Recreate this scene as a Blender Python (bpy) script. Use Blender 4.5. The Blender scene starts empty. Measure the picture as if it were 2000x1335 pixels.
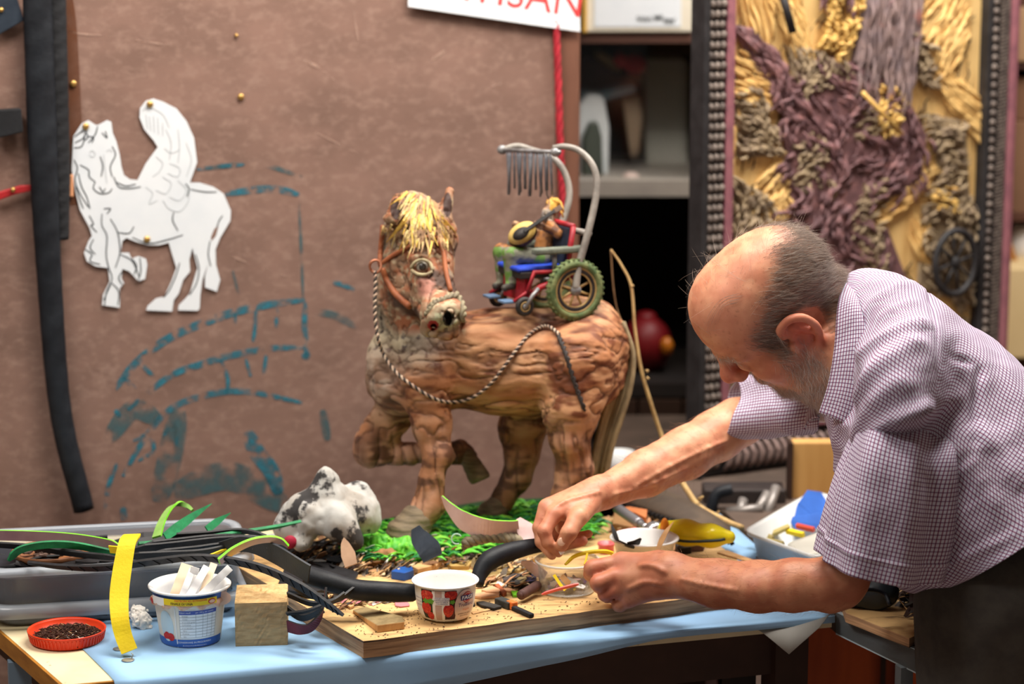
import bpy, bmesh, math, random
import numpy as np
from mathutils import Vector, Matrix
random.seed(7); RNG = np.random.default_rng(7)
SC = bpy.context.scene
COL = SC.collection
# ------------------------------------------------------------------ camera, light, exposure
FPX = 2000 * 85 / 36
PITCH = math.radians(10.5)
CAM = np.array([0.0, 0.0, 1.745])
cam_data = bpy.data.cameras.new('camera'); cam = bpy.data.objects.new('camera', cam_data); COL.objects.link(cam)
cam.location = CAM; cam.rotation_euler = (math.pi / 2 - PITCH, 0, 0)
cam_data.lens = 85; cam_data.sensor_width = 36; cam_data.clip_start = 0.05
cam_data.dof.use_dof = True; cam_data.dof.focus_distance = 3.27; cam_data.dof.aperture_fstop = 3.0
SC.camera = cam
SC.view_settings.view_transform = 'Standard'; SC.view_settings.look = 'None'
SC.view_settings.exposure = 0.0; SC.view_settings.gamma = 1.0
SC.view_settings.use_curve_mapping = False
world = bpy.data.worlds.new('world'); SC.world = world; world.use_nodes = True
bgn = world.node_tree.nodes['Background']; bgn.inputs[0].default_value = (1.0, 0.93, 0.86, 1); bgn.inputs[1].default_value = 0.21
def area(name, loc, target, size, power, colour, size_y=None):
    d = bpy.data.lights.new(name, 'AREA'); d.energy = power; d.color = colour; d.size = size
    if size_y: d.shape = 'RECTANGLE'; d.size_y = size_y
    o = bpy.data.objects.new(name, d); COL.objects.link(o); o.location = loc
    o.rotation_euler = (Vector(target) - Vector(loc)).to_track_quat('-Z', 'Y').to_euler()
    return o
area('ceiling_lamp', (0.1, 3.28, 2.72), (0.1, 3.42, 0.8), 1.3, 56, (1.0, 0.93, 0.84), 0.5)
area('ceiling_lamp', (0.95, 4.0, 2.72), (0.5, 3.6, 0.9), 0.9, 50, (1.0, 0.95, 0.90), 0.6)
area('ceiling_lamp', (-1.1, 2.5, 2.72), (-0.4, 3.5, 0.8), 0.9, 32, (1.0, 0.95, 0.9), 0.6)

# ------------------------------------------------------------------ projecting photograph points into the room
_R = np.array([1.0, 0, 0]); _U = np.array([0, math.sin(PITCH), math.cos(PITCH)]); _F = np.array([0, math.cos(PITCH), -math.sin(PITCH)])
def ray(px, py): return (px - 1000) / FPX * _R + (667.5 - py) / FPX * _U + _F
def P(px, py, d): return CAM + d * ray(px, py)
def PZ(px, py, z):
    r = ray(px, py); return CAM + r * ((z - CAM[2]) / r[2])
def PPL(px, py, pt, n):
    r = ray(px, py); return CAM + r * (np.dot(np.asarray(pt) - CAM, n) / np.dot(r, n))
def V3(*a): return np.array(a, float)
def nrm(v):
    v = np.asarray(v, float); return v / (np.linalg.norm(v) + 1e-12)

# ------------------------------------------------------------------ materials
def lin(c):
    return tuple(((x / 255) / 12.92 if x / 255 <= 0.04045 else ((x / 255 + 0.055) / 1.055) ** 2.4) for x in c) + (1.0,)
_M = {}
def mat(name, c1, c2=None, scale=8, detail=4, rough=0.6, metal=0, bump=0.0, bscale=None, stretch=(1, 1, 1), lo=0.4, hi=0.65,
        c3=None, scale3=30, lo3=0.6, hi3=0.7, attr=False, alpha=1.0, trans=0.0, sss=0.0, spec=0.4, coat=0.0, bdist=0.002, sheen=0):
    if name in _M: return _M[name]
    m = bpy.data.materials.new(name); m.use_nodes = True; nt = m.node_tree; N = nt.nodes; L = nt.links
    b = N['Principled BSDF']
    b.inputs['Roughness'].default_value = rough; b.inputs['Metallic'].default_value = metal
    b.inputs['Specular IOR Level'].default_value = spec; b.inputs['Alpha'].default_value = alpha
    b.inputs['Transmission Weight'].default_value = trans; b.inputs['Coat Weight'].default_value = coat
    if sss:
        b.inputs['Subsurface Weight'].default_value = sss; b.inputs['Subsurface Radius'].default_value = (0.01, 0.004, 0.002)
        b.inputs['Subsurface Scale'].default_value = 0.6
    if sheen: b.inputs['Sheen Weight'].default_value = sheen
    tc = N.new('ShaderNodeTexCoord'); mp = N.new('ShaderNodeMapping'); mp.inputs['Scale'].default_value = stretch
    L.new(tc.outputs['Object'], mp.inputs['Vector'])
    def noise_tex(s, d, r=0.6):
        n = N.new('ShaderNodeTexNoise'); n.inputs['Scale'].default_value = s; n.inputs['Detail'].default_value = d
        n.inputs['Roughness'].default_value = r; L.new(mp.outputs[0], n.inputs['Vector']); return n
    def ramp(src, a, z):
        r = N.new('ShaderNodeMapRange'); r.inputs[1].default_value = a; r.inputs[2].default_value = z; L.new(src, r.inputs[0]); return r.outputs[0]
    def mix(fac, a, c):
        x = N.new('ShaderNodeMix'); x.data_type = 'RGBA'; L.new(fac, x.inputs[0])
        if isinstance(a, tuple): x.inputs[6].default_value = a
        else: L.new(a, x.inputs[6])
        x.inputs[7].default_value = c; return x.outputs[2]
    cur = lin(c1)
    if attr:
        at = N.new('ShaderNodeAttribute'); at.attribute_name = 'Col'; cur = at.outputs['Color']
    if c2: cur = mix(ramp(noise_tex(scale, detail).outputs['Fac'], lo, hi), cur, lin(c2))
    if c3: cur = mix(ramp(noise_tex(scale3, 5).outputs['Fac'], lo3, hi3), cur, lin(c3))
    if isinstance(cur, tuple): b.inputs['Base Color'].default_value = cur
    else: L.new(cur, b.inputs['Base Color'])
    if bump:
        bn = N.new('ShaderNodeBump'); bn.inputs['Strength'].default_value = bump; bn.inputs['Distance'].default_value = bdist
        L.new(noise_tex(bscale or scale * 3, 6).outputs['Fac'], bn.inputs['Height']); L.new(bn.outputs[0], b.inputs['Normal'])
    _M[name] = m; return m

# ------------------------------------------------------------------ objects
ORG = {}
def tago(o, label=None, cat=None, group=None, kind=None):
    if label: o['label'] = label
    if cat: o['category'] = cat
    if group: o['group'] = group
    if kind: o['kind'] = kind
    return o
def thing(name, label, cat, loc=(0, 0, 0), group=None):
    o = bpy.data.objects.new(name, None); COL.objects.link(o); o.location = loc; o.empty_display_size = 0.05
    ORG[o.name] = np.array(loc, float); return tago(o, label, cat, group)
def mk(name, V, Fc, m=None, parent=None, uv=None, smooth=True, fm=None, col=None, kind=None, label=None, cat=None, group=None, origin=None):
    V = np.asarray(V, float).reshape(-1, 3)
    if parent is not None: org = ORG[parent.name]
    elif origin is not None: org = np.asarray(origin, float)
    else: org = np.array([(V[:, 0].min() + V[:, 0].max()) / 2, (V[:, 1].min() + V[:, 1].max()) / 2, V[:, 2].min()])
    me = bpy.data.meshes.new(name)
    if isinstance(Fc, np.ndarray) and Fc.ndim == 2:
        n, k = Fc.shape
        me.vertices.add(len(V)); me.vertices.foreach_set('co', (V - org).astype(np.float32).ravel())
        me.loops.add(n * k); me.loops.foreach_set('vertex_index', Fc.astype(np.int32).ravel())
        me.polygons.add(n); me.polygons.foreach_set('loop_start', np.arange(0, n * k, k, dtype=np.int32))
        me.update(calc_edges=True)
    else:
        me.from_pydata((V - org).tolist(), [], [tuple(int(i) for i in f) for f in Fc])
    ms = m if isinstance(m, (list, tuple)) else [m]
    for q in ms:
        if q: me.materials.append(q)
    if fm is not None: me.polygons.foreach_set('material_index', np.asarray(fm, np.int32))
    if uv is not None:
        ul = me.uv_layers.new(name='UVMap'); ul.data.foreach_set('uv', np.asarray(uv, np.float32).ravel())
    if col is not None:
        a = me.color_attributes.new('Col', 'FLOAT_COLOR', 'POINT')
        c = np.ones((len(V), 4), np.float32); c[:, :3] = col; a.data.foreach_set('color', c.ravel())
    me.polygons.foreach_set('use_smooth', np.full(len(me.polygons), bool(smooth)))
    me.validate()
    o = bpy.data.objects.new(name, me); COL.objects.link(o)
    if parent is not None: o.parent = parent; ORG[o.name] = org
    else: o.location = org; ORG[o.name] = org
    return tago(o, label, cat, group, kind)
def bevel(o, w=0.002, seg=2):
    md = o.modifiers.new('bevel', 'BEVEL'); md.width = w; md.segments = seg; md.limit_method = 'ANGLE'; md.angle_limit = 0.7; return o
def solid(o, t=0.001, off=-1):
    md = o.modifiers.new('solid', 'SOLIDIFY'); md.thickness = t; md.offset = off; return o
def subd(o, n=1):
    md = o.modifiers.new('sub', 'SUBSURF'); md.levels = n; md.render_levels = n; return o
def copy_tree(o, parent=None):
    c = o.copy(); COL.objects.link(c); c.parent = parent; ORG[c.name] = ORG.get(o.name, np.zeros(3))
    for ch in list(o.children): copy_tree(ch, c)
    return c
class MB:
    def __init__(s): s.v = []; s.f = []; s.m = []; s.uv = []
    def add(s, V, Fc, mi=0):
        o = sum(len(x) for x in s.v); s.v.append(np.asarray(V, float).reshape(-1, 3))
        for f in Fc: s.f.append(tuple(i + o for i in f)); s.m.append(mi)
        return s
    def box(s, c, size, ax=None, mi=0):
        h = np.asarray(size, float) / 2; A = np.eye(3) if ax is None else np.asarray(ax)
        q = np.array([[x, y, z] for x in (-1, 1) for y in (-1, 1) for z in (-1, 1)]) * h
        return s.add(np.asarray(c) + q @ A, [(0, 1, 3, 2), (4, 6, 7, 5), (0, 4, 5, 1), (2, 3, 7, 6), (0, 2, 6, 4), (1, 5, 7, 3)], mi)
    def bar(s, a, b, w, t, up=(0, 0, 1), mi=0):
        a = np.asarray(a, float); b = np.asarray(b, float); d = nrm(b - a); x = nrm(np.cross(d, up)); y = np.cross(x, d)
        return s.box((a + b) / 2, (np.linalg.norm(b - a), w, t), np.array([d, x, y]), mi)
    def tube(s, pts, r, n=8, mi=0, caps=True):
        pts = np.asarray(pts, float); m = len(pts); r = np.broadcast_to(np.asarray(r, float), (m,))
        T = np.gradient(pts, axis=0); T /= np.linalg.norm(T, axis=1)[:, None] + 1e-12
        up = np.array([0, 0, 1.0]) if abs(T[0][2]) < 0.9 else np.array([1.0, 0, 0])
        u = nrm(np.cross(T[0], up)); V = []
        for i in range(m):
            u = nrm(u - T[i] * np.dot(u, T[i])); w = np.cross(T[i], u)
            for k in range(n):
                a = 2 * math.pi * k / n; V.append(pts[i] + r[i] * (math.cos(a) * u + math.sin(a) * w))
        Fc = [(i * n + k, i * n + (k + 1) % n, (i + 1) * n + (k + 1) % n, (i + 1) * n + k) for i in range(m - 1) for k in range(n)]
        if caps: Fc += [tuple(range(n))[::-1], tuple((m - 1) * n + k for k in range(n))]
        return s.add(V, Fc, mi)
    def ell(s, c, r, ax=None, nu=12, nv=8, mi=0):
        A = np.eye(3) if ax is None else np.asarray(ax); V = [[0, 0, -1]]
        for j in range(1, nv):
            t = math.pi * j / nv
            for i in range(nu):
                a = 2 * math.pi * i / nu; V.append([math.sin(t) * math.cos(a), math.sin(t) * math.sin(a), -math.cos(t)])
        V.append([0, 0, 1]); V = np.array(V) * np.asarray(r); Fc = []
        for i in range(nu): Fc.append((0, 1 + (i + 1) % nu, 1 + i))
        for j in range(nv - 2):
            for i in range(nu):
                a = 1 + j * nu + i; b = 1 + j * nu + (i + 1) % nu; Fc.append((a, b, b + nu, a + nu))
        e = len(V) - 1
        for i in range(nu): Fc.append((e, e - nu + i, e - nu + (i + 1) % nu))
        return s.add(np.asarray(c) + V @ A, Fc, mi)
    def lathe(s, c, prof, n=32, ax=None, mi=0, wob=None):
        A = np.eye(3) if ax is None else np.asarray(ax); V = []
        for (r, z) in prof:
            for k in range(n):
                a = 2 * math.pi * k / n; rr = r * (1 + (wob(a, z) if wob else 0)); V.append([rr * math.cos(a), rr * math.sin(a), z])
        m = len(prof)
        Fc = [(i * n + k, i * n + (k + 1) % n, (i + 1) * n + (k + 1) % n, (i + 1) * n + k) for i in range(m - 1) for k in range(n)]
        return s.add(np.asarray(c) + np.array(V) @ A, Fc, mi)
    def prism(s, poly, n, depth, mi=0):
        poly = np.asarray(poly, float); n = nrm(n); k = len(poly)
        V = np.vstack([poly, poly + n * depth]); Fc = [tuple(range(k))[::-1], tuple(range(k, 2 * k))]
        Fc += [(i, (i + 1) % k, (i + 1) % k + k, i + k) for i in range(k)]
        return s.add(V, Fc, mi)
    def ribbon(s, pts, wd, w, t, mi=(0, 0, 0)):
        """strip along pts, width along wd (one vector or one per point), thickness t; materials (top, bottom, edges)"""
        pts = np.asarray(pts, float); m = len(pts); w = np.broadcast_to(np.asarray(w, float), (m,))
        wd = np.asarray(wd, float); wd = np.tile(wd, (m, 1)) if wd.ndim == 1 else wd
        T = np.gradient(pts, axis=0); T /= np.linalg.norm(T, axis=1)[:, None] + 1e-12
        wd = wd - T * np.sum(wd * T, 1)[:, None]; wd /= np.linalg.norm(wd, axis=1)[:, None] + 1e-12
        Nn = np.cross(T, wd); h = (w / 2)[:, None]; q = t / 2
        V = np.stack([pts - wd * h - Nn * q, pts + wd * h - Nn * q, pts + wd * h + Nn * q, pts - wd * h + Nn * q], 1).reshape(-1, 3)
        b = sum(len(x) for x in s.v); s.v.append(V)
        for i in range(m - 1):
            a = b + i * 4; c = a + 4
            for (p, q2, k) in ((0, 1, 1), (1, 2, 2), (2, 3, 0), (3, 0, 2)):
                s.f.append((a + p, a + q2, c + q2, c + p)); s.m.append(mi[k])
        s.f.append((b + 3, b + 2, b + 1, b)); s.m.append(mi[2]); e = b + (m - 1) * 4
        s.f.append((e, e + 1, e + 2, e + 3)); s.m.append(mi[2])
        return s
    def build(s, name, m, parent=None, **k):
        V = np.vstack(s.v); return mk(name, V, s.f, m, parent, fm=s.m if isinstance(m, (list, tuple)) else None, **k)
def spline(pts, n=24):
    """Catmull-Rom through pts (any dimension)"""
    p = np.asarray(pts, float); p = np.vstack([2 * p[0] - p[1], p, 2 * p[-1] - p[-2]]); k = len(p) - 3; out = []
    for t in np.linspace(0, k, n):
        i = min(int(t), k - 1); u = t - i; a, b, c, d = p[i:i + 4]
        out.append(0.5 * (2 * b + (c - a) * u + (2 * a - 5 * b + 4 * c - d) * u * u + (3 * b - a - 3 * c + d) * u ** 3))
    return np.array(out)
def spx(pts, n=24):
    """spline through photograph points (px, py, depth)"""
    return np.array([P(*q) for q in spline(pts, n)])
# ------------------------------------------------------------------ numpy noise and implicit surfaces
def _hash(i, j, k, s):
    h = (i * 374761393 + j * 668265263 + k * 2147483647 + s * 974711) & 0xffffffff
    h = ((h ^ (h >> 13)) * 1274126177) & 0xffffffff
    return ((h ^ (h >> 16)) & 0xffff) / 65535.0
def vnoise(p, s=0):
    i = np.floor(p).astype(np.int64); f = p - i; f = f * f * (3 - 2 * f); r = 0
    for a in (0, 1):
        for b in (0, 1):
            for c in (0, 1):
                w = (f[:, 0] if a else 1 - f[:, 0]) * (f[:, 1] if b else 1 - f[:, 1]) * (f[:, 2] if c else 1 - f[:, 2])
                r = r + w * _hash(i[:, 0] + a, i[:, 1] + b, i[:, 2] + c, s)
    return r
def fbm(p, sc, octv=3, s=0):
    p = np.asarray(p, float) * np.asarray(sc, float); r = 0; a = 1; t = 0
    for o in range(octv): r = r + a * vnoise(p * 2 ** o + 17.3 * o, s + o); t += a; a *= 0.5
    return r / t
class SDF:
    def __init__(s): s.p = []
    def cone(s, a, b, ra, rb, k=0.01, sub=False):
        a = np.asarray(a, float); b = np.asarray(b, float)
        s.p.append(('c', a, b, ra, rb, k, sub, (a + b) / 2, np.linalg.norm(b - a) / 2 + max(ra, rb))); return s
    def ell(s, c, r, ax=None, k=0.01, sub=False):
        c = np.asarray(c, float); r = np.broadcast_to(np.asarray(r, float), (3,)); s.p.append(('e', c, r, None if ax is None else np.asarray(ax), 0, k, sub, c, r.max())); return s
    def chain(s, pts, rs, k=0.01, sub=False):
        for i in range(len(pts) - 1): s.cone(pts[i], pts[i + 1], rs[i], rs[i + 1], k, sub)
        return s
    def d1(s, q, X):
        if q[0] == 'c':
            a, b, ra, rb = q[1:5]; ab = b - a; t = np.clip((X - a) @ ab / (ab @ ab + 1e-12), 0, 1)
            return np.linalg.norm(X - a - t[:, None] * ab, axis=1) - (ra + (rb - ra) * t)
        Y = X - q[1]
        if q[3] is not None: Y = Y @ q[3].T
        k0 = np.linalg.norm(Y / q[2], axis=1); k1 = np.linalg.norm(Y / q[2] ** 2, axis=1)
        return k0 * (k0 - 1) / (k1 + 1e-9)
    def ev(s, X, prims):
        d = np.full(len(X), 1.0)
        for q in prims:
            e = s.d1(q, X); k = q[5]
            if q[6]:
                e = -e; h = np.maximum(k - np.abs(d - e), 0) / k; d = np.maximum(d, e) + h * h * k * 0.25
            else:
                h = np.maximum(k - np.abs(d - e), 0) / k; d = np.minimum(d, e) - h * h * k * 0.25
        return d
    def mesh(s, h, disp=None, B=20, pad=0.01):
        lo = np.min([q[7] - q[8] for q in s.p if not q[6]], axis=0) - pad; hi = np.max([q[7] + q[8] for q in s.p if not q[6]], axis=0) + pad
        n = np.ceil((hi - lo) / h).astype(int) + 2; S = n + 4
        keys = []; vpos = []; quads = []
        g = np.stack(np.meshgrid(*[np.arange(-1, B + 1)] * 3, indexing='ij'), -1)
        ed = [((0, 0, 0), a) for a in range(3)]
        corner = [(a, b, c) for a in (0, 1) for b in (0, 1) for c in (0, 1)]
        edges = [(p, q) for p in corner for q in corner if sum(abs(np.array(p) - q)) == 1 and p < q]
        for bx in range(0, n[0], B):
            for by in range(0, n[1], B):
                for bz in range(0, n[2], B):
                    b0 = np.array([bx, by, bz]); c = lo + (b0 + B / 2 - 0.5) * h; R = (B / 2 + 1.5) * h * 1.7321 + (0.012 if disp else 0)
                    act = []
                    for q in s.p:
                        bd = np.linalg.norm(c - q[7]) - q[8]
                        if bd < R + q[5]: act.append(q)
                    if not any(not q[6] for q in act): continue
                    dc = s.ev(c[None], act)[0]
                    if abs(dc) > R * 1.6 + 0.02: continue
                    X = (lo + (g + b0) * h).reshape(-1, 3); d = s.ev(X, act)
                    if disp is not None:
                        nb = np.abs(d) < 0.012
                        if nb.any(): d[nb] -= disp(X[nb])
                    D = d.reshape(g.shape[:3]); sg = D < 0
                    if sg.all() or not sg.any(): continue
                    m = B + 1; acc = np.zeros((m, m, m, 3)); cnt = np.zeros((m, m, m))
                    def sl(A, o): return A[o[0]:o[0] + m, o[1]:o[1] + m, o[2]:o[2] + m]
                    for p, q in edges:
                        da = sl(D, p); db = sl(D, q); x = (da < 0) != (db < 0)
                        t = np.where(x, da / np.where(x, da - db, 1), 0)
                        pos = np.array(p) + t[..., None] * (np.array(q) - np.array(p)); acc += np.where(x[..., None], pos, 0); cnt += x
                    ci = np.argwhere(cnt > 0); gi = ci - 1 + b0
                    vp = lo + (gi + acc[tuple(ci.T)] / cnt[tuple(ci.T)][:, None]) * h
                    keys.append(((gi[:, 0] + 2) * S[1] + gi[:, 1] + 2) * S[2] + gi[:, 2] + 2); vpos.append(vp)
                    for a in range(3):
                        o = np.zeros(3, int); o[a] = 1
                        A0 = D[1:B + 1, 1:B + 1, 1:B + 1]
                        i2 = [slice(1 + o[z], B + 1 + o[z]) for z in range(3)]
                        A1 = D[tuple(i2)]; x = (A0 < 0) != (A1 < 0); ii = np.argwhere(x)
                        if not len(ii): continue
                        fl = A0[tuple(ii.T)] < 0; gi = ii + b0; e1 = np.zeros(3, int); e2 = np.zeros(3, int); e1[(a + 1) % 3] = 1; e2[(a + 2) % 3] = 1
                        kk = [((w[:, 0] + 2) * S[1] + w[:, 1] + 2) * S[2] + w[:, 2] + 2 for w in (gi - e1 - e2, gi - e2, gi, gi - e1)]
                        Q = np.stack(kk, 1); Q[~fl] = Q[~fl][:, ::-1]; quads.append(Q)
        K = np.concatenate(keys); Vp = np.concatenate(vpos); uk, ix = np.unique(K, return_index=True)
        Q = np.concatenate(quads); ok = np.isin(Q, uk).all(1); Q = np.searchsorted(uk, Q[ok])
        return Vp[ix], Q
def smooth_mesh(V, Q, it=1, f=0.5):
    for _ in range(it):
        acc = np.zeros_like(V); c = np.zeros(len(V))
        for i in range(4):
            a = Q[:, i]; b = Q[:, (i + 1) % 4]; np.add.at(acc, a, V[b]); np.add.at(c, a, 1)
        V = V + f * (acc / np.maximum(c, 1)[:, None] - V)
    return V
def hair(name, paths, m, parent, r=0.00018, kind=None):
    paths = np.asarray(paths, float); n, k, _ = paths.shape
    cu = bpy.data.hair_curves.new(name); cu.add_curves([k] * n)
    org = ORG[parent.name]
    cu.attributes['position'].data.foreach_set('vector', (paths - org).astype(np.float32).ravel())
    ra = cu.attributes.get('radius') or cu.attributes.new('radius', 'FLOAT', 'POINT')
    ra.data.foreach_set('value', np.tile(np.linspace(r, r * 0.4, k), n).astype(np.float32))
    cu.materials.append(m); o = bpy.data.objects.new(name, cu); COL.objects.link(o); o.parent = parent; ORG[o.name] = org
    return tago(o, kind=kind)
def text_mesh(s, size, bold=0.0):
    c = bpy.data.curves.new('t', 'FONT'); c.body = s; c.size = size; c.align_x = 'CENTER'; c.align_y = 'CENTER'; c.offset = bold
    c.resolution_u = 3
    o = bpy.data.objects.new('t', c); COL.objects.link(o); bpy.context.view_layer.update()
    me = o.to_mesh(); V = np.array([v.co for v in me.vertices]).reshape(-1, 3); Fc = [tuple(p.vertices) for p in me.polygons]
    o.to_mesh_clear(); bpy.data.objects.remove(o); bpy.data.curves.remove(c)
    return V, Fc
def flat_text(mb, s, size, o, ex, ey, en, bold=0.0, mi=0, sx=1.0):
    V, Fc = text_mesh(s, size, bold); mb.add(np.asarray(o) + V[:, :1] * np.asarray(ex) * sx + V[:, 1:2] * np.asarray(ey) + np.asarray(en) * 0.0002, Fc, mi)
# ------------------------------------------------------------------ room shell
M_floor = mat('floor_tile', (150, 128, 118), (112, 94, 86), 3, rough=0.7)
M_wall = mat('plaster', (196, 180, 160), (182, 164, 144), 2, rough=0.9)
def slab(name, lo, hi, m, **k):
    b = MB(); lo = np.array(lo, float); hi = np.array(hi, float); b.box((lo + hi) / 2, hi - lo); return b.build(name, m, smooth=False, kind='structure', **k)
slab('floor', (-3, -1.2, -0.1), (3, 6.1, 0), M_floor)
slab('wall_back', (-3, 6, 0), (3, 6.1, 2.8), M_wall)
slab('wall_left', (-3.1, -1.2, 0), (-3, 6.1, 2.8), M_wall)
slab('wall_right', (3, -1.2, 0), (3.1, 6.1, 2.8), M_wall)
slab('ceiling', (-3.1, -1.2, 2.8), (3.1, 6.1, 2.9), M_wall)

# ------------------------------------------------------------------ brown panel behind the sculpture
PA = math.radians(20); PT = V3(math.cos(PA), math.sin(PA), 0); PNn = V3(math.sin(PA), -math.cos(PA), 0); P0 = V3(-0.824, 3.79, 0)
def PN(px, py, off=0.0): return PPL(px, py, P0 + PNn * off, PNn)
M_panel = mat('brown_hardboard', (134, 104, 92), (114, 88, 77), 7, 9, rough=0.85, bump=0.25, bscale=260, lo=0.35, hi=0.7, c3=(152, 124, 111), scale3=46, lo3=0.48, hi3=0.85, stretch=(1, 1, 1.6))
M_post = mat('panel_edge_wood', (120, 80, 62), (96, 62, 48), 14, rough=0.7, bump=0.2, stretch=(1, 1, 0.2))
pr = PN(1133, 300); s1 = np.dot(pr - P0, PT)
panel = thing('display_panel', 'tall brown hardboard panel with teal chalk arcs behind the horse', 'panel', tuple(P0 + PT * 0.2))
b = MB(); c = P0 + PT * ((s1 - 0.045 - 0.9) / 2) - PNn * 0.012 + V3(0, 0, 1.12); b.box(c, (s1 - 0.045 + 0.9, 0.024, 2.2), np.array([PT, PNn, V3(0, 0, 1)]))
b.build('board', M_panel, panel, smooth=False)
b = MB(); c = P0 + PT * (s1 - 0.0225) - PNn * 0.016 + V3(0, 0, 1.12); b.box(c, (0.044, 0.036, 2.2), np.array([PT, PNn, V3(0, 0, 1)]))
bevel(b.build('edge_post', M_post, panel, smooth=False), 0.004)
for k in (-0.55, 0.75):
    b = MB(); b.box(P0 + PT * k + V3(0, 0, 0.02) - PNn * 0.03, (0.06, 0.4, 0.04), np.array([PT, PNn, V3(0, 0, 1)])); b.build('foot', M_post, panel, smooth=False)
# teal marks
def mark_mat(name, c, lo, hi, sc):
    m = mat(name, c, rough=0.9); nt = m.node_tree; N = nt.nodes; L = nt.links; tc = N.new('ShaderNodeTexCoord'); n = N.new('ShaderNodeTexNoise')
    n.inputs['Scale'].default_value = sc; n.inputs['Detail'].default_value = 6; L.new(tc.outputs['Object'], n.inputs['Vector'])
    r = N.new('ShaderNodeMapRange'); r.inputs[1].default_value = lo; r.inputs[2].default_value = hi; L.new(n.outputs['Fac'], r.inputs[0])
    L.new(r.outputs[0], N['Principled BSDF'].inputs['Alpha']); return m
M_teal = mark_mat('teal_chalk', (50, 118, 136), 0.40, 0.72, 55)
M_tealf = mark_mat('faint_teal_chalk', (72, 106, 112), 0.40, 0.85, 30)
M_scr = mark_mat('pale_scratch', (186, 154, 138), 0.45, 0.9, 40)
def stroke(pts, w, m, name='chalk_mark', n=20):
    q = spline(pts, n); pt = np.array([PN(x, y, 0.0006) for x, y in q]); b = MB(); T = np.gradient(pt, axis=0)
    b.ribbon(pt, np.cross(T, PNn), w * 0.00082 * (1 - 0.5 * np.linspace(-1, 1, n) ** 4), 0.0004); return b.build(name, m, panel, smooth=False)
for pts, w in [([(385, 331), (430, 325), (478, 321)], 9), ([(440, 379), (500, 370), (545, 370), (584, 380)], 15), ([(225, 760), (262, 712), (330, 660), (430, 618), (510, 597), (596, 585)], 17),
        ([(250, 800), (330, 735), (390, 712), (450, 694), (530, 680), (598, 678)], 14), ([(240, 930), (280, 860), (330, 800), (400, 772), (480, 764), (590, 786)], 13),
        ([(484, 842), (500, 880), (530, 920), (545, 965)], 34), ([(648, 551), (670, 556), (692, 566)], 10), ([(596, 590), (595, 640), (600, 705)], 12), ([(205, 1000), (212, 950), (228, 905)], 10),
        ([(500, 600), (498, 640), (494, 668)], 8), ([(460, 610), (458, 640)], 7), ([(540, 598), (540, 640)], 8), ([(430, 700), (445, 740), (442, 770)], 8), ([(520, 690), (515, 730)], 8),
        ([(265, 700), (285, 720), (300, 735)], 9), ([(240, 735), (265, 760)], 9), ([(480, 700), (490, 735)], 7), ([(260, 860), (290, 850), (300, 880), (270, 900)], 9), ([(320, 850), (340, 830), (345, 870)], 9), ([(225, 800), (235, 815)], 10),
        ([(595, 688), (600, 700)], 18), ([(240, 990), (243, 1015)], 14)]: stroke(pts, w, M_teal)
for pts, w in [([(605, 607), (650, 615), (700, 640)], 16), ([(395, 330), (500, 320), (590, 345)], 10), ([(452, 520), (470, 590)], 6), ([(583, 380), (588, 480), (592, 580)], 6), ([(340, 960), (450, 930), (560, 990)], 60), ([(210, 860), (260, 800), (310, 820)], 40), ([(630, 800), (640, 860)], 18), ([(350, 800), (330, 900), (310, 980)], 50)]: stroke(pts, w, M_tealf)
for pts, w in [([(115, 58), (160, 66), (215, 70)], 4), ([(265, 78), (330, 88)], 5), ([(570, 110), (620, 130), (656, 158)], 7), ([(690, 20), (700, 80)], 4), ([(450, 500), (560, 540)], 5), ([(840, 120), (880, 90)], 8), ([(960, 170), (990, 160)], 6), ([(1010, 480), (1060, 500)], 6), ([(620, 260), (700, 300)], 4), ([(160, 440), (220, 470)], 6)]: stroke(pts, w, M_scr, 'scratch')

M_rust = mark_mat('rust_stain', (112, 68, 44), 0.3, 0.8, 14)
stroke([(128, -20), (133, 120), (140, 260), (146, 400)], 42, M_rust, 'stain', 30)
# ------------------------------------------------------------------ paper horse pinned to the panel
M_paper = mat('white_paper', (222, 226, 230), (210, 216, 222), 6, rough=0.8)
M_ink = mat('charcoal_line', (52, 58, 62), rough=0.9); M_inkf = mat('pale_pencil', (178, 184, 188), rough=0.9)
M_brass = mat('brass', (196, 158, 92), rough=0.35, metal=0.8)
Zo = "160,165 205,195 225,190 270,165 295,175 303,240 325,290 345,370 355,440 370,490 405,515 450,520 500,420 570,325 545,285 490,220 462,150 465,95 500,50 545,37 600,55 680,95 740,170 785,270 803,415 760,535 820,535 900,560 960,600 1003,700 1000,760 940,860 912,930 915,1020 940,1110 920,1180 850,1155 850,1090 868,1010 835,1110 822,1200 818,1280 805,1293 690,1290 695,1260 735,1220 760,1190 790,1090 805,1040 775,920 757,990 762,1060 720,1110 695,1190 665,1230 655,1297 502,1290 510,1265 560,1220 610,1210 650,1120 680,1040 655,960 635,890 580,905 510,905 440,885 385,862 360,880 350,950 400,950 415,985 455,970 500,985 508,1020 495,1105 455,1118 420,1080 400,1060 360,1045 355,1100 370,1130 345,1160 345,1275 240,1260 245,1200 285,1120 275,1040 200,1030 150,1000 133,950 160,880 180,850 165,800 140,755 110,700 85,600 60,460 70,260 120,185"
zp = lambda s: [tuple(float(a) for a in q.split(',')) for q in s.split()]
ZP = lambda x, y, off: PN(120 + x / 3.033, 180 + y / 3.033, off)
paper = thing('paper_cutout', 'white paper cut-out drawing of a horse with a raised wing pinned to panel', 'drawing', tuple(ZP(500, 1290, 0.004)))
b = MB(); b.prism([ZP(x, y, 0.003) for x, y in zp(Zo)], PNn, 0.0012); b.build('sheet', M_paper, paper, smooth=False)
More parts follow.
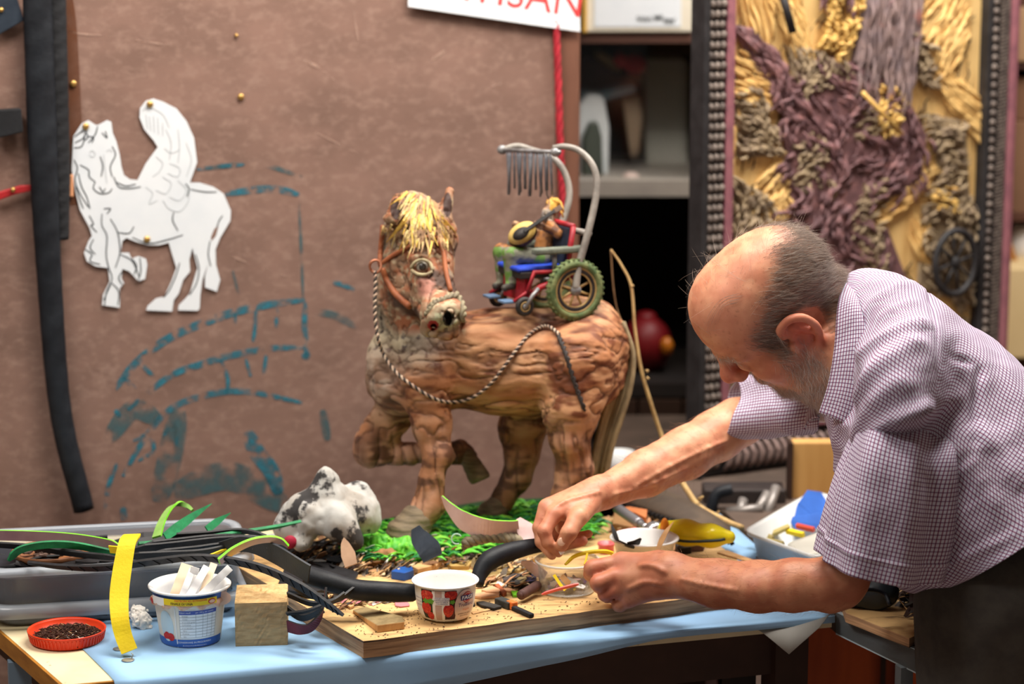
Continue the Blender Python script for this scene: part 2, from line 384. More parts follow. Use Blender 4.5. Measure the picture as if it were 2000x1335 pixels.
def ink(lines, w, m, name):
    for s in lines:
        q = spline(zp(s), 18); pt = np.array([ZP(x, y, 0.0045) for x, y in q]); T = np.gradient(pt, axis=0)
        bb = MB(); bb.ribbon(pt, np.cross(T, PNn), w * (0.55 + 0.45 * np.sin(np.linspace(0.4, 2.7, 18))), 0.0003); bb.build(name, m, paper, smooth=False)
ink(["75,265 110,240 160,205", "80,300 130,270 150,215", "75,330 120,320 140,260", "130,290 155,270 150,240", "110,430 160,460 165,500 200,530", "75,400 95,450 80,520 110,600 160,680", "100,480 120,560 150,620 170,690", "85,560 110,640 130,690", "300,320 320,370 290,440 300,500",
     "310,500 340,560 400,570 470,560", "320,530 380,555 440,545", "200,530 190,570 230,600 280,595 300,570", "225,560 245,590 260,570", "230,380 245,440 235,500", "165,730 190,780 175,790 210,830", "240,720 240,790 270,850 265,960 280,1040 300,1110 250,1230", "290,750 330,820 345,900 345,960 320,1040", "330,830 400,835 430,795",
     "420,860 520,895 640,870 720,845", "665,710 660,760 690,820", "765,575 850,590 920,590", "920,800 935,760 955,730", "140,930 180,960 170,1000 230,1020", "190,870 170,920 200,960", "350,960 420,1000 460,1090", "420,985 445,1030 430,1080", "465,980 470,1060 455,1115", "300,1130 340,1180 335,1260", "360,1060 340,1100 360,1140",
     "700,1010 680,1080 640,1170 605,1215", "795,960 815,1040 800,1130 760,1200", "880,880 870,960 885,1030", "255,1265 265,1190 290,1130", "735,540 755,570 745,620", "250,690 290,690 270,720", "160,260 190,270 180,300", "240,240 270,270 260,230", "215,200 200,250 160,300"], 0.0019, M_ink, 'ink_line')
ink(["165,360 180,345 200,365 185,385 165,370", "265,350 285,340 300,355", "250,370 260,470 270,540", "620,220 650,300 640,400", "690,220 700,320 690,420", "480,110 520,90 600,130 640,210", "500,130 510,220", "520,140 530,230", "545,140 550,240", "570,150 575,250", "600,180 600,260", "740,300 770,400 740,500", "560,380 600,420 580,470 540,500",
     "640,420 700,450 690,500 630,480", "600,500 650,540 620,600 560,580", "690,520 740,580 700,640 640,620", "600,640 640,690 700,705 750,650 760,570", "500,560 540,600 520,660 570,640", "610,330 650,360 700,340"], 0.0012, M_inkf, 'pencil_line')
b = MB(); b.prism([ZP(x, y, 0.0043) for x, y in zp("930,790 905,810 885,860 890,880 915,850")], PNn, 0.0003); b.build('cut_hole', M_panel, paper, smooth=False)
def pin(pt, name, label, r=0.0055):
    bb = MB(); bb.lathe(pt, [(0.0012, -0.004), (0.0012, 0.001), (r, 0.001), (r * 0.95, 0.003), (r * 0.6, 0.0045), (0.0001, 0.005)], 14, np.array([PT, V3(0, 0, 1), PNn])); bb.build(name, M_brass, label=label, cat='pin')
pin(ZP(143, 202, 0.0045), 'push_pin', 'brass pin through the head of the paper horse'); pin(ZP(523, 70, 0.0045), 'push_pin', 'brass pin through the top of the paper wing')
pin(ZP(506, 870, 0.0045), 'push_pin', 'brass pin through the belly of the paper horse'); pin(PN(470, 189, 0.001), 'push_pin', 'brass pin alone on bare brown panel beyond the paper wing')
pin(PN(143, 163, 0.001), 'push_pin', 'brass pin on brown panel beside the hanging black tubes'); pin(PN(461, 69, 0.001), 'push_pin', 'tiny pale pin near the top of the brown panel', 0.003)
# black rubber hung on the panel
M_rub = mat('black_rubber', (18, 21, 27), (30, 34, 40), 25, rough=0.55, bump=0.25, bscale=120, spec=0.3)
M_rubm = mat('matt_black_rubber', (15, 16, 20), (25, 26, 30), 30, rough=0.8, bump=0.3, bscale=160)
M_rubb = mat('blue_black_rubber', (34, 44, 56), (46, 56, 68), 30, rough=0.5, bump=0.2, bscale=100)
def hang(name, pts, w, off, m, label, cat='rubber strip', ridges=True):
    q = spline(pts, 60); pt = np.array([PN(x, y, off) for x, y in q]); T = np.gradient(pt, axis=0); T /= np.linalg.norm(T, axis=1)[:, None]; W = np.cross(T, PNn)
    wq = np.interp(np.linspace(0, 1, 60), np.linspace(0, 1, len(w)), w) * 0.00082
    n = 9; V = []
    for i in range(60):
        for k in range(n):
            a = math.pi * k / (n - 1); V.append(pt[i] + W[i] * math.cos(a) * wq[i] / 2 + PNn * (math.sin(a) * 0.011 + (0.0015 * math.sin(i * 1.9 + k * 0.8) if ridges else 0)))
    Fc = [(i * n + k, i * n + k + 1, (i + 1) * n + k + 1, (i + 1) * n + k) for i in range(59) for k in range(n - 1)]
    o = mk(name, V, Fc, m, label=label, cat=cat); solid(o, 0.003, 0); return o
hang('inner_tube', [(106, -30), (110, 150), (114, 320), (118, 467)], [40, 42, 42, 30], 0.012, M_rubm, 'shorter black rubber tube hanging on brown panel, cut off at mid height')
hang('inner_tube', [(72, -30), (82, 250), (95, 520), (118, 800), (164, 996)], [52, 54, 46, 40, 38], 0.022, M_rub, 'long black rubber tube hanging down brown panel, curling at its lower end')
def flat_piece(name, poly, th, m, label, cat='rubber scrap', off=0.012):
    bb = MB(); bb.prism([PN(x, y, off) for x, y in poly], PNn, th); o = bb.build(name, m, smooth=False, label=label, cat=cat); return bevel(o, 0.002)
flat_piece('rubber_flap', [(-10, -20), (28, -20), (46, 40), (-10, 72)], 0.006, M_rubb, 'dark rubber flap screwed high on the panel left of the hanging tubes')
flat_piece('rubber_block', [(-10, 213), (38, 210), (42, 256), (-10, 268)], 0.02, M_rubm, 'small black rubber block left of the hanging tubes')
flat_piece('red_strip', [(-10, 376), (40, 361), (70, 360), (66, 371), (30, 379), (-10, 393)], 0.006, mat('red_paint', (168, 34, 38), (140, 26, 30), 20, rough=0.5), 'narrow red pointed strip screwed on left of the hanging tubes', 'strip')
pin(PN(2, 19, 0.019), 'screw', 'brass screw in the dark rubber flap', 0.004); pin(PN(25, 370, 0.019), 'screw', 'brass screw in the red pointed strip', 0.004)
flat_piece('wood_tag', [(136, 340), (143, 340), (143, 384), (135, 384)], 0.004, mat('orange_wood', (224, 160, 118), rough=0.6), 'small orange wooden tag between paper horse and hanging tube', 'tag', 0.002)
# red rope
q = spline([(1086, 40), (1090, 150), (1094, 280), (1098, 380), (1102, 470), (1108, 600), (1112, 800)], 90); pt = np.array([PN(x, y, 0.008) for x, y in q]); b = MB()
M_rope = mat('red_rope', (178, 38, 52), (150, 28, 42), 60, rough=0.7)
for k in range(3):
    a = np.linspace(0, 60, 90) + k * 2.094; b.tube(pt + 0.0028 * (np.cos(a)[:, None] * PT + np.sin(a)[:, None] * PNn), 0.0038, 6)
b.build('red_rope', M_rope, label='red twisted rope hanging down the edge of the brown panel', cat='rope')
# paper sign with red letters, cut off by the top of the picture
sg = thing('paper_sign', 'white paper sign with red letters at the top of the brown panel', 'sign', tuple(PN(960, 40, 0.01)))
A, B_, C_, D_ = PN(797, 13, 0.012), PN(1133, 62, 0.012), PN(1128, -130, 0.012), PN(793, -170, 0.012)
b = MB(); b.prism([A, B_, C_, D_], PNn, 0.001); b.build('sheet', M_paper, sg, smooth=False)
ex = nrm(B_ - A); ey = nrm(np.cross(PNn, ex)) * -1; ey = ey if ey[2] > 0 else -ey
b = MB(); flat_text(b, 'ARTISAN', 0.074, (A + B_) / 2 + ey * 0.046 + ex * 0.005, ex, ey, PNn * 6, 0.0); b.build('lettering', mat('red_marker', (206, 60, 60), rough=0.7), sg, smooth=False)

# ------------------------------------------------------------------ shelving behind, right of the panel
M_dk = mat('dark_shelf', (26, 20, 18), (34, 26, 22), 6, rough=0.7); M_brn = mat('brown_shelf', (92, 58, 44), (72, 44, 34), 8, rough=0.6, stretch=(0.3, 1, 1))
M_gry = mat('grey_ledge', (150, 142, 132), (130, 122, 116), 6, rough=0.6)
SD = 4.75
def bx_px(b, x0, y0, x1, y1, d, th, mi=0):
    """upright box whose front face spans the given photograph corners at depth d, th deep"""
    a = P(x0, y0, d); c = P(x1, y1, d); yy = (a[1] + c[1]) / 2
    return b.box(((a[0] + c[0]) / 2, yy + th / 2, (a[2] + c[2]) / 2), (abs(c[0] - a[0]), th, abs(a[2] - c[2])), None, mi)
sh = thing('shelving_unit', 'dark shelving unit between the brown panel and the carved relief', 'shelf', tuple(P(1240, 700, SD) * V3(1, 1, 0)))
def shp(name, m, *a, th=0.4):
    bb = MB(); bx_px(bb, *a, SD, th); return bb.build(name, m, sh, smooth=False)
shp('shelf_board', M_brn, 1080, 62, 1460, 84); shp('shelf_board', M_gry, 1080, 352, 1460, 384)
shp('shelf_board', M_dk, 1080, 748, 1460, 775)
bb = MB(); bx_px(bb, 1060, -60, 1480, 1500, SD + 0.42, 0.02); bb.build('back_panel', mat('shelf_black', (14, 12, 12), rough=0.9), sh, smooth=False)
bb = MB(); bx_px(bb, 1085, 86, 1460, 350, SD + 0.36, 0.01); bb.build('mirror_back', mat('dull_mirror', (170, 166, 156), (196, 190, 180), 4, rough=0.25, metal=0.8, c3=(130, 136, 112), scale3=6), sh, smooth=False)
shp('side_panel', M_dk, 1440, -60, 1470, 1500); shp('side_panel', M_dk, 1060, -60, 1090, 1500)
for x0, x1 in ((1190, 1243), (1248, 1330), (1335, 1420)):
    shp('drawer_front', mat('dark_walnut', (58, 40, 30), (44, 30, 22), 10, rough=0.5, stretch=(1, 1, 0.2)), x0, 780, x1, 872, th=0.02)
shp('shelf_board', M_dk, 1080, 874, 1460, 900)
bb = MB(); bx_px(bb, 1092, 86, 1440, 351, SD + 0.01, 0.004); bb.build('glass_pane', mat('cabinet_glass', (220, 225, 225), rough=0.05, trans=1.0, alpha=0.25), sh, smooth=False)
for x0, x1 in ((1092, 1140), (1318, 1346)):
    pass
zs = P(1240, 352, SD)[2]; zt = P(1240, 62, SD)[2]; ys = P(1240, 352, SD)[1]
# things inside the glass compartment
def on_shelf_poly(name, poly, d, th, m, label, cat):
    bb = MB(); bb.prism([P(x, y, d) for x, y in poly][::-1], V3(0, 1, 0), th); o = bb.build(name, m, smooth=False, label=label, cat=cat); bevel(o, 0.006, 2); return o
on_shelf_poly('white_bag', [(1130, 205), (1150, 185), (1180, 190), (1190, 250), (1188, 352), (1125, 352)], SD + 0.12, 0.09, mat('white_plastic', (206, 208, 208), (186, 190, 190), 8, rough=0.5), 'white plastic bag standing behind the shelf glass', 'bag')
on_shelf_poly('cloth_wedge', [(1128, 190), (1130, 120), (1150, 106), (1215, 150), (1246, 168), (1240, 182), (1165, 196)], SD + 0.22, 0.05, mat('brown_grey_cloth', (84, 74, 74), (70, 60, 60), 12, rough=0.9), 'dark brown folded cloth propped behind the shelf glass', 'cloth')
on_shelf_poly('blue_plank', [(1125, 176), (1170, 180), (1240, 166), (1244, 178), (1180, 196), (1125, 192)], SD + 0.19, 0.015, mat('pale_blue_plastic', (138, 172, 192), rough=0.5), 'pale blue slat lying before the brown cloth behind glass', 'slat')
on_shelf_poly('paper_roll', [(1216, 196), (1250, 186), (1256, 230), (1248, 300), (1232, 310)], SD + 0.20, 0.03, mat('beige_card', (150, 130, 108), (134, 114, 94), 8, rough=0.8), 'beige card cone behind the shelf glass', 'card')
on_shelf_poly('yellow_card', [(1156, 108), (1172, 102), (1210, 120), (1212, 142), (1190, 134)], SD + 0.24, 0.01, mat('pale_yellow_card', (196, 178, 134), rough=0.8), 'pale yellow card tucked behind the brown cloth', 'card')
b = MB(); b.ell(P(1240, 125, SD + 0.2), (0.026, 0.026, 0.02), None, 20, 12); b.ell(P(1212, 118, SD + 0.19), (0.016, 0.016, 0.014), None, 16, 10)
b.build('red_hat', mat('red_cloth', (172, 34, 44), (140, 26, 36), 18, rough=0.8), label='small red hat on top of the pile behind the shelf glass', cat='hat')
on_shelf_poly('grey_panel', [(1258, 110), (1342, 106), (1342, 352), (1262, 352)], SD + 0.3, 0.01, mat('grey_olive_board', (160, 160, 150), (180, 176, 166), 5, rough=0.6, stretch=(1, 1, 0.3)), 'grey board leaning at the back of the glass compartment', 'board')
on_shelf_poly('dark_green_bottle', [(1138, 352), (1138, 270), (1150, 240), (1168, 238), (1176, 268), (1178, 352)], SD + 0.08, 0.05, mat('bottle_green', (60, 66, 56), (48, 54, 46), 8, rough=0.4), 'dark green bottle on the grey ledge behind the glass', 'bottle')
b = MB(); b.ell(P(1232, 347, SD + 0.06), (0.018, 0.018, 0.012), None, 14, 8); b.build('pale_knob', mat('pale_pink', (200, 176, 166), rough=0.6), label='small pale pink lump on the grey ledge behind glass', cat='knob')
# red bag in the dark compartment
b = MB(); b.ell(P(1262, 672, SD + 0.12), (0.052, 0.05, 0.058), None, 24, 16); b.ell(P(1262, 618, SD + 0.12), (0.022, 0.022, 0.012), None, 16, 8)
o = b.build('red_helmet', mat('dark_red', (116, 8, 16), (84, 4, 10), 10, rough=0.5), label='round red helmet in the dark shelf compartment', cat='helmet')
b = MB(); b.lathe(P(1302, 690, SD + 0.08), [(0.0001, 0), (0.012, 0), (0.014, 0.02), (0.007, 0.032), (0.0001, 0.034)], 14); b.build('amber_jar', mat('amber', (190, 110, 30), rough=0.3), label='tiny amber jar beside the red helmet', cat='jar')
b = MB(); b.lathe(V3(0.185, 4.05, 0.7485), [(0.0001, 0), (0.02, 0), (0.026, 0.055), (0.024, 0.055), (0.018, 0.004), (0.0001, 0.003)], 20); b.build('white_cup', mat('white_plastic', (206, 208, 208)), label='white plastic cup standing behind the tail of the horse', cat='cup')
# white box with a handwritten note
wb = thing('storage_box', 'white box with a scribbled note on the top shelf', 'box', tuple(P(1240, 62, SD)))
BA, BB = P(1140, 40, SD - 0.06), P(1352, 64, SD - 0.02); zb = P(1240, 62, SD)[2]
b = MB(); b.box(((BA[0] + BB[0]) / 2, SD * 0.983 + 0.25, zb + 0.105), (BB[0] - BA[0], 0.3, 0.21)); bevel(b.build('body', mat('cream_card', (222, 214, 196), (210, 200, 180), 6, rough=0.8), wb, smooth=False), 0.003)
yb = SD * 0.983 + 0.099
b = MB(); b.box(((BA[0] + BB[0]) / 2, yb, zb + 0.075), (0.17, 0.002, 0.13)); b.build('note', M_paper, wb, smooth=False)
for k, (x0, x1, zz) in enumerate(((0.0, 0.03, 0.026), (0.034, 0.05, 0.028), (0.054, 0.075, 0.022))):
    t = np.linspace(0, 1, 14); pt = np.stack([(BA[0] + BB[0]) / 2 - 0.002 + x0 + (x1 - x0) * t, np.full(14, yb - 0.002), zb + zz + 0.006 * np.sin(t * 25 + k)], 1); b = MB(); b.tube(pt, 0.0011, 4); b.build('scribble', M_ink, wb)
b = MB(); b.box((BA[0] + 0.004, yb - 0.002, zb + 0.09), (0.008, 0.006, 0.18)); b.build('tape', mat('ochre_tape', (206, 160, 70), rough=0.6), wb, smooth=False)

# ------------------------------------------------------------------ carved relief in its frame
RA = math.radians(30); RT = V3(math.cos(RA), math.sin(RA), 0); RN = V3(math.sin(RA), -math.cos(RA), 0); R0 = P(1345, 900, 4.2) * V3(1, 1, 0)
def RPX(px, py):
    q = PPL(px, py, R0, RN); return np.array([np.dot(q - R0, RT), q[2]])
def RW(s, z, off=0.0): return R0 + RT * s + V3(0, 0, z) + RN * off
RAX = np.array([RT, RN, V3(0, 0, 1)])
zb0 = 0.75; ztop = 1.78; sL = 0.0; sR = RPX(1957, 300)[0]
M_och = mat('ochre_wood', (228, 192, 128), (208, 166, 102), 10, rough=0.6, bump=0.3, bscale=40, stretch=(3, 3, 0.35), c3=(120, 82, 44), scale3=20, lo3=0.6, hi3=0.72)
M_robe = mat('plum_rubber', (122, 88, 90), (84, 58, 62), 40, rough=0.6, c3=(150, 106, 104), scale3=60, lo3=0.52, hi3=0.7); M_taupe = mat('taupe_rubber', (158, 138, 108), (118, 100, 82), 40, rough=0.7, c3=(64, 52, 44), scale3=50)
M_gold = mat('gold_rubber', (226, 190, 112), (192, 148, 76), 40, rough=0.6); M_lil = mat('lilac_grey', (138, 116, 112), (112, 96, 98), 30, rough=0.7, c3=(160, 106, 96), scale3=20)
M_fr_k = mat('frame_black', (30, 28, 30), (44, 42, 44), 30, rough=0.6, bump=0.3, bscale=90); M_fr_g = mat('frame_grey', (124, 112, 104), (82, 72, 68), 60, rough=0.7); M_fr_p = mat('frame_pink', (146, 92, 100), (126, 78, 88), 40, rough=0.7, bump=0.2, bscale=160)
M_ray = mat('ray_ochre', (230, 192, 124), (210, 166, 98), 30, rough=0.6)
relief = thing('carved_relief', 'tall framed relief of plum and ochre rubber figures behind the man', 'relief', tuple(RW((sL + sR) / 2, zb0)))
b = MB(); b.box(RW((sL + 0.0115 + sR) / 2, (zb0 + ztop) / 2, -0.008), (sR - sL - 0.0115, 0.012, ztop - zb0), RAX); b.build('backing', M_och, relief, smooth=False)
def rbox(name, m, s0, s1_, z0, z1, t0, t1):
    bb = MB(); bb.box(RW((s0 + s1_) / 2, (z0 + z1) / 2, (t0 + t1) / 2), (s1_ - s0, t1 - t0, z1 - z0), RAX); return bevel(bb.build(name, m, relief, smooth=False), 0.003)
w1 = 0.0115; w2 = 0.05; w3 = 0.066
rbox('frame_edge', M_fr_k, sL, sL + w1, zb0, ztop, -0.012, 0.032); rbox('frame_bed', M_fr_k, sL + w1, sL + w2, zb0, ztop, -0.012, 0.022); rbox('frame_beading', M_fr_p, sL + w2, sL + w3, zb0 + 0.08, ztop, -0.01, 0.028)
rbox('frame_edge', M_fr_p, sR - 0.014, sR, zb0, ztop, -0.02, 0.036); rbox('frame_bed', M_fr_k, sR - 0.06, sR - 0.014, zb0, ztop, -0.02, 0.022)
rbox('frame_bed', M_fr_k, sL + w2, sR - 0.06, zb0, zb0 + 0.062, -0.02, 0.020); rbox('frame_beading', M_fr_p, sL + w2, sR - 0.05, zb0 + 0.066, zb0 + 0.096, -0.01, 0.03)
n = 0
for s_c in (sL + 0.0185, sL + 0.0305, sL + 0.0425):
    for k in range(58):
        bb = MB(); bb.ell(RW(s_c + 0.002 * math.sin(k * 2.1), zb0 + 0.02 + k * (ztop - zb0 - 0.03) / 58, 0.023), (0.0062, 0.006, 0.0075), RAX, 7, 5); bb.build('stud', M_fr_g, relief)
for k in range(60):
    zz = zb0 + 0.02 + k * (ztop - zb0 - 0.03) / 60
    bb = MB(); bb.ell(RW(sR - 0.046, zz, 0.023), (0.006, 0.006, 0.0066), RAX, 7, 5); bb.build('stud', M_fr_g, relief)
bb = MB()
for k in range(150):
    zz = zb0 + 0.01 + k * (ztop - zb0 - 0.02) / 150; bb.bar(RW(sR - 0.036, zz, 0.025), RW(sR - 0.016, zz + 0.004, 0.025), 0.0035, 0.005, RN)
bb.build('frame_ribbing', M_fr_g, relief, smooth=False, kind='stuff')
for k in range(36):
    s = sL + 0.06 + k * 0.0172; bb = MB(); pt = np.array([RW(s, zb0 + 0.008, 0.022), RW(s + 0.006, zb0 + 0.02, 0.03), RW(s + 0.006, zb0 + 0.034, 0.032), RW(s, zb0 + 0.048, 0.028), RW(s - 0.005, zb0 + 0.056, 0.02)])
    bb.tube(pt, (0.003, 0.0055, 0.006, 0.005, 0.003), 6); bb.build('rib', mat('rib_pinkgrey', (150, 128, 122), (112, 92, 88), 60, rough=0.7), relief)
def inpoly(x, y, poly):
    r = False; j = len(poly) - 1
    for i in range(len(poly)):
        (xi, yi), (xj, yj) = poly[i], poly[j]
        if (yi > y) != (yj > y) and x < (xj - xi) * (y - yi) / (yj - yi) + xi: r = not r
        j = i
    return r
def cords(name, m, poly, ang, wob, cnt, ln, rad, h, straight=False, seed=0):
    rg = random.Random(seed); xs = [p[0] for p in poly]; ys = [p[1] for p in poly]; bb = MB(); made = 0
    for _ in range(cnt * 6):
        if made >= cnt: break
        x = rg.uniform(min(xs), max(xs)); y = rg.uniform(min(ys), max(ys))
        if not inpoly(x, y, poly): continue
        L = ln * rg.uniform(0.6, 1.3); pts = []; a0 = ang(x, y) if callable(ang) else ang
        hh = h * rg.uniform(0.4, 1.2); ph = rg.uniform(0, 6.28)
        for k in range(8):
            nz = 0 if straight else wob * (vnoise(np.array([[x * 0.022, y * 0.022, seed * 3.1]]))[0] - 0.5) * 4 + 0.55 * wob * math.sin(k * 1.3 + ph)
            a = a0 + nz; pts.append((x, y, hh + 0.004 * math.sin(k * 1.1 + ph))); x += math.cos(a) * L / 8; y += math.sin(a) * L / 8
        pt = []
        for (x_, y_, o_) in pts: q = RPX(x_, y_); pt.append(RW(q[0], q[1], o_))
        r = rad * rg.uniform(0.7, 1.3); bb.tube(pt, [r * 0.35, r * 0.8, r, r * 1.05, r, r * 0.9, r * 0.7, r * 0.3], 5, caps=False); made += 1
    if bb.v: bb.build(name, m, relief, kind='stuff')
dn = math.pi / 2
robe = [(1548, 150), (1600, 105), (1690, 130), (1765, 185), (1806, 265), (1792, 345), (1745, 380), (1690, 352), (1684, 470), (1668, 560), (1590, 600), (1556, 480), (1540, 380), (1530, 290), (1525, 210)]
def base(name, poly, off, m):
    bb = MB(); bb.prism([RW(*RPX(x, y), -0.004) for x, y in poly], RN, off); bevel(bb.build(name, m, relief, smooth=False), 0.004)
base('robe', robe, 0.014, M_robe); cords('robe_folds', M_robe, robe, lambda x, y: dn + 0.5 * math.sin(x * 0.03), 0.8, 420, 60, 0.0034, 0.014, seed=1)
arm = [(1422, 45), (1470, 55), (1535, 145), (1565, 205), (1525, 225), (1475, 140)]; base('raised_arm', arm, 0.012, M_robe); cords('arm_folds', M_robe, arm, 0.95, 0.5, 60, 70, 0.0045, 0.012, seed=2)
low = [(1640, 540), (1730, 440), (1760, 520), (1800, 620), (1700, 640)]; base('robe_hem', low, 0.01, M_robe); cords('hem_folds', M_robe, low, dn + 0.3, 0.6, 60, 80, 0.0045, 0.01, seed=3)
for i, (poly, a, cnt) in enumerate([([(1425, 180), (1480, 170), (1505, 240), (1500, 305), (1420, 312)], 1.0, 60), ([(1822, 225), (1885, 235), (1895, 420), (1835, 410)], 1.8, 75), ([(1562, 240), (1612, 262), (1612, 370), (1556, 362)], dn, 50),
        ([(1680, 352), (1726, 345), (1728, 560), (1650, 540)], dn + 0.2, 90), ([(1408, 335), (1500, 380), (1500, 460), (1400, 450)], 0.6, 75), ([(1540, 85), (1600, 100), (1660, 130), (1600, 175), (1545, 160)], 1.2, 70), ([(1800, 400), (1900, 380), (1900, 600), (1790, 560)], dn, 60), ([(1750, 60), (1800, 90), (1840, 150), (1800, 160)], 0.8, 30), ([(1650, 200), (1700, 190), (1715, 260), (1660, 280)], 0.9, 30)]):
    base('grey_figure', poly, 0.008, M_taupe); cords('figure_folds', M_taupe, poly, a, 1.0, int(cnt * 1.6), 40, 0.0032, 0.012, seed=10 + i)
pl = [(1690, -20), (1800, -20), (1772, 142), (1660, 122)]; base('board_in_relief', pl, 0.02, M_lil); cords('board_grain', M_lil, pl, dn + 0.12, 0, 90, 110, 0.0032, 0.018, True, seed=30)
for i, (poly, a, cnt) in enumerate([([(1606, -20), (1684, -20), (1668, 60), (1640, 118), (1598, 80)], dn, 90), ([(1702, 158), (1752, 172), (1760, 220), (1742, 258), (1704, 236)], dn, 60), ([(1806, 364), (1850, 360), (1850, 404), (1812, 410)], 0.4, 26)]):
    cords('golden_hair', M_gold, poly, a, 0.8, int(cnt * 1.3), 28, 0.0030, 0.016, seed=40 + i)
for i, (poly, a, cnt) in enumerate([([(1412, 95), (1440, 90), (1480, 170), (1470, 210), (1412, 180)], 0.35, 40), ([(1790, 130), (1830, 110), (1900, 210), (1900, 270), (1870, 240)], 0.75, 60), ([(1480, 420), (1500, 330), (1560, 270), (1570, 300), (1530, 430)], 2.2, 40), ([(1490, 380), (1530, 360), (1560, 440), (1520, 450)], 0.9, 30), ([(1730, 400), (1840, 310), (1850, 340), (1740, 430)], 2.6, 40), ([(1410, 190), (1440, 200), (1430, 290), (1408, 290)], dn, 30), ([(1500, -10), (1560, -10), (1570, 80), (1530, 60)], 1.1, 40), ([(1810, -10), (1900, -10), (1900, 80), (1850, 110)], 2.0, 50), ([(1780, 410), (1810, 420), (1800, 470), (1770, 470)], 1.2, 20)]):
    cords('golden_rays', M_ray, poly, a, 0.14, int(cnt * 1.2), 100, 0.0034, 0.003, seed=60 + i)
cords('dark_cuts', mat('dark_cut', (70, 50, 34), (50, 36, 26), 20, rough=0.8), [(1405, 0), (1905, 0), (1905, 600), (1405, 600)], lambda x, y: dn + 0.5 * math.sin(x * 0.02 + y * 0.01), 0.4, 170, 60, 0.0018, 0.001, seed=80)
lowr = [(1590, 590), (1660, 560), (1740, 620), (1760, 800), (1560, 830)]; base('lower_robe', lowr, 0.01, M_robe); cords('robe_folds', M_robe, lowr, dn, 0.6, 120, 70, 0.0036, 0.012, seed=90)
for i, poly in enumerate(([(1408, 560), (1490, 520), (1520, 700), (1480, 800), (1412, 800)], [(1780, 620), (1890, 620), (1890, 780), (1800, 800)])): base('grey_figure', poly, 0.008, M_taupe); cords('figure_folds', M_taupe, poly, dn, 0.9, 110, 45, 0.0034, 0.012, seed=92 + i)
for i, (poly, a) in enumerate((([(1500, 470), (1560, 520), (1560, 640), (1530, 700)], 1.2), ([(1420, -260), (1520, -300), (1560, -20), (1420, 40)], 1.3), ([(1800, -300), (1900, -300), (1900, -10), (1790, -20)], 1.8))): cords('golden_rays', M_ray, poly, a, 0.14, 60, 110, 0.0034, 0.003, seed=96 + i)
upr = [(1560, -320), (1760, -320), (1740, -20), (1600, 0)]; base('upper_robe', upr, 0.012, M_robe); cords('robe_folds', M_robe, upr, dn, 0.7, 160, 70, 0.0036, 0.014, seed=99)
b = MB(); q0 = RPX(1560, 20); b.tube([RW(*RPX(1512, -20), 0.02), RW(*RPX(1532, 62), 0.024)], 0.007, 8); b.build('spear', M_fr_k, relief)
b = MB(); b.tube([RW(*RPX(1664, 178), 0.03), RW(*RPX(1738, 258), 0.034)], 0.004, 8); b.build('golden_staff', M_gold, relief)
# wheel of the relief
wc = RPX(1845, 508); rx = (RPX(1887, 508)[0] - RPX(1803, 508)[0]) / 2; rz = 0.062
def oval(r1, r2, off, n=40): return np.array([RW(wc[0] + r1 * math.cos(t), wc[1] + r2 * math.sin(t), off) for t in np.linspace(0, 2 * math.pi, n)])
b = MB(); b.tube(oval(rx - 0.004, rz - 0.004, 0.03), 0.0065, 8, caps=False); b.build('wheel_rim', M_fr_k, relief)
b = MB(); b.ell(RW(*wc, 0.03), (0.010, 0.008, 0.012), RAX); b.build('wheel_hub', M_fr_k, relief)
for k in range(8):
    a = k * math.pi / 4 + 0.2; b = MB(); b.tube([RW(*wc, 0.03), RW(wc[0] + (rx - 0.006) * math.cos(a), wc[1] + (rz - 0.006) * math.sin(a), 0.03)], 0.003, 6); b.build('wheel_spoke', M_fr_k, relief)

# ------------------------------------------------------------------ far right: boxes on shelves
def cbox(name, m, x0, y0, x1, y1, d, th, label, cat='box'):
    bb = MB(); bx_px(bb, x0, y0, x1, y1, d, th); return bevel(bb.build(name, m, smooth=False, label=label, cat=cat), 0.003)
M_card = mat('cardboard', (188, 150, 114), (172, 134, 98), 5, rough=0.8)
tsh = thing('tall_shelf', 'brown wooden shelf with boxes right of the relief', 'shelf', tuple(P(2040, 900, 5.1) * V3(1, 1, 0)))
for y0, y1 in ((-2, 12), (122, 134), (420, 432), (704, 716)):
    bb = MB(); bx_px(bb, 1940, y0, 2150, y1, 5.1, 0.35); bb.build('shelf_board', M_brn, tsh, smooth=False)
bb = MB(); bx_px(bb, 1940, -60, 2150, 1300, 5.46, 0.02); bb.build('back_panel', mat('tan_board', (150, 112, 82), rough=0.8), tsh, smooth=False)
bb = MB(); bx_px(bb, 2130, -60, 2150, 1500, 5.1, 0.36); bb.build('side_panel', M_brn, tsh, smooth=False)
bb = MB(); bx_px(bb, 1940, -60, 1955, 1500, 5.1, 0.36); bb.build('side_panel', M_brn, tsh, smooth=False)
cbox('cardboard_box', M_card, 1968, 14, 2110, 121, 5.08, 0.3, 'tan cardboard box on the upper shelf right of the relief')
cbox('brown_box', mat('brown_card', (150, 112, 84), (138, 100, 74), 5, rough=0.8), 1962, 236, 2060, 419, 5.14, 0.28, 'tall brown carton on the middle shelf right of the relief')
cbox('brown_box', mat('brown_card2', (136, 98, 72), rough=0.8), 1970, 150, 2050, 235, 5.14, 0.28, 'low brown carton stacked on the tall brown carton')
b = MB(); b.prism([P(x, y, 5.09) for x, y in ((1954, 440), (1964, 436), (1990, 516), (1980, 518))][::-1], V3(0, 1, 0), 0.02); b.build('orange_plank', mat('orange_slat', (176, 116, 50), rough=0.6), smooth=False, label='orange wooden slat leaning beside the white roll', cat='slat')
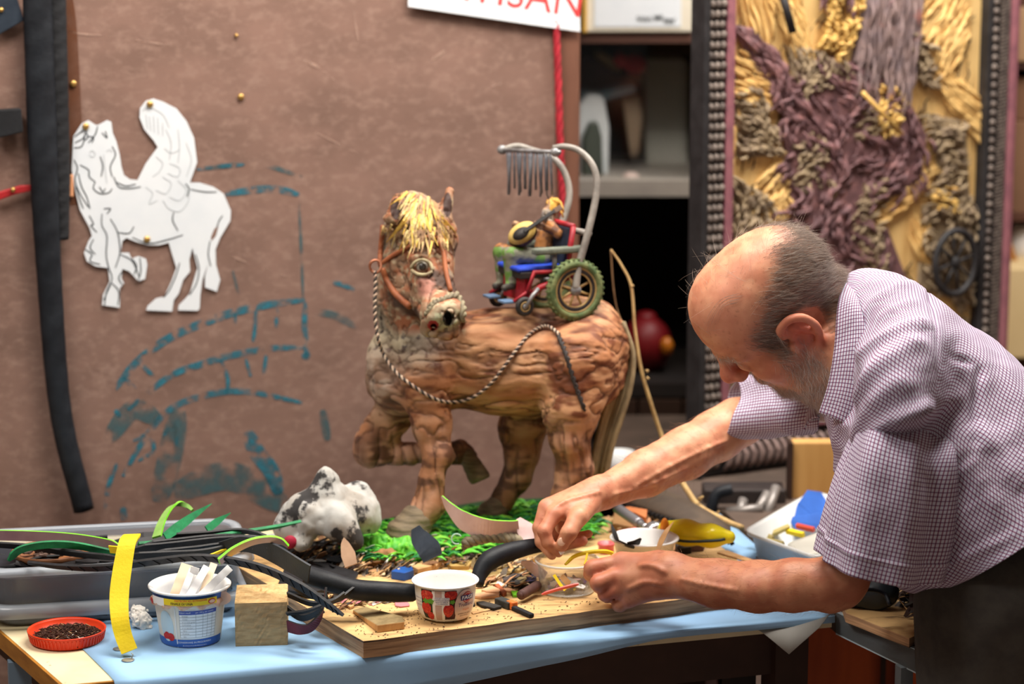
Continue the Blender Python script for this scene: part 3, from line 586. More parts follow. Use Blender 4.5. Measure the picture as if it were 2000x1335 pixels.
b = MB(); b.lathe(P(1996, 520, 5.18), [(0.0001, 0), (0.036, 0), (0.036, 0.09), (0.012, 0.09), (0.012, 0.05), (0.0001, 0.05)], 28); b.build('paper_roll', mat('white_roll', (232, 228, 224), rough=0.9), label='white paper roll standing on the cream box', cat='roll')
cbox('cream_box', mat('cream_box', (232, 204, 152), (222, 194, 140), 4, rough=0.7), 1954, 522, 2140, 703, 5.0, 0.3, 'large cream box behind the back of the man')
# ------------------------------------------------------------------ main work table
TZ, BZ = 0.75, 0.775
E1 = V3(math.cos(math.radians(17.3)), math.sin(math.radians(17.3)), 0); FN = V3(E1[1], -E1[0], 0)
FL = PZ(125, 1337, TZ); FR = PZ(1625, 1195, TZ); BR_ = PZ(1428, 1024, TZ); BR_ = BR_ + (BR_ - FR) * 0.15; BL = FL + nrm(PZ(0, 1228, TZ) - FL) * 0.78
M_cream = mat('cream_laminate', (226, 214, 178), (212, 196, 156), 8, rough=0.5, c3=(150, 130, 100), scale3=60, lo3=0.66, hi3=0.74)
M_edge = mat('varnished_edge', (178, 124, 50), (150, 98, 36), 12, rough=0.4, stretch=(1, 1, 6))
M_dwood = mat('dark_wood', (62, 40, 30), (46, 28, 22), 8, rough=0.6)
M_rail = mat('brown_rail', (108, 62, 38), (84, 46, 28), 8, rough=0.5)
tbl = thing('work_table', 'long work table with cream top and varnished wooden edge under the sculpture', 'table', tuple((FL + FR + BL + BR_) / 4 * V3(1, 1, 0)))
def poly_slab(name, poly, z0, z1, m, parent=None, bv=0.0, **k):
    bb = MB(); bb.prism([V3(p[0], p[1], z0) for p in poly], V3(0, 0, 1), z1 - z0); o = bb.build(name, m, parent, smooth=False, **k)
    if bv: bevel(o, bv)
    return o
TP = [FL, FR, BR_, BL]
poly_slab('tabletop', TP, TZ - 0.022, TZ, M_cream, tbl)
for a, c in ((FL, FL + (FR - FL) * 0.12), (BL, FL)):
    d = nrm(c - a); o = V3(d[1], -d[0], 0); bb = MB(); bb.prism([V3(*(a + o * 0.004)[:2], TZ - 0.024), V3(*(c + o * 0.004)[:2], TZ - 0.024), V3(*c[:2], TZ - 0.024), V3(*a[:2], TZ - 0.024)], V3(0, 0, 1), 0.0236)
    bb.build('edge_band', M_edge, tbl, smooth=False)
cen = (FL + FR + BL + BR_) / 4
ins = [cen + (q - cen) * 0.9 for q in TP]
for i, q in enumerate(ins):
    bb = MB(); bb.bar(V3(q[0], q[1], TZ - 0.022), V3(q[0], q[1], 0), 0.05, 0.05, E1); bb.build('leg', M_dwood, tbl, smooth=False)
for a, c in ((0, 1), (1, 2), (2, 3), (3, 0)):
    bb = MB(); bb.bar(ins[a] * V3(1, 1, 0) + V3(0, 0, TZ - 0.06), ins[c] * V3(1, 1, 0) + V3(0, 0, TZ - 0.06), 0.02, 0.06); bb.build('apron', M_dwood, tbl, smooth=False)
bb = MB(); bb.bar(P(880, 1368, 3.32), P(1450, 1262, 3.42), 0.025, 0.016); bb.build('stretcher', M_rail, tbl, smooth=False)
bb = MB(); bb.bar(P(1445, 1215, 3.44) * V3(1, 1, 0) + V3(0, 0, 0.7), P(1445, 1215, 3.44) * V3(1, 1, 0), 0.03, 0.04, E1); bb.build('leg', mat('black_post', (24, 18, 16), rough=0.7), tbl, smooth=False)
bb = MB(); bb.bar(P(1292, 1300, 3.6) * V3(1, 1, 0) + V3(0, 0, 0.68), P(1292, 1300, 3.6) * V3(1, 1, 0), 0.02, 0.03, E1); bb.build('leg', M_dwood, tbl, smooth=False)
bb = MB(); bb.bar(P(40, 1360, 3.3) * V3(1, 1, 0) + V3(0, 0, 0.72), P(40, 1360, 3.3) * V3(1, 1, 0), 0.018, 0.03, E1); bb.build('brace', mat('blue_grey_paint', (118, 140, 158), rough=0.5), tbl, smooth=False)

# light blue paper over the table, hanging down in front
M_blue = mat('blue_paper', (154, 196, 232), (142, 184, 224), 3, rough=0.75, bump=0.06, bscale=60)
sheet = thing('blue_paper_cover', 'light blue paper covering the work table and hanging over its front', 'paper', tuple(cen * V3(1, 1, 0) + V3(0, 0, TZ)))
L0 = PZ(219, 1322, TZ); L1 = PZ(170, 1274, TZ); L1 = L0 + (L1 - L0) * 6
fe = lambda s: FL + (FR - FL) * s
s0 = np.dot(L0 - FL, FR - FL) / np.dot(FR - FL, FR - FL)
top = []; n = 40; V = []
drop_px = [(0, 1430), (600, 1400), (900, 1336), (1100, 1291), (1310, 1242), (1480, 1203), (1700, 1150)]
for i in range(n + 1):
    t = i / n; s = s0 + (1.0 - s0) * t; f = fe(s); bk = L1 + (BR_ - L1) * t
    row = [bk + V3(0, 0, 0.0012), f + (bk - f) * 0.03 + V3(0, 0, 0.0012), f + FN * 0.0055 + V3(0, 0, 0.0012), f + FN * 0.0088 + V3(0, 0, -0.003)]
    u = 1000 + FPX * f[0] / (np.dot(f - CAM, _F)); yb = np.interp(u, [q[0] for q in drop_px], [q[1] for q in drop_px])
    lowp = PPL(u, yb, fe(0) + FN * 0.01, FN); zb_ = min(lowp[2], TZ - 0.012)
    wv = 0.004 * math.sin(i * 0.55) + 0.002 * math.sin(i * 1.31)
    for k in (0.15, 0.4, 0.7, 1.0): row.append(f + FN * (0.0095 + wv * k * 0.4) + V3(0, 0, (zb_ - TZ) * k))
    V += row
k = 8; Fc = [(i * k + j, i * k + j + 1, (i + 1) * k + j + 1, (i + 1) * k + j) for i in range(n) for j in range(k - 1)]
solid(mk('cover', V, Fc, M_blue, sheet), 0.0008, 0)
fl = [P(1440, 1205, 3.40), P(1625, 1193, 3.405), P(1600, 1225, 3.37), P(1541, 1277, 3.36), P(1490, 1235, 3.37)]
mid = sum(fl) / 5 + V3(0, -0.006, 0); V = fl + [mid]
solid(mk('corner_flap', V, [(0, 1, 5), (1, 2, 5), (2, 3, 5), (3, 4, 5), (4, 0, 5)], mat('grey_paper_back', (176, 176, 170), (166, 166, 160), 5, rough=0.8), sheet), 0.0008, 0)

# plywood board
M_ply = mat('plywood', (220, 182, 124), (190, 150, 98), 7, 8, rough=0.75, stretch=(0.7, 2.4, 1), c3=(124, 98, 68), scale3=30, lo3=0.54, hi3=0.70, bump=0.2, bscale=80)
M_plye = mat('plywood_edge', (204, 162, 120), (150, 116, 86), 14, 6, rough=0.8, stretch=(0.5, 0.5, 14), lo=0.35, hi=0.6, c3=(52, 42, 36), scale3=6, lo3=0.56, hi3=0.68)
ply = thing('plywood_board', 'worn sawdusty plywood board under the sculpture, its front edge overhanging the table', 'board', (0.0, 3.4, TZ + 0.0014))
A = PZ(710, 1252, BZ); B_ = PZ(1310, 1172, BZ); A2 = PZ(617, 1197, BZ); B2 = A + (B_ - A) * 1.36; C2 = B2 + nrm(A2 - A) * 0.46 + V3(0.12, 0.02, 0); D2 = A + (A2 - A) * 4.0
zz = TZ + 0.0016
def jag(a, c, n, amp, seed):
    rg = random.Random(seed); d = nrm(c - a); nn = V3(d[1], -d[0], 0); return [a + (c - a) * i / n + nn * rg.uniform(-amp, amp) for i in range(n)]
outline = jag(A, B2, 24, 0.0016, 1) + jag(B2, C2, 8, 0.001, 2) + jag(C2, D2, 8, 0.001, 3) + jag(D2, A, 8, 0.001, 4)
for i, (z0, z1) in enumerate(((zz, zz + 0.006), (zz + 0.006, zz + 0.0115), (zz + 0.0115, zz + 0.017), (zz + 0.017, BZ))):
    cc = sum(outline) / len(outline); sc = 1 - 0.0009 * (i % 2)
    poly_slab('ply_layer', [cc + (q - cc) * sc for q in outline], z0, z1, [M_plye, M_ply] if i == 3 else M_plye, ply)
o = list(ply.children)[-1]
for o in ply.children:
    if len(o.data.materials) == 2:
        for p in o.data.polygons: p.material_index = 1 if p.normal.z > 0.9 else 0
grp_dark = mat('dark_splash', (92, 72, 52), rough=0.9)

# ------------------------------------------------------------------ plastic tub on the left
M_tub = mat('clear_grey_plastic', (170, 178, 188), rough=0.2, alpha=0.28, spec=0.6)
M_tubr = mat('tub_rim_plastic', (186, 194, 202), (172, 180, 190), 6, rough=0.25, alpha=0.62, spec=0.6)
RZ = 0.838
ta, tb, tc_, td = PZ(-40, 1118, RZ), PZ(500, 1088, RZ), PZ(462, 1010, RZ), PZ(-70, 1036, RZ)
def rrect(c4, r, n=5, inset=0.0, z=None):
    cc = sum(c4) / 4; q = [np.array(p) for p in c4]; out = []
    for i in range(4):
        p = q[i]; a = nrm(q[i - 1] - p); b2 = nrm(q[(i + 1) % 4] - p); p = p + (a + b2) * inset
        for k in range(n):
            t = k / (n - 1); out.append(p + a * r * (1 - t) ** 2 + b2 * r * t ** 2)
    out = np.array(out)
    if z is not None: out[:, 2] = z
    return out
tub = thing('plastic_tub', 'clear grey plastic tub full of dark rubber offcuts at the left of the table', 'tub', tuple(sum((ta, tb, tc_, td)) / 4 * V3(1, 1, 0) + V3(0, 0, TZ + 0.0015)))
c4 = [ta, tb, tc_, td]
def loft(name, rings, m, parent, closed_bottom=True, th=0.0016):
    n = len(rings[0]); V = np.vstack(rings); Fc = [(i * n + k, i * n + (k + 1) % n, (i + 1) * n + (k + 1) % n, (i + 1) * n + k) for i in range(len(rings) - 1) for k in range(n)]
    if closed_bottom: Fc.append(tuple(range(n))[::-1])
    return solid(mk(name, V, Fc, m, parent), th, 0)
loft('body', [rrect(c4, 0.03, 6, 0.030, TZ + 0.003), rrect(c4, 0.03, 6, 0.026, TZ + 0.007), rrect(c4, 0.034, 6, 0.016, RZ - 0.006), rrect(c4, 0.034, 6, 0.014, RZ - 0.001)], M_tub, tub)
loft('rim', [rrect(c4, 0.034, 6, 0.014, RZ - 0.001), rrect(c4, 0.036, 6, 0.004, RZ), rrect(c4, 0.038, 6, 0.0, RZ - 0.002), rrect(c4, 0.038, 6, -0.001, RZ - 0.009)], M_tubr, tub, False, 0.0025)
loft('lower_band', [rrect(c4, 0.034, 6, 0.018, TZ + 0.034), rrect(c4, 0.036, 6, 0.008, TZ + 0.033), rrect(c4, 0.036, 6, 0.006, TZ + 0.026), rrect(c4, 0.036, 6, 0.007, TZ + 0.017)], M_tubr, tub, False, 0.002)
# dark offcuts filling the tub
rg = random.Random(5); bb = MB(); cc = sum(c4) / 4; ux = nrm(tb - ta); uy = nrm(td - ta)
for i in range(150):
    x = rg.uniform(0.02, 0.85); y = rg.uniform(0.2, 0.82); p = ta + (tb - ta) * x + (td - ta) * y; a = rg.gauss(0, 0.13); d = ux * math.cos(a) + uy * math.sin(a); L = rg.uniform(0.05, 0.16)
    z = rg.uniform(TZ + 0.012, RZ - 0.012); x2 = np.dot(p - ta, ux); L = min(L, max(0.02, np.linalg.norm(tb - ta) - 0.03 - x2))
    pt = [V3(*(p + d * L * t)[:2], z + 0.008 * math.sin(t * 3 + i)) for t in np.linspace(0, 1, 5)]
    bb.ribbon(pt, np.cross(d, V3(0, 0, 1)) + V3(0, 0, rg.uniform(-0.9, 0.9)), rg.uniform(0.008, 0.02), 0.0025)
bb.build('rubber_offcuts', mat('offcut_black', (18, 18, 22), (32, 32, 36), 12, rough=0.5), kind='stuff', label='tangled black rubber offcuts filling the plastic tub', cat='offcuts', smooth=False)
poly_slab('black_mat', [q for q in rrect(c4, 0.03, 5, 0.028)], TZ + 0.006, TZ + 0.068, mat('dark_bundle', (30, 32, 40), (44, 46, 54), 5, rough=0.6), label='dark rubber sheet packed inside the plastic tub', cat='rubber sheet')
# wooden bowl ring in the tub
bowl = thing('wooden_dish', 'shallow brown wooden dish of scraps inside the plastic tub', 'dish', tuple(PZ(105, 1090, RZ - 0.012)))
bb = MB(); c0 = PZ(100, 1092, RZ - 0.018); bb.lathe(c0, [(0.0001, 0), (0.045, 0), (0.056, 0.014), (0.053, 0.015), (0.043, 0.004), (0.0001, 0.003)], 32); bb.build('bowl', mat('dish_brown', (150, 98, 62), (112, 70, 44), 12, rough=0.5), bowl)
rg = random.Random(9); bb = MB()
for i in range(50):
    a = rg.uniform(0, 6.28); r = rg.uniform(0, 0.036); bb.box(c0 + V3(r * math.cos(a), r * math.sin(a), rg.uniform(0.006, 0.014)), (rg.uniform(0.005, 0.016), rg.uniform(0.003, 0.008), 0.002), np.array(Matrix.Rotation(rg.uniform(0, 3), 3, 'Z')))
bb.build('scraps', mat('brown_scraps', (106, 84, 74), (60, 44, 40), 60, rough=0.8), bowl, kind='stuff', smooth=False)

# ------------------------------------------------------------------ rubber strips on and around the tub
M_g1 = mat('green_rubber', (28, 138, 82), (20, 104, 62), 40, rough=0.6, bump=0.3, bscale=200); M_g2 = mat('light_green', (138, 178, 92), (112, 160, 70), 30, rough=0.6)
M_lime = mat('lime_rubber', (132, 222, 40), (104, 190, 34), 40, rough=0.6); M_pink = mat('dull_pink', (222, 194, 192), (206, 174, 174), 20, rough=0.7); M_mau = mat('mauve_pink', (170, 136, 138), (152, 116, 122), 14, rough=0.7, stretch=(1, 1, 1))
M_yel = mat('yellow_rubber', (236, 208, 16), (222, 190, 10), 14, rough=0.65, bump=0.25, bscale=240); M_drk = mat('strip_black', (19, 19, 22), (34, 34, 38), 30, rough=0.55, bump=0.3, bscale=150); M_burg = mat('burgundy', (104, 32, 48), (78, 22, 36), 30, rough=0.6)
M_char = mat('charcoal_rubber', (38, 42, 48), (52, 56, 62), 16, rough=0.6, bump=0.2, bscale=200, c3=(120, 124, 130), scale3=140, lo3=0.68, hi3=0.74)
def strip(name, pts, w, m, label, wd=(0, 0, 1), th=0.002, cat='rubber strip', n=36, taper=(1, 1), grooves=0, group=None, wpts=None):
    pt = spx(pts, n); t = np.linspace(0, 1, n)
    ww = np.interp(t, np.linspace(0, 1, len(wpts)), wpts) if wpts else w * np.minimum(1, np.minimum(taper[0] + t * 6, taper[1] + (1 - t) * 6))
    ww = ww * 0.00069; bb = MB()
    wd = np.asarray(wd, float)
    if wd.ndim == 2: wd = np.array([np.interp(t, np.linspace(0, 1, len(wd)), wd[:, i]) for i in range(3)]).T
    bb.ribbon(pt, wd, np.maximum(ww, 0.0004), th, (0, 1, 2) if isinstance(m, (list, tuple)) else (0, 0, 0)); o = bb.build(name, m, label=label, cat=cat, group=group, smooth=False)
    return o
UPW = (0, 0, 1); TOC = (0, -0.55, 0.83)
strip('rubber_strip', [(-40, 1044, 3.40), (60, 1046, 3.39), (140, 1051, 3.37), (200, 1060, 3.35), (240, 1070, 3.34)], 21, [M_mau, M_mau, M_lime], 'long mauve pink strip with lime green edge lying across the tub', UPW, 0.004, taper=(1, 0.2))
strip('rubber_strip', [(16, 1094, 3.32), (40, 1073, 3.32), (90, 1063, 3.33), (150, 1065, 3.34), (226, 1081, 3.34)], 18, M_g1, 'wide dark green strip arching out of the tub over the wooden dish', (0, -0.5, 0.86), 0.003, taper=(0.3, 1))
strip('rubber_strip', [(262, 1044, 3.30), (257, 1046, 3.275), (248, 1062, 3.255), (239, 1110, 3.24), (233, 1160, 3.225), (234, 1205, 3.21), (241, 1240, 3.205), (253, 1271, 3.20)], 36, M_yel, 'bright yellow strip hanging down over the front of the tub', (1, 0.15, 0), 0.003, wpts=[26, 34, 33, 36, 37, 35, 33, 32])
strip('rubber_strip', [(306, 1048, 3.42), (316, 1018, 3.45), (332, 992, 3.48), (350, 983, 3.49), (366, 988, 3.49), (376, 996, 3.48)], 14, [M_g2, M_g2, M_lime], 'pale green strip bent into an arch at the back of the tub', (0.9, 0.1, 0.42), 0.003, wpts=[20, 17, 14, 11, 9, 6])
strip('rubber_leaf', [(322, 1048, 3.40), (350, 1027, 3.43), (380, 1005, 3.46), (413, 983, 3.49)], 20, M_g1, 'green leaf-shaped strip pointing up beside the bent pale green arch', (-0.55, -0.1, 0.8), 0.002, wpts=[16, 21, 18, 11, 1])
strip('rubber_leaf', [(404, 1034, 3.44), (424, 1018, 3.46), (450, 1001, 3.48)], 16, M_g1, 'shorter green leaf-shaped strip near the back corner of the tub', (-0.55, -0.1, 0.8), 0.002, wpts=[16, 15, 1])
strip('rubber_strip', [(270, 1062, 3.37), (360, 1056, 3.40), (460, 1041, 3.44), (540, 1028, 3.47), (588, 1017, 3.49)], 13, [M_g1, M_drk, M_g1], 'long thin green strip pointing from the tub towards the cloth bundle', (0, -0.75, 0.66), 0.004, wpts=[12, 14, 13, 9, 2])
for i, (pts, w, lab) in enumerate([([(262, 1073, 3.32), (340, 1066, 3.34), (430, 1056, 3.37), (520, 1052, 3.38)], 26, 'broad black strip lying flat along the top of the tub'), ([(250, 1086, 3.29), (330, 1082, 3.31), (400, 1078, 3.32), (470, 1064, 3.35)], 20, 'black strip just behind the tread strip with yellow edge'), ([(330, 1046, 3.42), (400, 1042, 3.43), (470, 1036, 3.44), (520, 1046, 3.43)], 14, 'thin black strip under the long green strip'), ([(-20, 1062, 3.37), (60, 1068, 3.36), (140, 1080, 3.34), (240, 1090, 3.31)], 16, 'black strip beneath the mauve strip in the tub'), ([(280, 1068, 3.36), (350, 1060, 3.38), (440, 1052, 3.40), (520, 1060, 3.37)], 30, 'widest black strip in the middle of the pile over the tub'), ([(300, 1082, 3.31), (380, 1074, 3.33), (460, 1066, 3.34), (540, 1082, 3.30)], 24, 'black strip passing under the pink arched strip')]):
    strip('rubber_strip', pts, w, M_drk, lab, (0, -0.6, 0.8), 0.003, taper=(0.5, 0.4))
strip('rubber_strip', [(366, 1093, 3.30), (400, 1088, 3.31), (442, 1072, 3.33)], 7, M_yel, 'short narrow yellow strip in the black pile of the tub', (0, -0.5, 0.8), 0.002, taper=(0.3, 0.3))
strip('rubber_scrap', [(214, 1072, 3.31), (226, 1073, 3.305), (240, 1074, 3.30)], 16, M_yel, 'small yellow scrap at the end of the mauve strip', (0, -0.3, 0.95), 0.002)
# tread strip with yellow under-edge
tr = thing('tread_strip', 'pointed black tyre tread strip with yellow edge reaching from tub to plywood', 'rubber strip', tuple(P(400, 1090, 3.25)))
pts = [(55, 1098, 3.30), (120, 1106, 3.28), (200, 1108, 3.26), (300, 1096, 3.245), (380, 1088, 3.24), (450, 1094, 3.235), (520, 1112, 3.22), (590, 1146, 3.20), (640, 1180, 3.19), (671, 1201, 3.185)]
n = 60; pt = spx(pts, n); w = np.interp(np.linspace(0, 1, n), np.linspace(0, 1, 10), [6, 12, 16, 17, 17, 19, 21, 24, 20, 3]) * 0.00069; bb = MB(); bb.ribbon(pt, (0.05, -0.6, 0.8), w, 0.004, (0, 1, 0)); bb.build('tread', [M_drk, M_yel], tr, smooth=False)
lowq = pt - np.array([0.0, -0.6, 0.8]) * (w / 2)[:, None]; bb = MB(); bb.tube(lowq[4:44], 0.0011, 5); bb.build('yellow_edge', M_yel, tr)
T = np.gradient(pt, axis=0); T /= np.linalg.norm(T, axis=1)[:, None]
for i in range(8, 58, 2):
    if w[i] < 0.006: continue
    u = np.array([0.0, -0.6, 0.8]); u = nrm(u - T[i] * np.dot(u, T[i])); nn = np.cross(T[i], u); nn = nn if nn[1] < 0 or nn[2] > 0 else -nn
    bb = MB(); bb.bar(pt[i] - u * w[i] * 0.42 + T[i] * 0.004 + nn * 0.0022, pt[i] + u * w[i] * 0.42 - T[i] * 0.003 + nn * 0.0022, 0.0018, 0.0016, nn); bb.build('tread_rib', M_drk, tr, smooth=False)
strip('rubber_strip', [(428, 1096, 3.23), (455, 1075, 3.24), (490, 1058, 3.25), (525, 1052, 3.26), (548, 1056, 3.27), (563, 1066, 3.275)], 13, [M_pink, M_pink, M_lime], 'pink strip with lime edge arching above the tread strip', (0, -0.5, 0.85), 0.004, wpts=[17, 18, 16, 15, 13, 5])
strip('rubber_strip', [(430, 1070, 3.34), (480, 1062, 3.30), (530, 1078, 3.27), (570, 1100, 3.245), (604, 1120, 3.235)], 40, M_char, 'wide charcoal rubber strip with cut end leaning off the tub', (0.35, -0.55, 0.75), 0.003, wpts=[26, 34, 44, 46, 46])
strip('rubber_strip', [(420, 1052, 3.40), (470, 1056, 3.38), (520, 1064, 3.36), (560, 1068, 3.35)], 16, M_drk, 'black strip disappearing behind the wide charcoal strip', (0, -0.6, 0.8), 0.003)
def tube_thing(name, pts, r, m, label, cat='rubber tube', n=40, sq=None, k=12):
    pt = spx(pts, n); rr = np.interp(np.linspace(0, 1, n), np.linspace(0, 1, len(r)), r) * 0.00069; bb = MB(); bb.tube(pt, rr, k); o = bb.build(name, m, label=label, cat=cat); return o
tube_thing('rubber_tube', [(600, 1122, 3.29), (640, 1135, 3.28), (690, 1150, 3.28), (740, 1154, 3.285), (775, 1156, 3.30), (806, 1157, 3.318)], [19, 20, 21, 20, 20, 18], M_rub, 'thick black rubber tube lying behind the yogurt cup with strawberries')
tube_thing('rubber_tube', [(934, 1142, 3.35), (938, 1118, 3.36), (956, 1094, 3.37), (992, 1078, 3.39), (1040, 1066, 3.42), (1075, 1062, 3.44)], [11, 17, 21, 20, 16, 15], M_rub, 'bent black tube curving from the strawberry cup to the hand')
strip('rubber_strip', [(562, 1222, 3.235), (585, 1228, 3.22), (607, 1224, 3.215), (626, 1200, 3.21), (634, 1172, 3.215), (637, 1146, 3.22)], 16, [M_burg, M_burg, M_drk], 'burgundy strip curling up beside the wooden block', (0.2, -0.3, 0.93), 0.003, wpts=[24, 22, 18, 13, 10, 2])
for i, (pts, w, lab) in enumerate([([(562, 1160, 3.27), (610, 1178, 3.25), (660, 1170, 3.25), (690, 1150, 3.27)], 14, 'black strip crossing the gap between wooden block and tube'), ([(560, 1198, 3.24), (600, 1192, 3.23), (650, 1172, 3.235), (672, 1158, 3.25)], 8, 'thin black strip above the burgundy curl'), ([(570, 1140, 3.28), (600, 1160, 3.26), (640, 1165, 3.25)], 18, 'short black strip under the pointed tread strip'), ([(556, 1185, 3.26), (590, 1205, 3.245), (630, 1190, 3.24)], 20, 'dark flap in the shadow behind the wooden block')]):
    strip('rubber_strip', pts, w, M_drk, lab, (0.1, -0.6, 0.75), 0.003)
poly_slab('black_scrap', [PZ(x, y, BZ) for x, y in ((690, 1150), (700, 1128), (640, 1110), (560, 1110), (540, 1160), (600, 1170))], TZ + 0.03, TZ + 0.034, M_drk, label='flat black rubber scrap under the thick tube', cat='rubber scrap')
# burnished leaf pieces
strip('rubber_leaf', [(845, 1090, 3.45), (838, 1072, 3.455), (820, 1050, 3.475), (812, 1030, 3.485)], 40, M_rubb, 'blue black curved rubber leaf leaning on the green base near the front hoof', (0.85, -0.2, 0.45), 0.003, wpts=[44, 50, 40, 20], cat='rubber scrap')
strip('rubber_leaf', [(686, 1104, 3.42), (680, 1082, 3.43), (674, 1062, 3.44), (672, 1050, 3.445)], 22, mat('tan_leaf', (176, 142, 112), (156, 122, 94), 20, rough=0.6), 'upright tan leaf-shaped scrap below the cloth bundle', (0.95, -0.1, 0.2), 0.002, wpts=[26, 30, 18, 2], cat='scrap')
strip('pink_sheet', [(863, 968, 3.50), (880, 992, 3.50), (905, 1016, 3.49), (945, 1032, 3.48), (990, 1036, 3.48), (1014, 1034, 3.48)], 40, [M_pink, M_mau, M_lime], 'broad pale pink rubber strip twisting over the green base', (0.3, -0.35, 0.88), 0.002, wpts=[3, 26, 46, 52, 52, 50], cat='rubber strip')
strip('pink_sheet', [(1012, 1012, 3.485), (1024, 1030, 3.48), (1038, 1050, 3.475), (1052, 1066, 3.47)], 30, M_pink, 'pale pink rubber end folded down left of the hand', (0.75, -0.3, -0.55), 0.002, wpts=[10, 36, 44, 30], cat='rubber strip')
strip('pink_sheet', [(1018, 1098, 3.42), (1034, 1104, 3.415), (1052, 1116, 3.41), (1066, 1124, 3.41)], 24, M_pink, 'small curled pink scrap behind the clear cup', (0.3, -0.4, 0.85), 0.0015, wpts=[8, 24, 28, 18], cat='rubber scrap')
# thick rope on the base
q = spx([(905, 1062, 3.49), (935, 1052, 3.49), (965, 1048, 3.49), (1000, 1052, 3.48), (1018, 1058, 3.475)], 60); bb = MB(); a = np.linspace(0, 22, 60)
for k in range(3): bb.tube(q + 0.0045 * np.stack([np.zeros(60), np.cos(a + k * 2.094), np.sin(a + k * 2.094)], 1), 0.0048, 6)
bb.build('rope_piece', mat('grey_rope', (138, 128, 104), (92, 84, 70), 60, rough=0.8), label='thick grey twisted rope end on the green base', cat='rope')
bb = MB(); t = np.linspace(0.5, 5.2, 18); bb.tube([P(892 + 10 * math.cos(x), 1052 - 10 * math.sin(x), 3.48) for x in t], 0.0011, 6); bb.build('wire_hook', mat('pale_wire', (176, 214, 200), rough=0.4), label='small pale wire hook beside the grey rope end', cat='hook')

# ------------------------------------------------------------------ wooden block
M_pine = mat('pine', (218, 184, 130), (196, 156, 102), 20, 6, rough=0.7, stretch=(8, 8, 0.8), bump=0.3, bscale=50); M_pinee = mat('pine_end_grain', (186, 156, 112), (164, 132, 90), 40, 6, rough=0.8, stretch=(1, 1, 4), bump=0.4, bscale=90)
bl = thing('wooden_block', 'square rough pine block standing beside the white and blue yogurt cup', 'block', tuple(PZ(510, 1255, TZ) + V3(0, 0.03, 0)))
bF0, bF1 = PZ(460, 1262, TZ + 0.0015), PZ(562, 1259, TZ + 0.0015); hB = 0.060; bd = 0.088
dx = nrm(bF1 - bF0); dy = V3(-dx[1], dx[0], 0) ; dyy = nrm(dy + dx * 0.02)
gx = 14; V = []; rg = random.Random(3)
def blk(u, v, w):
    p = bF0 + (bF1 - bF0) * u + dyy * bd * v + V3(0, 0, hB * w); return p
nx, ny = 22, 22; V = []; Fc = []; fm = []
for j in range(ny + 1):
    for i in range(nx + 1):
        u, v = i / nx, j / ny; g = 0.0012 * math.sin(v * 40 + math.sin(u * 3) * 2) + 0.0012 * (vnoise(np.array([[u * 6, v * 18, 1.0]]))[0] - 0.5)
        if 0.5 < v < 0.66 and u < 0.55: g -= 0.003 * math.sin((v - 0.5) / 0.16 * math.pi)
        if 0.66 < v < 0.86 and 0.35 < u < 0.5: g -= 0.003
        V.append(blk(u, v, 1) + V3(0, 0, g if 0 < i < nx and 0 < j < ny else 0))
for j in range(ny):
    for i in range(nx): a = j * (nx + 1) + i; Fc.append((a, a + 1, a + nx + 2, a + nx + 1)); fm.append(0)
b0 = len(V)
for j in range(13):
    for i in range(nx + 1):
        u, w = i / nx, j / 12; V.append(blk(u, 0, w) - dyy * (0.001 * vnoise(np.array([[u * 20, w * 20, 3.0]]))[0] if 0 < j < 12 else 0))
for j in range(12):
    for i in range(nx): a = b0 + j * (nx + 1) + i; Fc.append((a, a + 1, a + nx + 2, a + nx + 1)); fm.append(1)
b0 = len(V); V += [blk(*q) for q in ((0, 0, 0), (0, 1, 0), (0, 1, 1), (0, 0, 1), (1, 0, 0), (1, 1, 0), (1, 1, 1), (1, 0, 1))]
for f in ((0, 3, 2, 1), (4, 5, 6, 7), (1, 2, 6, 5), (0, 1, 5, 4)): Fc.append(tuple(b0 + i for i in f)); fm.append(0)
mk('body', V, Fc, [M_pine, M_pinee], bl, fm=fm, smooth=False)
bb = MB()
bb.tube([blk(0.47, -0.012, w) for w in (0.02, 0.08, 0.16)], 0.0015, 5)
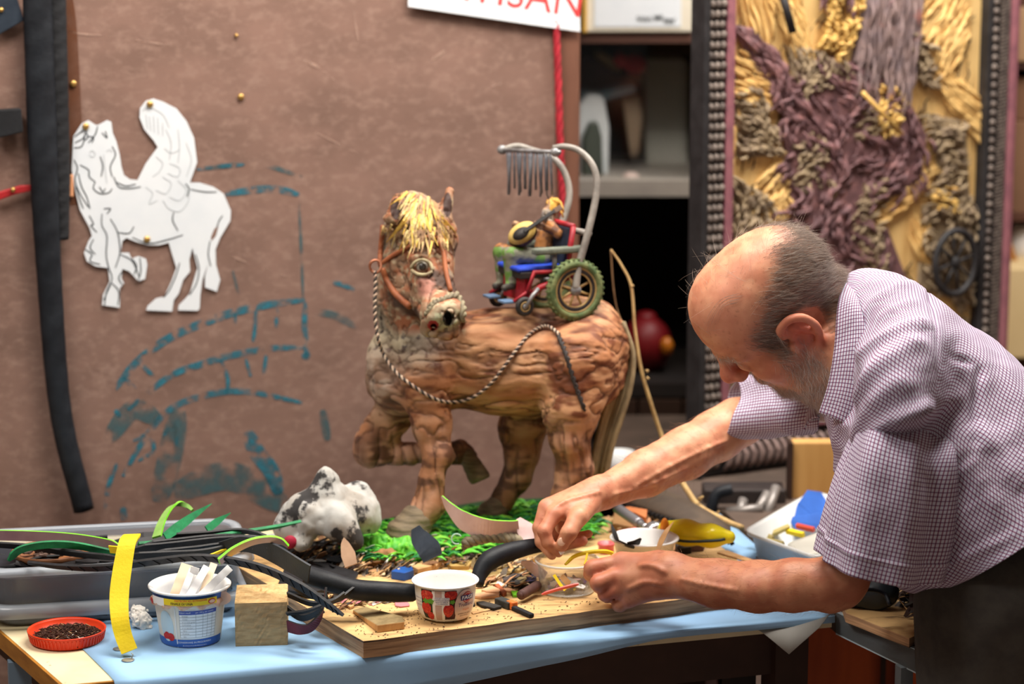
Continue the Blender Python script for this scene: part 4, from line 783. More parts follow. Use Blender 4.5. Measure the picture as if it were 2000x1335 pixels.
# ------------------------------------------------------------------ cups: helpers to print on their sides
class Cup:
    def __init__(s, c, prof): s.c = np.asarray(c, float); s.pr = np.array(prof)   # prof rows: radius, height (outer wall)
    def r(s, z): return np.interp(z, s.pr[:, 1], s.pr[:, 0])
    def pt(s, x, z, off=0.0, rm=None):
        r = s.r(z); f = x / (rm or s.r(s.pr[:, 1].max() * 0.5)); return s.c + V3((r + off) * math.sin(f), -(r + off) * math.cos(f), z)
    def patch(s, name, m, par, x0, x1, z0, z1, off=0.0004, nx=16, nz=8, smooth=True):
        V = [s.pt(x0 + (x1 - x0) * i / nx, z0 + (z1 - z0) * j / nz, off) for j in range(nz + 1) for i in range(nx + 1)]
        return mk(name, V, [(j * (nx + 1) + i, j * (nx + 1) + i + 1, (j + 1) * (nx + 1) + i + 1, (j + 1) * (nx + 1) + i) for j in range(nz) for i in range(nx)], m, par, smooth=smooth)
    def blob(s, name, m, par, cx, cz, rx, rz, off=0.0007, fn=None, n=20, clip=None):
        V = [s.pt(cx, cz, off)]
        for q in (0.5, 1.0):
            for i in range(n):
                a = 2 * math.pi * i / n; k = q * (fn(a) if fn else 1); z = cz + rz * k * math.sin(a); z = min(max(z, clip[0]), clip[1]) if clip else z; V.append(s.pt(cx + rx * k * math.cos(a), z, off))
        Fc = [(0, 1 + i, 1 + (i + 1) % n) for i in range(n)] + [(1 + i, 1 + n + i, 1 + n + (i + 1) % n, 1 + (i + 1) % n) for i in range(n)]
        return mk(name, V, Fc, m, par)
    def text(s, name, t, m, par, cx, cz, size, off=0.001, bold=0.0, sx=1.0, tilt=0.0, slant=0.0):
        V, Fc = text_mesh(t, size, bold); X = V[:, 0] * sx + slant * V[:, 1]; Y = V[:, 1] + tilt * V[:, 0]
        return mk(name, [s.pt(cx + a, cz + b, off) for a, b in zip(X, Y)], Fc, m, par, smooth=False)
M_wpl = mat('cup_white', (240, 240, 238), (232, 232, 230), 10, rough=0.35, sss=0.0); M_cblue = mat('cup_blue', (62, 110, 190), (54, 98, 178), 10, rough=0.4); M_nav = mat('print_navy', (56, 52, 120), rough=0.5)
M_lblue = mat('print_pale_blue', (196, 218, 228), rough=0.5); M_ccream = mat('cup_cream', (232, 222, 206), rough=0.45); M_red = mat('berry_red', (206, 44, 38), (176, 24, 28), 220, rough=0.4, lo=0.45, hi=0.6); M_lw = mat('print_white', (244, 242, 240), rough=0.5); M_gln = mat('print_grey', (150, 150, 150), rough=0.6)
# white and blue cup with sticks
yc = thing('yogurt_cup', 'white and blue plastic yogurt cup holding wooden sticks and paper tubes', 'cup', tuple(PZ(373, 1250, TZ + 0.0015)))
c0 = PZ(373, 1248, TZ + 0.0016); prof = [(0.0385, 0.0), (0.0405, 0.003), (0.0415, 0.012), (0.0475, 0.056), (0.0495, 0.066), (0.0505, 0.076)]
cu = Cup(c0, prof); H = 0.078
b = MB(); b.lathe(c0, [(0.0001, 0.001)] + prof + [(0.0555, H - 0.002), (0.056, H), (0.054, H + 0.0012), (0.049, H - 0.001), (0.0475, 0.066), (0.0395, 0.01), (0.0375, 0.004), (0.0001, 0.003)], 48); b.build('body', M_wpl, yc)
cu.patch('label_band', M_ccream, yc, -0.062, 0.062, 0.0125, 0.060, 0.0003, 32)
cu.patch('blue_band', M_cblue, yc, -0.062, 0.062, 0.001, 0.0125, 0.0005, 32)
cu.patch('blue_band', M_cblue, yc, -0.066, 0.066, 0.0665, 0.0755, 0.0005, 32)
cu.patch('white_line', M_lw, yc, -0.0146, -0.0134, 0.001, 0.058, 0.0008, 2)
cu.blob('pale_oval', M_lblue, yc, -0.030, 0.030, 0.012, 0.022, 0.0006)
for x, z, r in ((-0.0305, 0.0165, 0.0052), (-0.0235, 0.0150, 0.0056), (-0.0345, 0.0150, 0.004)): cu.blob('tomato', M_red, yc, x, z, r, r, 0.0010)
cu.patch('table_print', M_lw, yc, -0.0085, 0.0425, 0.0135, 0.0555, 0.0006, 16); cu.patch('table_header', mat('print_blue', (74, 90, 168), rough=0.5), yc, -0.0085, 0.0425, 0.0485, 0.054, 0.0009, 16)
for k in range(8): z = 0.0150 + k * 0.0042; cu.patch('table_line', M_gln, yc, -0.0085, 0.0425, z, z + 0.0004, 0.0009, 16, 1)
for x in (-0.0085, 0.013, 0.0225, 0.029, 0.036, 0.0425): cu.patch('table_line', M_gln, yc, x, x + 0.0004, 0.0150, 0.0485, 0.0009, 1, 6)
cu.text('table_text', 'Valori medi', M_lw, yc, -0.001, 0.0515, 0.0032, 0.0012); cu.text('table_text', 'per 100 g', M_lw, yc, 0.018, 0.0515, 0.0028, 0.0012); cu.text('table_text', 'per vasetto', M_lw, yc, 0.031, 0.0515, 0.0028, 0.0012)
for k, t in enumerate(('Sale', 'Proteine', 'Fibre', 'di cui zuccheri', 'Carboidrati', 'di cui acidi grassi', 'Grassi', 'Energia')): cu.text('table_text', t, M_gln, yc, -0.0005 + 0.0006 * (len(t) - 8) * 0.6, 0.0168 + k * 0.0042, 0.0026, 0.0012)
cu.text('band_text', 'CONSERVARE IN FRIGORIFERO', M_lw, yc, 0.012, 0.0085, 0.0036, 0.0010); cu.text('band_text', 'da consumarsi preferibilmente entro', M_lw, yc, 0.012, 0.0042, 0.0024, 0.0010)
M_yl = mat('yellow_print', (246, 214, 30), rough=0.5); M_peach = mat('peach_foil', (236, 192, 162), (222, 176, 150), 12, rough=0.4)
# peeled foil lid below the rim
n = 40; V = []
for j, (rr, z) in enumerate(((0.0492, 0.0665), (0.0515, 0.064), (0.0525, 0.0585))):
    for i in range(n + 1):
        f = -1.35 + 2.75 * i / n; cr = 0.0016 * math.sin(i * 1.7 + j) ; V.append(c0 + V3((rr + cr * j * 0.6) * math.sin(f), -(rr + cr * j * 0.6) * math.cos(f), z + 0.0015 * math.sin(i * 0.9) * j))
solid(mk('foil_lid', V, [(j * (n + 1) + i, j * (n + 1) + i + 1, (j + 1) * (n + 1) + i + 1, (j + 1) * (n + 1) + i) for j in range(2) for i in range(n)], M_peach, yc), 0.0003)
n = 12; V = [c0 + V3(0, 0, 0.066) + V3(0.049 * math.sin(1.15), -0.049 * math.cos(1.15), 0) + V3(0.014 * math.cos(2 * math.pi * i / n), -0.003, 0.010 * math.sin(2 * math.pi * i / n) - 0.001) for i in range(n)]
solid(mk('foil_tab', V, [tuple(range(n))], M_peach, yc, smooth=False), 0.0004)
cu2 = Cup(c0, [(0.0512, 0.05), (0.0530, 0.0745)])
cu2.patch('yellow_label', M_yl, yc, -0.029, 0.044, 0.0625, 0.0715, 0.0012, 24, 3); cu2.patch('silver_label', M_lw, yc, -0.052, -0.029, 0.060, 0.0715, 0.0012, 10, 3); cu2.blob('tomato', M_red, yc, -0.057, 0.062, 0.005, 0.005, 0.0016)
M_blk = mat('print_black', (40, 34, 30), rough=0.6); M_rp = mat('print_red', (208, 54, 44), rough=0.5)
cu2.text('label_text', 'PARTECIPA ALL ESTRAZIONE', M_rp, yc, 0.008, 0.0695, 0.0032, 0.0020, 0.00006); cu2.text('label_text', 'FINALE DI UNA', M_blk, yc, -0.004, 0.0652, 0.0042, 0.0020, 0.00008)
cu2.blob('red_seal', M_rp, yc, 0.036, 0.0665, 0.0055, 0.0035, 0.0020); cu2.blob('seal_centre', M_peach, yc, 0.036, 0.0665, 0.0042, 0.0024, 0.0024)
b = MB(); b.lathe(c0, [(0.0001, 0.03), (0.040, 0.03), (0.0405, 0.0315), (0.0001, 0.032)], 24); b.build('blue_wrap', mat('inner_blue', (40, 90, 160), (190, 196, 206), 30, rough=0.4), yc)
def stick(name, a, c, w, th, m, label, cat):
    bb = MB(); A_, C_ = P(*a), P(*c); d = nrm(C_ - A_); wx = nrm(np.cross(d, V3(0, -1, 0.2))); n = 6
    bb.ribbon([A_ + (C_ - A_) * t for t in np.linspace(0, 1, n)], wx, np.full(n, w * 0.00069), th); return bb.build(name, m, label=label, cat=cat, smooth=False)
M_stick = mat('pale_stick', (240, 218, 188), (228, 200, 166), 14, rough=0.6, stretch=(1, 1, 0.3)); M_pap = mat('white_wrapper', (242, 242, 242), (226, 228, 232), 20, rough=0.5)
stick('wooden_stick', (342, 1166, 3.250), (366, 1102, 3.275), 24, 0.002, M_stick, 'wide pale wooden stick in the white and blue cup, furthest from the block', 'stick')
stick('paper_tube', (354, 1168, 3.240), (376, 1112, 3.265), 13, 0.003, M_pap, 'white paper wrapper with crimped end beside the wide wooden stick', 'wrapper')
stick('paper_tube', (366, 1170, 3.232), (404, 1106, 3.262), 15, 0.003, M_pap, 'white paper wrapper in the middle of the white and blue cup', 'wrapper')
stick('wooden_stick', (392, 1166, 3.245), (418, 1100, 3.275), 14, 0.002, M_stick, 'peach wooden stick behind the middle paper wrapper', 'stick')
stick('paper_tube', (384, 1171, 3.228), (449, 1108, 3.255), 15, 0.004, M_pap, 'white paper wrapper leaning towards the wooden block', 'wrapper')
stick('wrapper_end', (372, 1112, 3.262), (388, 1116, 3.260), 14, 0.002, M_pap, 'crimped serrated wrapper end above the yogurt cup', 'wrapper')

# cup with strawberries
fc = thing('yogurt_cup', 'empty yogurt cup printed with strawberries at the front of the plywood', 'cup', tuple(PZ(870, 1203, BZ + 0.0004)))
c0 = PZ(870, 1203, BZ + 0.0006); prof = [(0.027, 0.0), (0.0325, 0.003), (0.0365, 0.010), (0.0395, 0.020), (0.0412, 0.035), (0.0422, 0.049)]; H = 0.0515
cu = Cup(c0, prof)
b = MB(); b.lathe(c0, [(0.0001, 0.001)] + prof + [(0.0455, H - 0.0012), (0.0462, H + 0.0003), (0.0448, H + 0.0018), (0.0412, H - 0.001), (0.0408, 0.047), (0.0395, 0.043), (0.038, 0.020), (0.034, 0.008), (0.026, 0.003), (0.0001, 0.0025)], 56)
b.build('body', mat('cup_used_white', (238, 236, 232), (228, 228, 226), 10, rough=0.4, c3=(110, 104, 100), scale3=90, lo3=0.69, hi3=0.73), fc)
M_pkst = mat('print_pinkbeige', (206, 180, 172), (190, 160, 154), 60, rough=0.5); M_berry = mat('strawberry_print', (210, 52, 36), (172, 26, 30), 260, rough=0.4, lo=0.45, hi=0.6, c3=(240, 150, 100), scale3=420, lo3=0.62, hi3=0.66); M_dkb = mat('print_dark_green', (44, 62, 34), (30, 34, 26), 60, rough=0.5); M_leaf = mat('print_leaf', (96, 160, 48), rough=0.5)
Z1 = 0.0475
cu.patch('photo_band', M_dkb, fc, -0.034, -0.0135, 0.002, Z1, 0.0004, 10); cu.patch('photo_band', mat('print_darkred', (96, 28, 30), (60, 20, 24), 80, rough=0.5), fc, 0.0005, 0.016, 0.002, Z1, 0.0004, 10)
cu.patch('stripe', M_lw, fc, -0.0165, -0.0125, 0.002, Z1, 0.0008, 3); cu.patch('stripe', M_pkst, fc, -0.0125, -0.0035, 0.002, Z1, 0.0006, 5); cu.patch('stripe', M_lw, fc, -0.0035, 0.0005, 0.002, Z1, 0.0008, 3)
for x, z, rx, rz in ((-0.0245, 0.0405, 0.0095, 0.0085), (-0.0265, 0.0225, 0.0078, 0.0085), (-0.0205, 0.0115, 0.0052, 0.006), (0.0085, 0.0425, 0.0085, 0.0065), (0.0055, 0.0205, 0.0072, 0.0095)): cu.blob('strawberry', M_berry, fc, x, z, rx, rz, 0.0009, lambda a: 1 - 0.12 * math.sin(a) ** 3, clip=(0.003, Z1))
for x, z, rx, rz, ph in ((-0.0255, 0.032, 0.006, 0.004, 0), (-0.0185, 0.0325, 0.005, 0.0045, 1), (0.0105, 0.032, 0.004, 0.0035, 2)): cu.blob('leaf_print', M_leaf, fc, x, z, rx, rz, 0.0012, lambda a, p=ph: 0.55 + 0.45 * abs(math.sin(a * 2.5 + p)))
cu.patch('text_panel', M_lw, fc, -0.0135, 0.0065, 0.0275, 0.0385, 0.0011, 8, 4)
for k, t in enumerate(('YOGURT COLATO', 'CON POCHI GRASSI', 'RICETTA GRECA', 'CON FRAGOLA')): cu.text('small_text', t, M_nav, fc, -0.0035, 0.0372 - k * 0.0026, 0.0024, 0.0016, 0.00003, 0.92)
cu.blob('logo_oval', mat('print_blush', (232, 208, 198), rough=0.5), fc, 0.030, 0.024, 0.0165, 0.0245, 0.0011, n=32, clip=(0.0025, Z1))
cu.blob('logo_disc', M_rp, fc, 0.0318, 0.0365, 0.0078, 0.0078, 0.0014, n=28); cu.blob('logo_disc', mat('print_blush', (232, 208, 198)), fc, 0.0318, 0.0365, 0.0066, 0.0066, 0.0017, n=28); cu.blob('logo_disc', M_rp, fc, 0.0318, 0.0365, 0.0057, 0.0057, 0.0019, n=28)
cu.patch('logo_band', M_nav, fc, 0.0214, 0.0422, 0.0330, 0.0400, 0.0022, 10, 3)
cu.text('logo_text', 'FAGE', M_lw, fc, 0.0318, 0.0365, 0.0068, 0.0026, 0.00016, 1.15); cu.text('logo_text', 'TruBlend', M_nav, fc, 0.0312, 0.0262, 0.0072, 0.0016, 0.0, 0.95, 0, 0.1)
cu.text('logo_text', 'fragola', mat('print_salmon', (214, 120, 96), rough=0.5), fc, 0.0312, 0.0195, 0.0042, 0.0016); cu.text('logo_text', 'prodotto con yogurt', M_blk, fc, 0.0300, 0.0135, 0.0026, 0.0016, 0.00003); cu.text('logo_text', 'senza zuccheri', M_blk, fc, 0.0300, 0.0105, 0.0026, 0.0016, 0.00003)
cu.text('side_text', 'Ingredienti: latte', M_nav, fc, -0.041, 0.034, 0.0026, 0.0008); cu.text('side_text', 'fermenti lattici', M_nav, fc, -0.041, 0.029, 0.0026, 0.0008); cu.text('side_text', 'fragole 12%', M_nav, fc, -0.041, 0.024, 0.0026, 0.0008)
ci = Cup(c0, [(0.0375, 0.0), (0.0405, 0.05)])
for x, z, rx in ((math.pi * 0.039 - 0.012, 0.044, 0.006), (-math.pi * 0.039 + 0.014, 0.0445, 0.003), (math.pi * 0.039 - 0.05, 0.042, 0.0025)): ci.blob('smudge', mat('grey_smudge', (120, 116, 116), rough=0.8), fc, x, z, rx, 0.0016, 0.0, lambda a: 0.7 + 0.3 * math.sin(a * 3))

# red lid of brown shreds
rl = thing('red_dish', 'orange red plastic lid filled with brown shreds on the cream table corner', 'dish', tuple(PZ(131, 1252, TZ)))
c0 = PZ(131, 1250, TZ + 0.0008); M_or = mat('orange_red_plastic', (236, 70, 30), (220, 56, 24), 8, rough=0.35)
b = MB(); b.lathe(c0, [(0.0001, 0.0), (0.046, 0.0), (0.0485, 0.002), (0.0515, 0.014), (0.0530, 0.0165), (0.0518, 0.0175), (0.0498, 0.015), (0.0470, 0.004), (0.0001, 0.003)], 64); b.build('dish', M_or, rl)
for k in range(60):
    a = k * 2 * math.pi / 60; d = V3(math.cos(a), math.sin(a), 0); b = MB(); b.bar(c0 + d * 0.0492 + V3(0, 0, 0.003), c0 + d * 0.0515 + V3(0, 0, 0.013), 0.0014, 0.0014, d); b.build('rim_rib', M_or, rl, smooth=False)
rg = random.Random(21); mbs = [MB(), MB(), MB()]
for i in range(1500):
    r = 0.046 * math.sqrt(rg.random()); a = rg.uniform(0, 6.28); h = 0.004 + 0.009 * (1 - (r / 0.046) ** 2) * rg.random() + 0.006 * rg.random(); p = c0 + V3(r * math.cos(a), r * math.sin(a), h); t = rg.uniform(0, 6.28); L = rg.uniform(0.003, 0.009)
    d = V3(math.cos(t), math.sin(t), rg.uniform(-0.3, 0.3)) * L / 2; mbs[0 if i % 12 else (1 if i % 5 else 2)].bar(p - d, p + d, 0.0012, 0.0008)
for q, m_, nm in zip(mbs, (mat('brown_shred', (84, 52, 38), (54, 32, 24), 60, rough=0.8), mat('tan_shred', (170, 130, 90), rough=0.8), mat('pale_shred', (226, 220, 210), rough=0.7)), ('shreds', 'tan_shreds', 'pale_shreds')): q.build(nm, m_, rl, kind='stuff', smooth=False)
# tissue and tabs
tis = SDF(); c0 = PZ(277, 1226, TZ)
tis.chain([c0 + V3(-0.008, 0.01, 0.02), c0 + V3(0, 0, 0.012), c0 + V3(0.006, -0.004, 0.004)], [0.010, 0.012, 0.009], 0.008)
Vt, Qt = tis.mesh(0.0009, lambda X: 0.009 * (np.abs(fbm(X, 130, 3, 4) - 0.5) * 2 - 0.3)); mk('crumpled_tissue', Vt, Qt, mat('tissue', (232, 228, 220), rough=0.9), label='small crumpled white tissue behind the yellow hanging strip', cat='tissue')
for (x, y, lab) in ((250, 1289, 'small grey metal tab lying free on the blue paper'), (233, 1267, 'small grey metal tab half under the yellow strip')):
    t = thing('pull_tab', lab, 'tab', tuple(PZ(x, y, TZ + 0.0015))); c1 = PZ(x, y, TZ + 0.002); b = MB(); b.lathe(c1, [(0.0001, 0), (0.008, 0), (0.0085, 0.001), (0.007, 0.0014), (0.0001, 0.001)], 20); b.build('disc', mat('dull_tin', (160, 158, 150), rough=0.4, metal=0.6), t)
    b = MB(); b.tube([c1 + V3(0.004, 0.004, 0.001), c1 + V3(0.006, 0.005, 0.006), c1 + V3(0.004, 0.006, 0.008)], 0.0008, 5); b.build('loop', mat('dull_tin', (160, 158, 150)), t)

# ------------------------------------------------------------------ scraps on the plywood
def scrap(name, poly, th, m, label, cat='scrap', lift=0.0004, z=BZ, bv=0.0006, tilt=0.0):
    pts = [PZ(x, y, z + lift) for x, y in poly]
    if tilt:
        ys = [p[1] for p in pts]; y0 = min(ys)
        pts = [p + V3(0, 0, (p[1] - y0) * tilt) for p in pts]
    bb = MB(); bb.prism(pts, V3(0, 0, 1), th); o = bb.build(name, m, smooth=False, label=label, cat=cat); bevel(o, bv, 1); return o
M_tan = mat('tan_wood', (206, 164, 112), (182, 138, 88), 20, rough=0.7, stretch=(1, 4, 1)); M_tan2 = mat('peach_wood', (222, 172, 130), (204, 150, 108), 20, rough=0.7); M_olv = mat('dusty_wedge', (148, 128, 88), (118, 100, 66), 40, rough=0.9, bump=0.4, bscale=220)
wg = thing('wooden_wedge', 'dusty tapered wooden wedge lying at the front of the plywood', 'wedge', tuple(PZ(740, 1215, BZ)))
V = [PZ(*q, BZ + 0.0003) for q in ((689, 1196), (737, 1235), (790, 1228), (786, 1216), (712, 1189))]; ths = [0.004, 0.0105, 0.0105, 0.010, 0.004]
bb = MB(); k = 5; Vv = V + [v + V3(0, 0, t) for v, t in zip(V, ths)]; bb.add(Vv, [tuple(range(5))[::-1], tuple(range(5, 10))] + [(i, (i + 1) % 5, (i + 1) % 5 + 5, i + 5) for i in range(5)], 0); bb.m = [0, 0, 1, 1, 1, 1, 1]
o = bb.build('body', [M_olv, M_tan], wg, smooth=False); bevel(o, 0.001, 2)
M_pk2 = mat('dusty_pink', (196, 122, 128), rough=0.7); M_wht = mat('off_white', (224, 220, 212), rough=0.7); M_char2 = mat('char_scrap', (58, 54, 50), (40, 38, 36), 30, rough=0.8, bump=0.3, bscale=150); M_or2 = mat('rust_scrap', (178, 96, 58), (150, 76, 44), 20, rough=0.7); M_pur = mat('violet_scrap', (70, 60, 140), rough=0.5)
for a in [('rubber_scrap', [(770, 1172), (782, 1167), (800, 1180), (800, 1184), (782, 1186), (772, 1184)], 0.002, M_pk2, 'dusty pink torn scrap beside the strawberry cup'), ('paper_scrap', [(725, 1178), (730, 1174), (766, 1166), (770, 1168), (740, 1178), (728, 1183)], 0.0012, M_wht, 'thin white torn strip pointing at the pink scrap'),
          ('bark_scrap', [(676, 1166), (690, 1158), (706, 1160), (708, 1170), (692, 1178), (678, 1174)], 0.010, M_char2, 'lump of grey charred bark under the thick tube'), ('shaving', [(674, 1170), (678, 1172), (692, 1186), (684, 1190), (676, 1184)], 0.004, M_tan, 'curled tan wood shaving below the charred bark'),
          ('shaving', [(655, 1176), (690, 1160), (692, 1164), (660, 1180)], 0.003, mat('grey_wood', (150, 140, 116), rough=0.8), 'thin grey wood sliver beside the charred bark'), ('rubber_scrap', [(708, 1158), (734, 1162), (735, 1166), (716, 1166)], 0.003, mat('red_edge', (190, 60, 60), rough=0.5), 'small red and black sliver under the thick tube'),
          ('shaving', [(710, 1172), (742, 1168), (744, 1172), (716, 1176)], 0.002, M_olv, 'flat olive sliver left of the white torn strip'), ('green_strip', [(776, 1164), (812, 1164), (812, 1170), (780, 1169)], 0.002, M_g1, 'green strip end tucked behind the strawberry cup'),
          ('blue_scrap', [(764, 1130), (780, 1122), (804, 1120), (808, 1128), (790, 1134)], 0.012, mat('bright_blue', (30, 84, 168), rough=0.4), 'bright blue plastic piece behind the strawberry cup'), ('wood_scrap', [(806, 1118), (850, 1092), (890, 1088), (880, 1100), (840, 1118), (816, 1124)], 0.010, M_tan, 'large pale splintered wood piece behind the strawberry cup'),
          ('wood_scrap', [(870, 1104), (900, 1096), (925, 1100), (915, 1112), (880, 1112)], 0.006, mat('yellow_wood', (198, 168, 100), (170, 138, 76), 20, rough=0.7), 'yellowish splintered wood between strawberry cup and curved tube'), ('wood_scrap', [(882, 1092), (924, 1088), (926, 1092), (900, 1100), (884, 1098)], 0.003, mat('pinkish_wood', (206, 168, 146), rough=0.7), 'thin pinkish wood chip before the green base'),
          ('wood_scrap', [(940, 1128), (980, 1112), (1030, 1106), (1034, 1112), (990, 1126), (950, 1138)], 0.005, mat('olive_wood', (188, 160, 100), (150, 122, 70), 20, rough=0.7), 'olive wood splinters right of the curved black tube'), ('wood_scrap', [(950, 1132), (962, 1126), (968, 1130), (956, 1138)], 0.004, M_tan2, 'small square peach chip beside the curved tube'),
          ('rubber_scrap', [(994, 1146), (1004, 1132), (1022, 1136), (1028, 1146), (1012, 1152)], 0.009, M_char2, 'dark grey lump of rubber left of the clear cup'), ('paper_scrap', [(968, 1150), (972, 1134), (978, 1142), (990, 1148), (976, 1152)], 0.005, M_wht, 'small white torn paper flag left of the clear cup'),
          ('paper_scrap', [(1010, 1126), (1030, 1118), (1050, 1120), (1048, 1130), (1022, 1130)], 0.003, mat('pale_blue_scrap', (186, 204, 218), rough=0.6), 'pale blue flat scrap behind the clear cup'), ('rubber_scrap', [(1022, 1136), (1034, 1128), (1048, 1132), (1046, 1142), (1028, 1144)], 0.007, mat('dark_violet', (40, 36, 62), rough=0.5), 'black and violet scrap beside the clear cup'),
          ('leather_scrap', [(924, 1164), (944, 1160), (976, 1162), (974, 1168), (940, 1170), (926, 1168)], 0.004, M_tan2, 'peach leather sliver on the plywood before the curved tube'), ('leather_scrap', [(940, 1158), (960, 1150), (978, 1158), (974, 1164), (950, 1162)], 0.006, M_tan2, 'folded peach leather flap on the plywood'),
          ('leather_scrap', [(966, 1148), (974, 1146), (990, 1162), (982, 1166)], 0.006, M_or2, 'rust brown strip leaning on the peach leather flap'), ('leather_scrap', [(984, 1148), (1016, 1158), (1014, 1163), (982, 1153)], 0.003, M_tan2, 'narrow peach sliver touching the lime crumb'), ('lime_crumb', [(998, 1158), (1016, 1158), (1014, 1166), (1002, 1166)], 0.004, M_lime, 'lime green crumb on the plywood'),
          ('bark_scrap', [(930, 1180), (944, 1178), (968, 1184), (980, 1188), (964, 1192), (940, 1186)], 0.004, M_char2, 'black ragged splinter right of the strawberry cup'), ('bark_scrap', [(918, 1180), (926, 1178), (928, 1184), (920, 1185)], 0.003, M_char2, 'tiny black crumb touching the strawberry cup'), ('shaving', [(920, 1196), (956, 1188), (958, 1191), (924, 1199)], 0.001, M_tan, 'pale thin chip in front of the black ragged splinter'),
          ('wood_scrap', [(1400, 1080), (1420, 1076), (1470, 1094), (1460, 1098)], 0.002, M_tan, 'flat tan chip on the right end of the plywood')]: scrap(*a)
b = MB(); b.tube(spx([(1017, 1162, 3.36), (1034, 1152, 3.38), (1050, 1142, 3.40)], 8), 0.0068, 14); b.tube(spx([(1015.5, 1163, 3.359), (1018, 1161.5, 3.361)], 3), 0.0048, 12); b.build('bark_tube', mat('brown_tube', (92, 62, 56), (70, 46, 42), 40, rough=0.7), label='short brown hollow tube lying against the clear cup', cat='tube')
# black clip tool
ct = thing('black_clip', 'black knife-like clip with an orange patch near the clear cup', 'tool', tuple(PZ(1000, 1185, BZ)))
def barp(name, a, c, w, h, m, par):
    bb = MB(); bb.bar(PZ(*a, BZ + h / 2 + 0.0005), PZ(*c, BZ + h / 2 + 0.0005), w, h); return bevel(bb.build(name, m, par, smooth=False), 0.0015)
barp('head', (973, 1172), (1000, 1182), 0.014, 0.010, mat('clip_black', (44, 46, 44), (70, 70, 66), 60, rough=0.6), ct); barp('blade', (994, 1182), (1039, 1202), 0.008, 0.006, M_rubm, ct); barp('orange_patch', (994, 1178), (1006, 1183), 0.010, 0.0112, mat('orange_patch', (214, 110, 44), rough=0.6), ct)
# shavings and crumbs as stuff
def litter(name, poly, cnt, ms, size, label, cat, seed, z=BZ, h=0.012, curl=True, dark=None):
    rg = random.Random(seed); xs = [p[0] for p in poly]; ys = [p[1] for p in poly]; bb = MB(); done = 0
    while done < cnt:
        x, y = rg.uniform(min(xs), max(xs)), rg.uniform(min(ys), max(ys))
        if not inpoly(x, y, poly): continue
        p = PZ(x, y, z) + V3(0, 0, rg.random() ** 2 * h + 0.001); a = rg.gauss(0.2, 0.8); L = size * rg.uniform(0.4, 1.6); d = V3(math.cos(a), math.sin(a), rg.uniform(-0.15, 0.25)); k = rg.randrange(len(ms)); cv = rg.uniform(0, 0.35) if curl else 0
        pt = [p + d * L * t + V3(0, 0, cv * L * math.sin(t * 3.14)) for t in (-0.5, -0.17, 0.17, 0.5)]; w = L * rg.uniform(0.12, 0.4)
        bb.ribbon(pt, V3(-d[1], d[0], rg.uniform(-0.6, 0.6)), [w * 0.5, w, w, w * 0.3], 0.0008, (k, k, k)); done += 1
    return bb.build(name, ms, kind='stuff', label=label, cat=cat, smooth=False)
tans = [M_tan, M_tan2, mat('cream_chip', (226, 200, 158), rough=0.7), mat('brown_chip', (130, 92, 62), rough=0.8), mat('grey_chip', (110, 100, 88), rough=0.8)]
litter('rubber_scraps', [(540, 1062), (640, 1054), (690, 1058), (684, 1104), (640, 1118), (560, 1110)], 190, [M_drk, M_char2, M_rubm, mat('brown_chip', (130, 92, 62), rough=0.8)], 0.03, 'dark rubber scraps heaped in the shadow under the cloth bundle', 'scraps', 44, h=0.02)  # rubber scraps whose dark colours also stand in for shade below the bundle
litter('wood_shavings', [(640, 1090), (700, 1085), (800, 1100), (810, 1130), (700, 1122), (650, 1112)], 300, tans + [M_char2, M_char2, M_dwood], 0.017, 'tan wood shavings strewn between black tube and green base', 'shavings', 31)
litter('wood_shavings', [(800, 1100), (930, 1085), (1050, 1100), (1050, 1160), (940, 1150), (930, 1110), (820, 1118)], 320, tans + [M_char2, M_dwood, M_olv], 0.017, 'tan wood shavings strewn around the curved black tube', 'shavings', 32)
litter('wood_shavings', [(640, 1165), (730, 1160), (800, 1176), (720, 1185), (660, 1190)], 130, tans + [M_char2, M_char2, M_dwood, M_pk2], 0.013, 'mixed chips between tread strip and strawberry cup', 'shavings', 33)
litter('dark_crumbs', [(660, 1190), (900, 1180), (1180, 1160), (1170, 1180), (760, 1250), (700, 1240)], 260, [mat('crumb', (92, 64, 36), rough=0.9), M_char2], 0.0022, 'dark crumbs of sawdust scattered on the plywood front', 'crumbs', 34, h=0.0005, curl=False)
litter('wood_shavings', [(1190, 1010), (1330, 1030), (1400, 1070), (1340, 1085), (1180, 1060)], 110, tans + [M_char2], 0.015, 'chips strewn around the white cup beyond the hands', 'shavings', 35)
litter('torn_bits', [(690, 1060), (840, 1050), (1000, 1060), (1040, 1085), (900, 1090), (720, 1095)], 60, [M_pink, M_tan2, M_wht, M_or2], 0.012, 'pink, white and rust torn bits strewn over the green base', 'bits', 37, z=BZ + 0.014, h=0.012)
lump = SDF(); c0 = PZ(745, 1105, BZ); lump.chain([c0 + V3(-0.01, 0, 0.01), c0 + V3(0.012, 0.004, 0.013)], [0.012, 0.014], 0.01); Vt, Qt = lump.mesh(0.0014, lambda X: 0.008 * (fbm(X, 120, 3, 8) - 0.5)); mk('bark_lump', Vt, Qt, mat('bark_tan', (168, 122, 80), (112, 76, 50), 60, rough=0.9), label='crumpled tan bark lump between tube and green base', cat='bark')

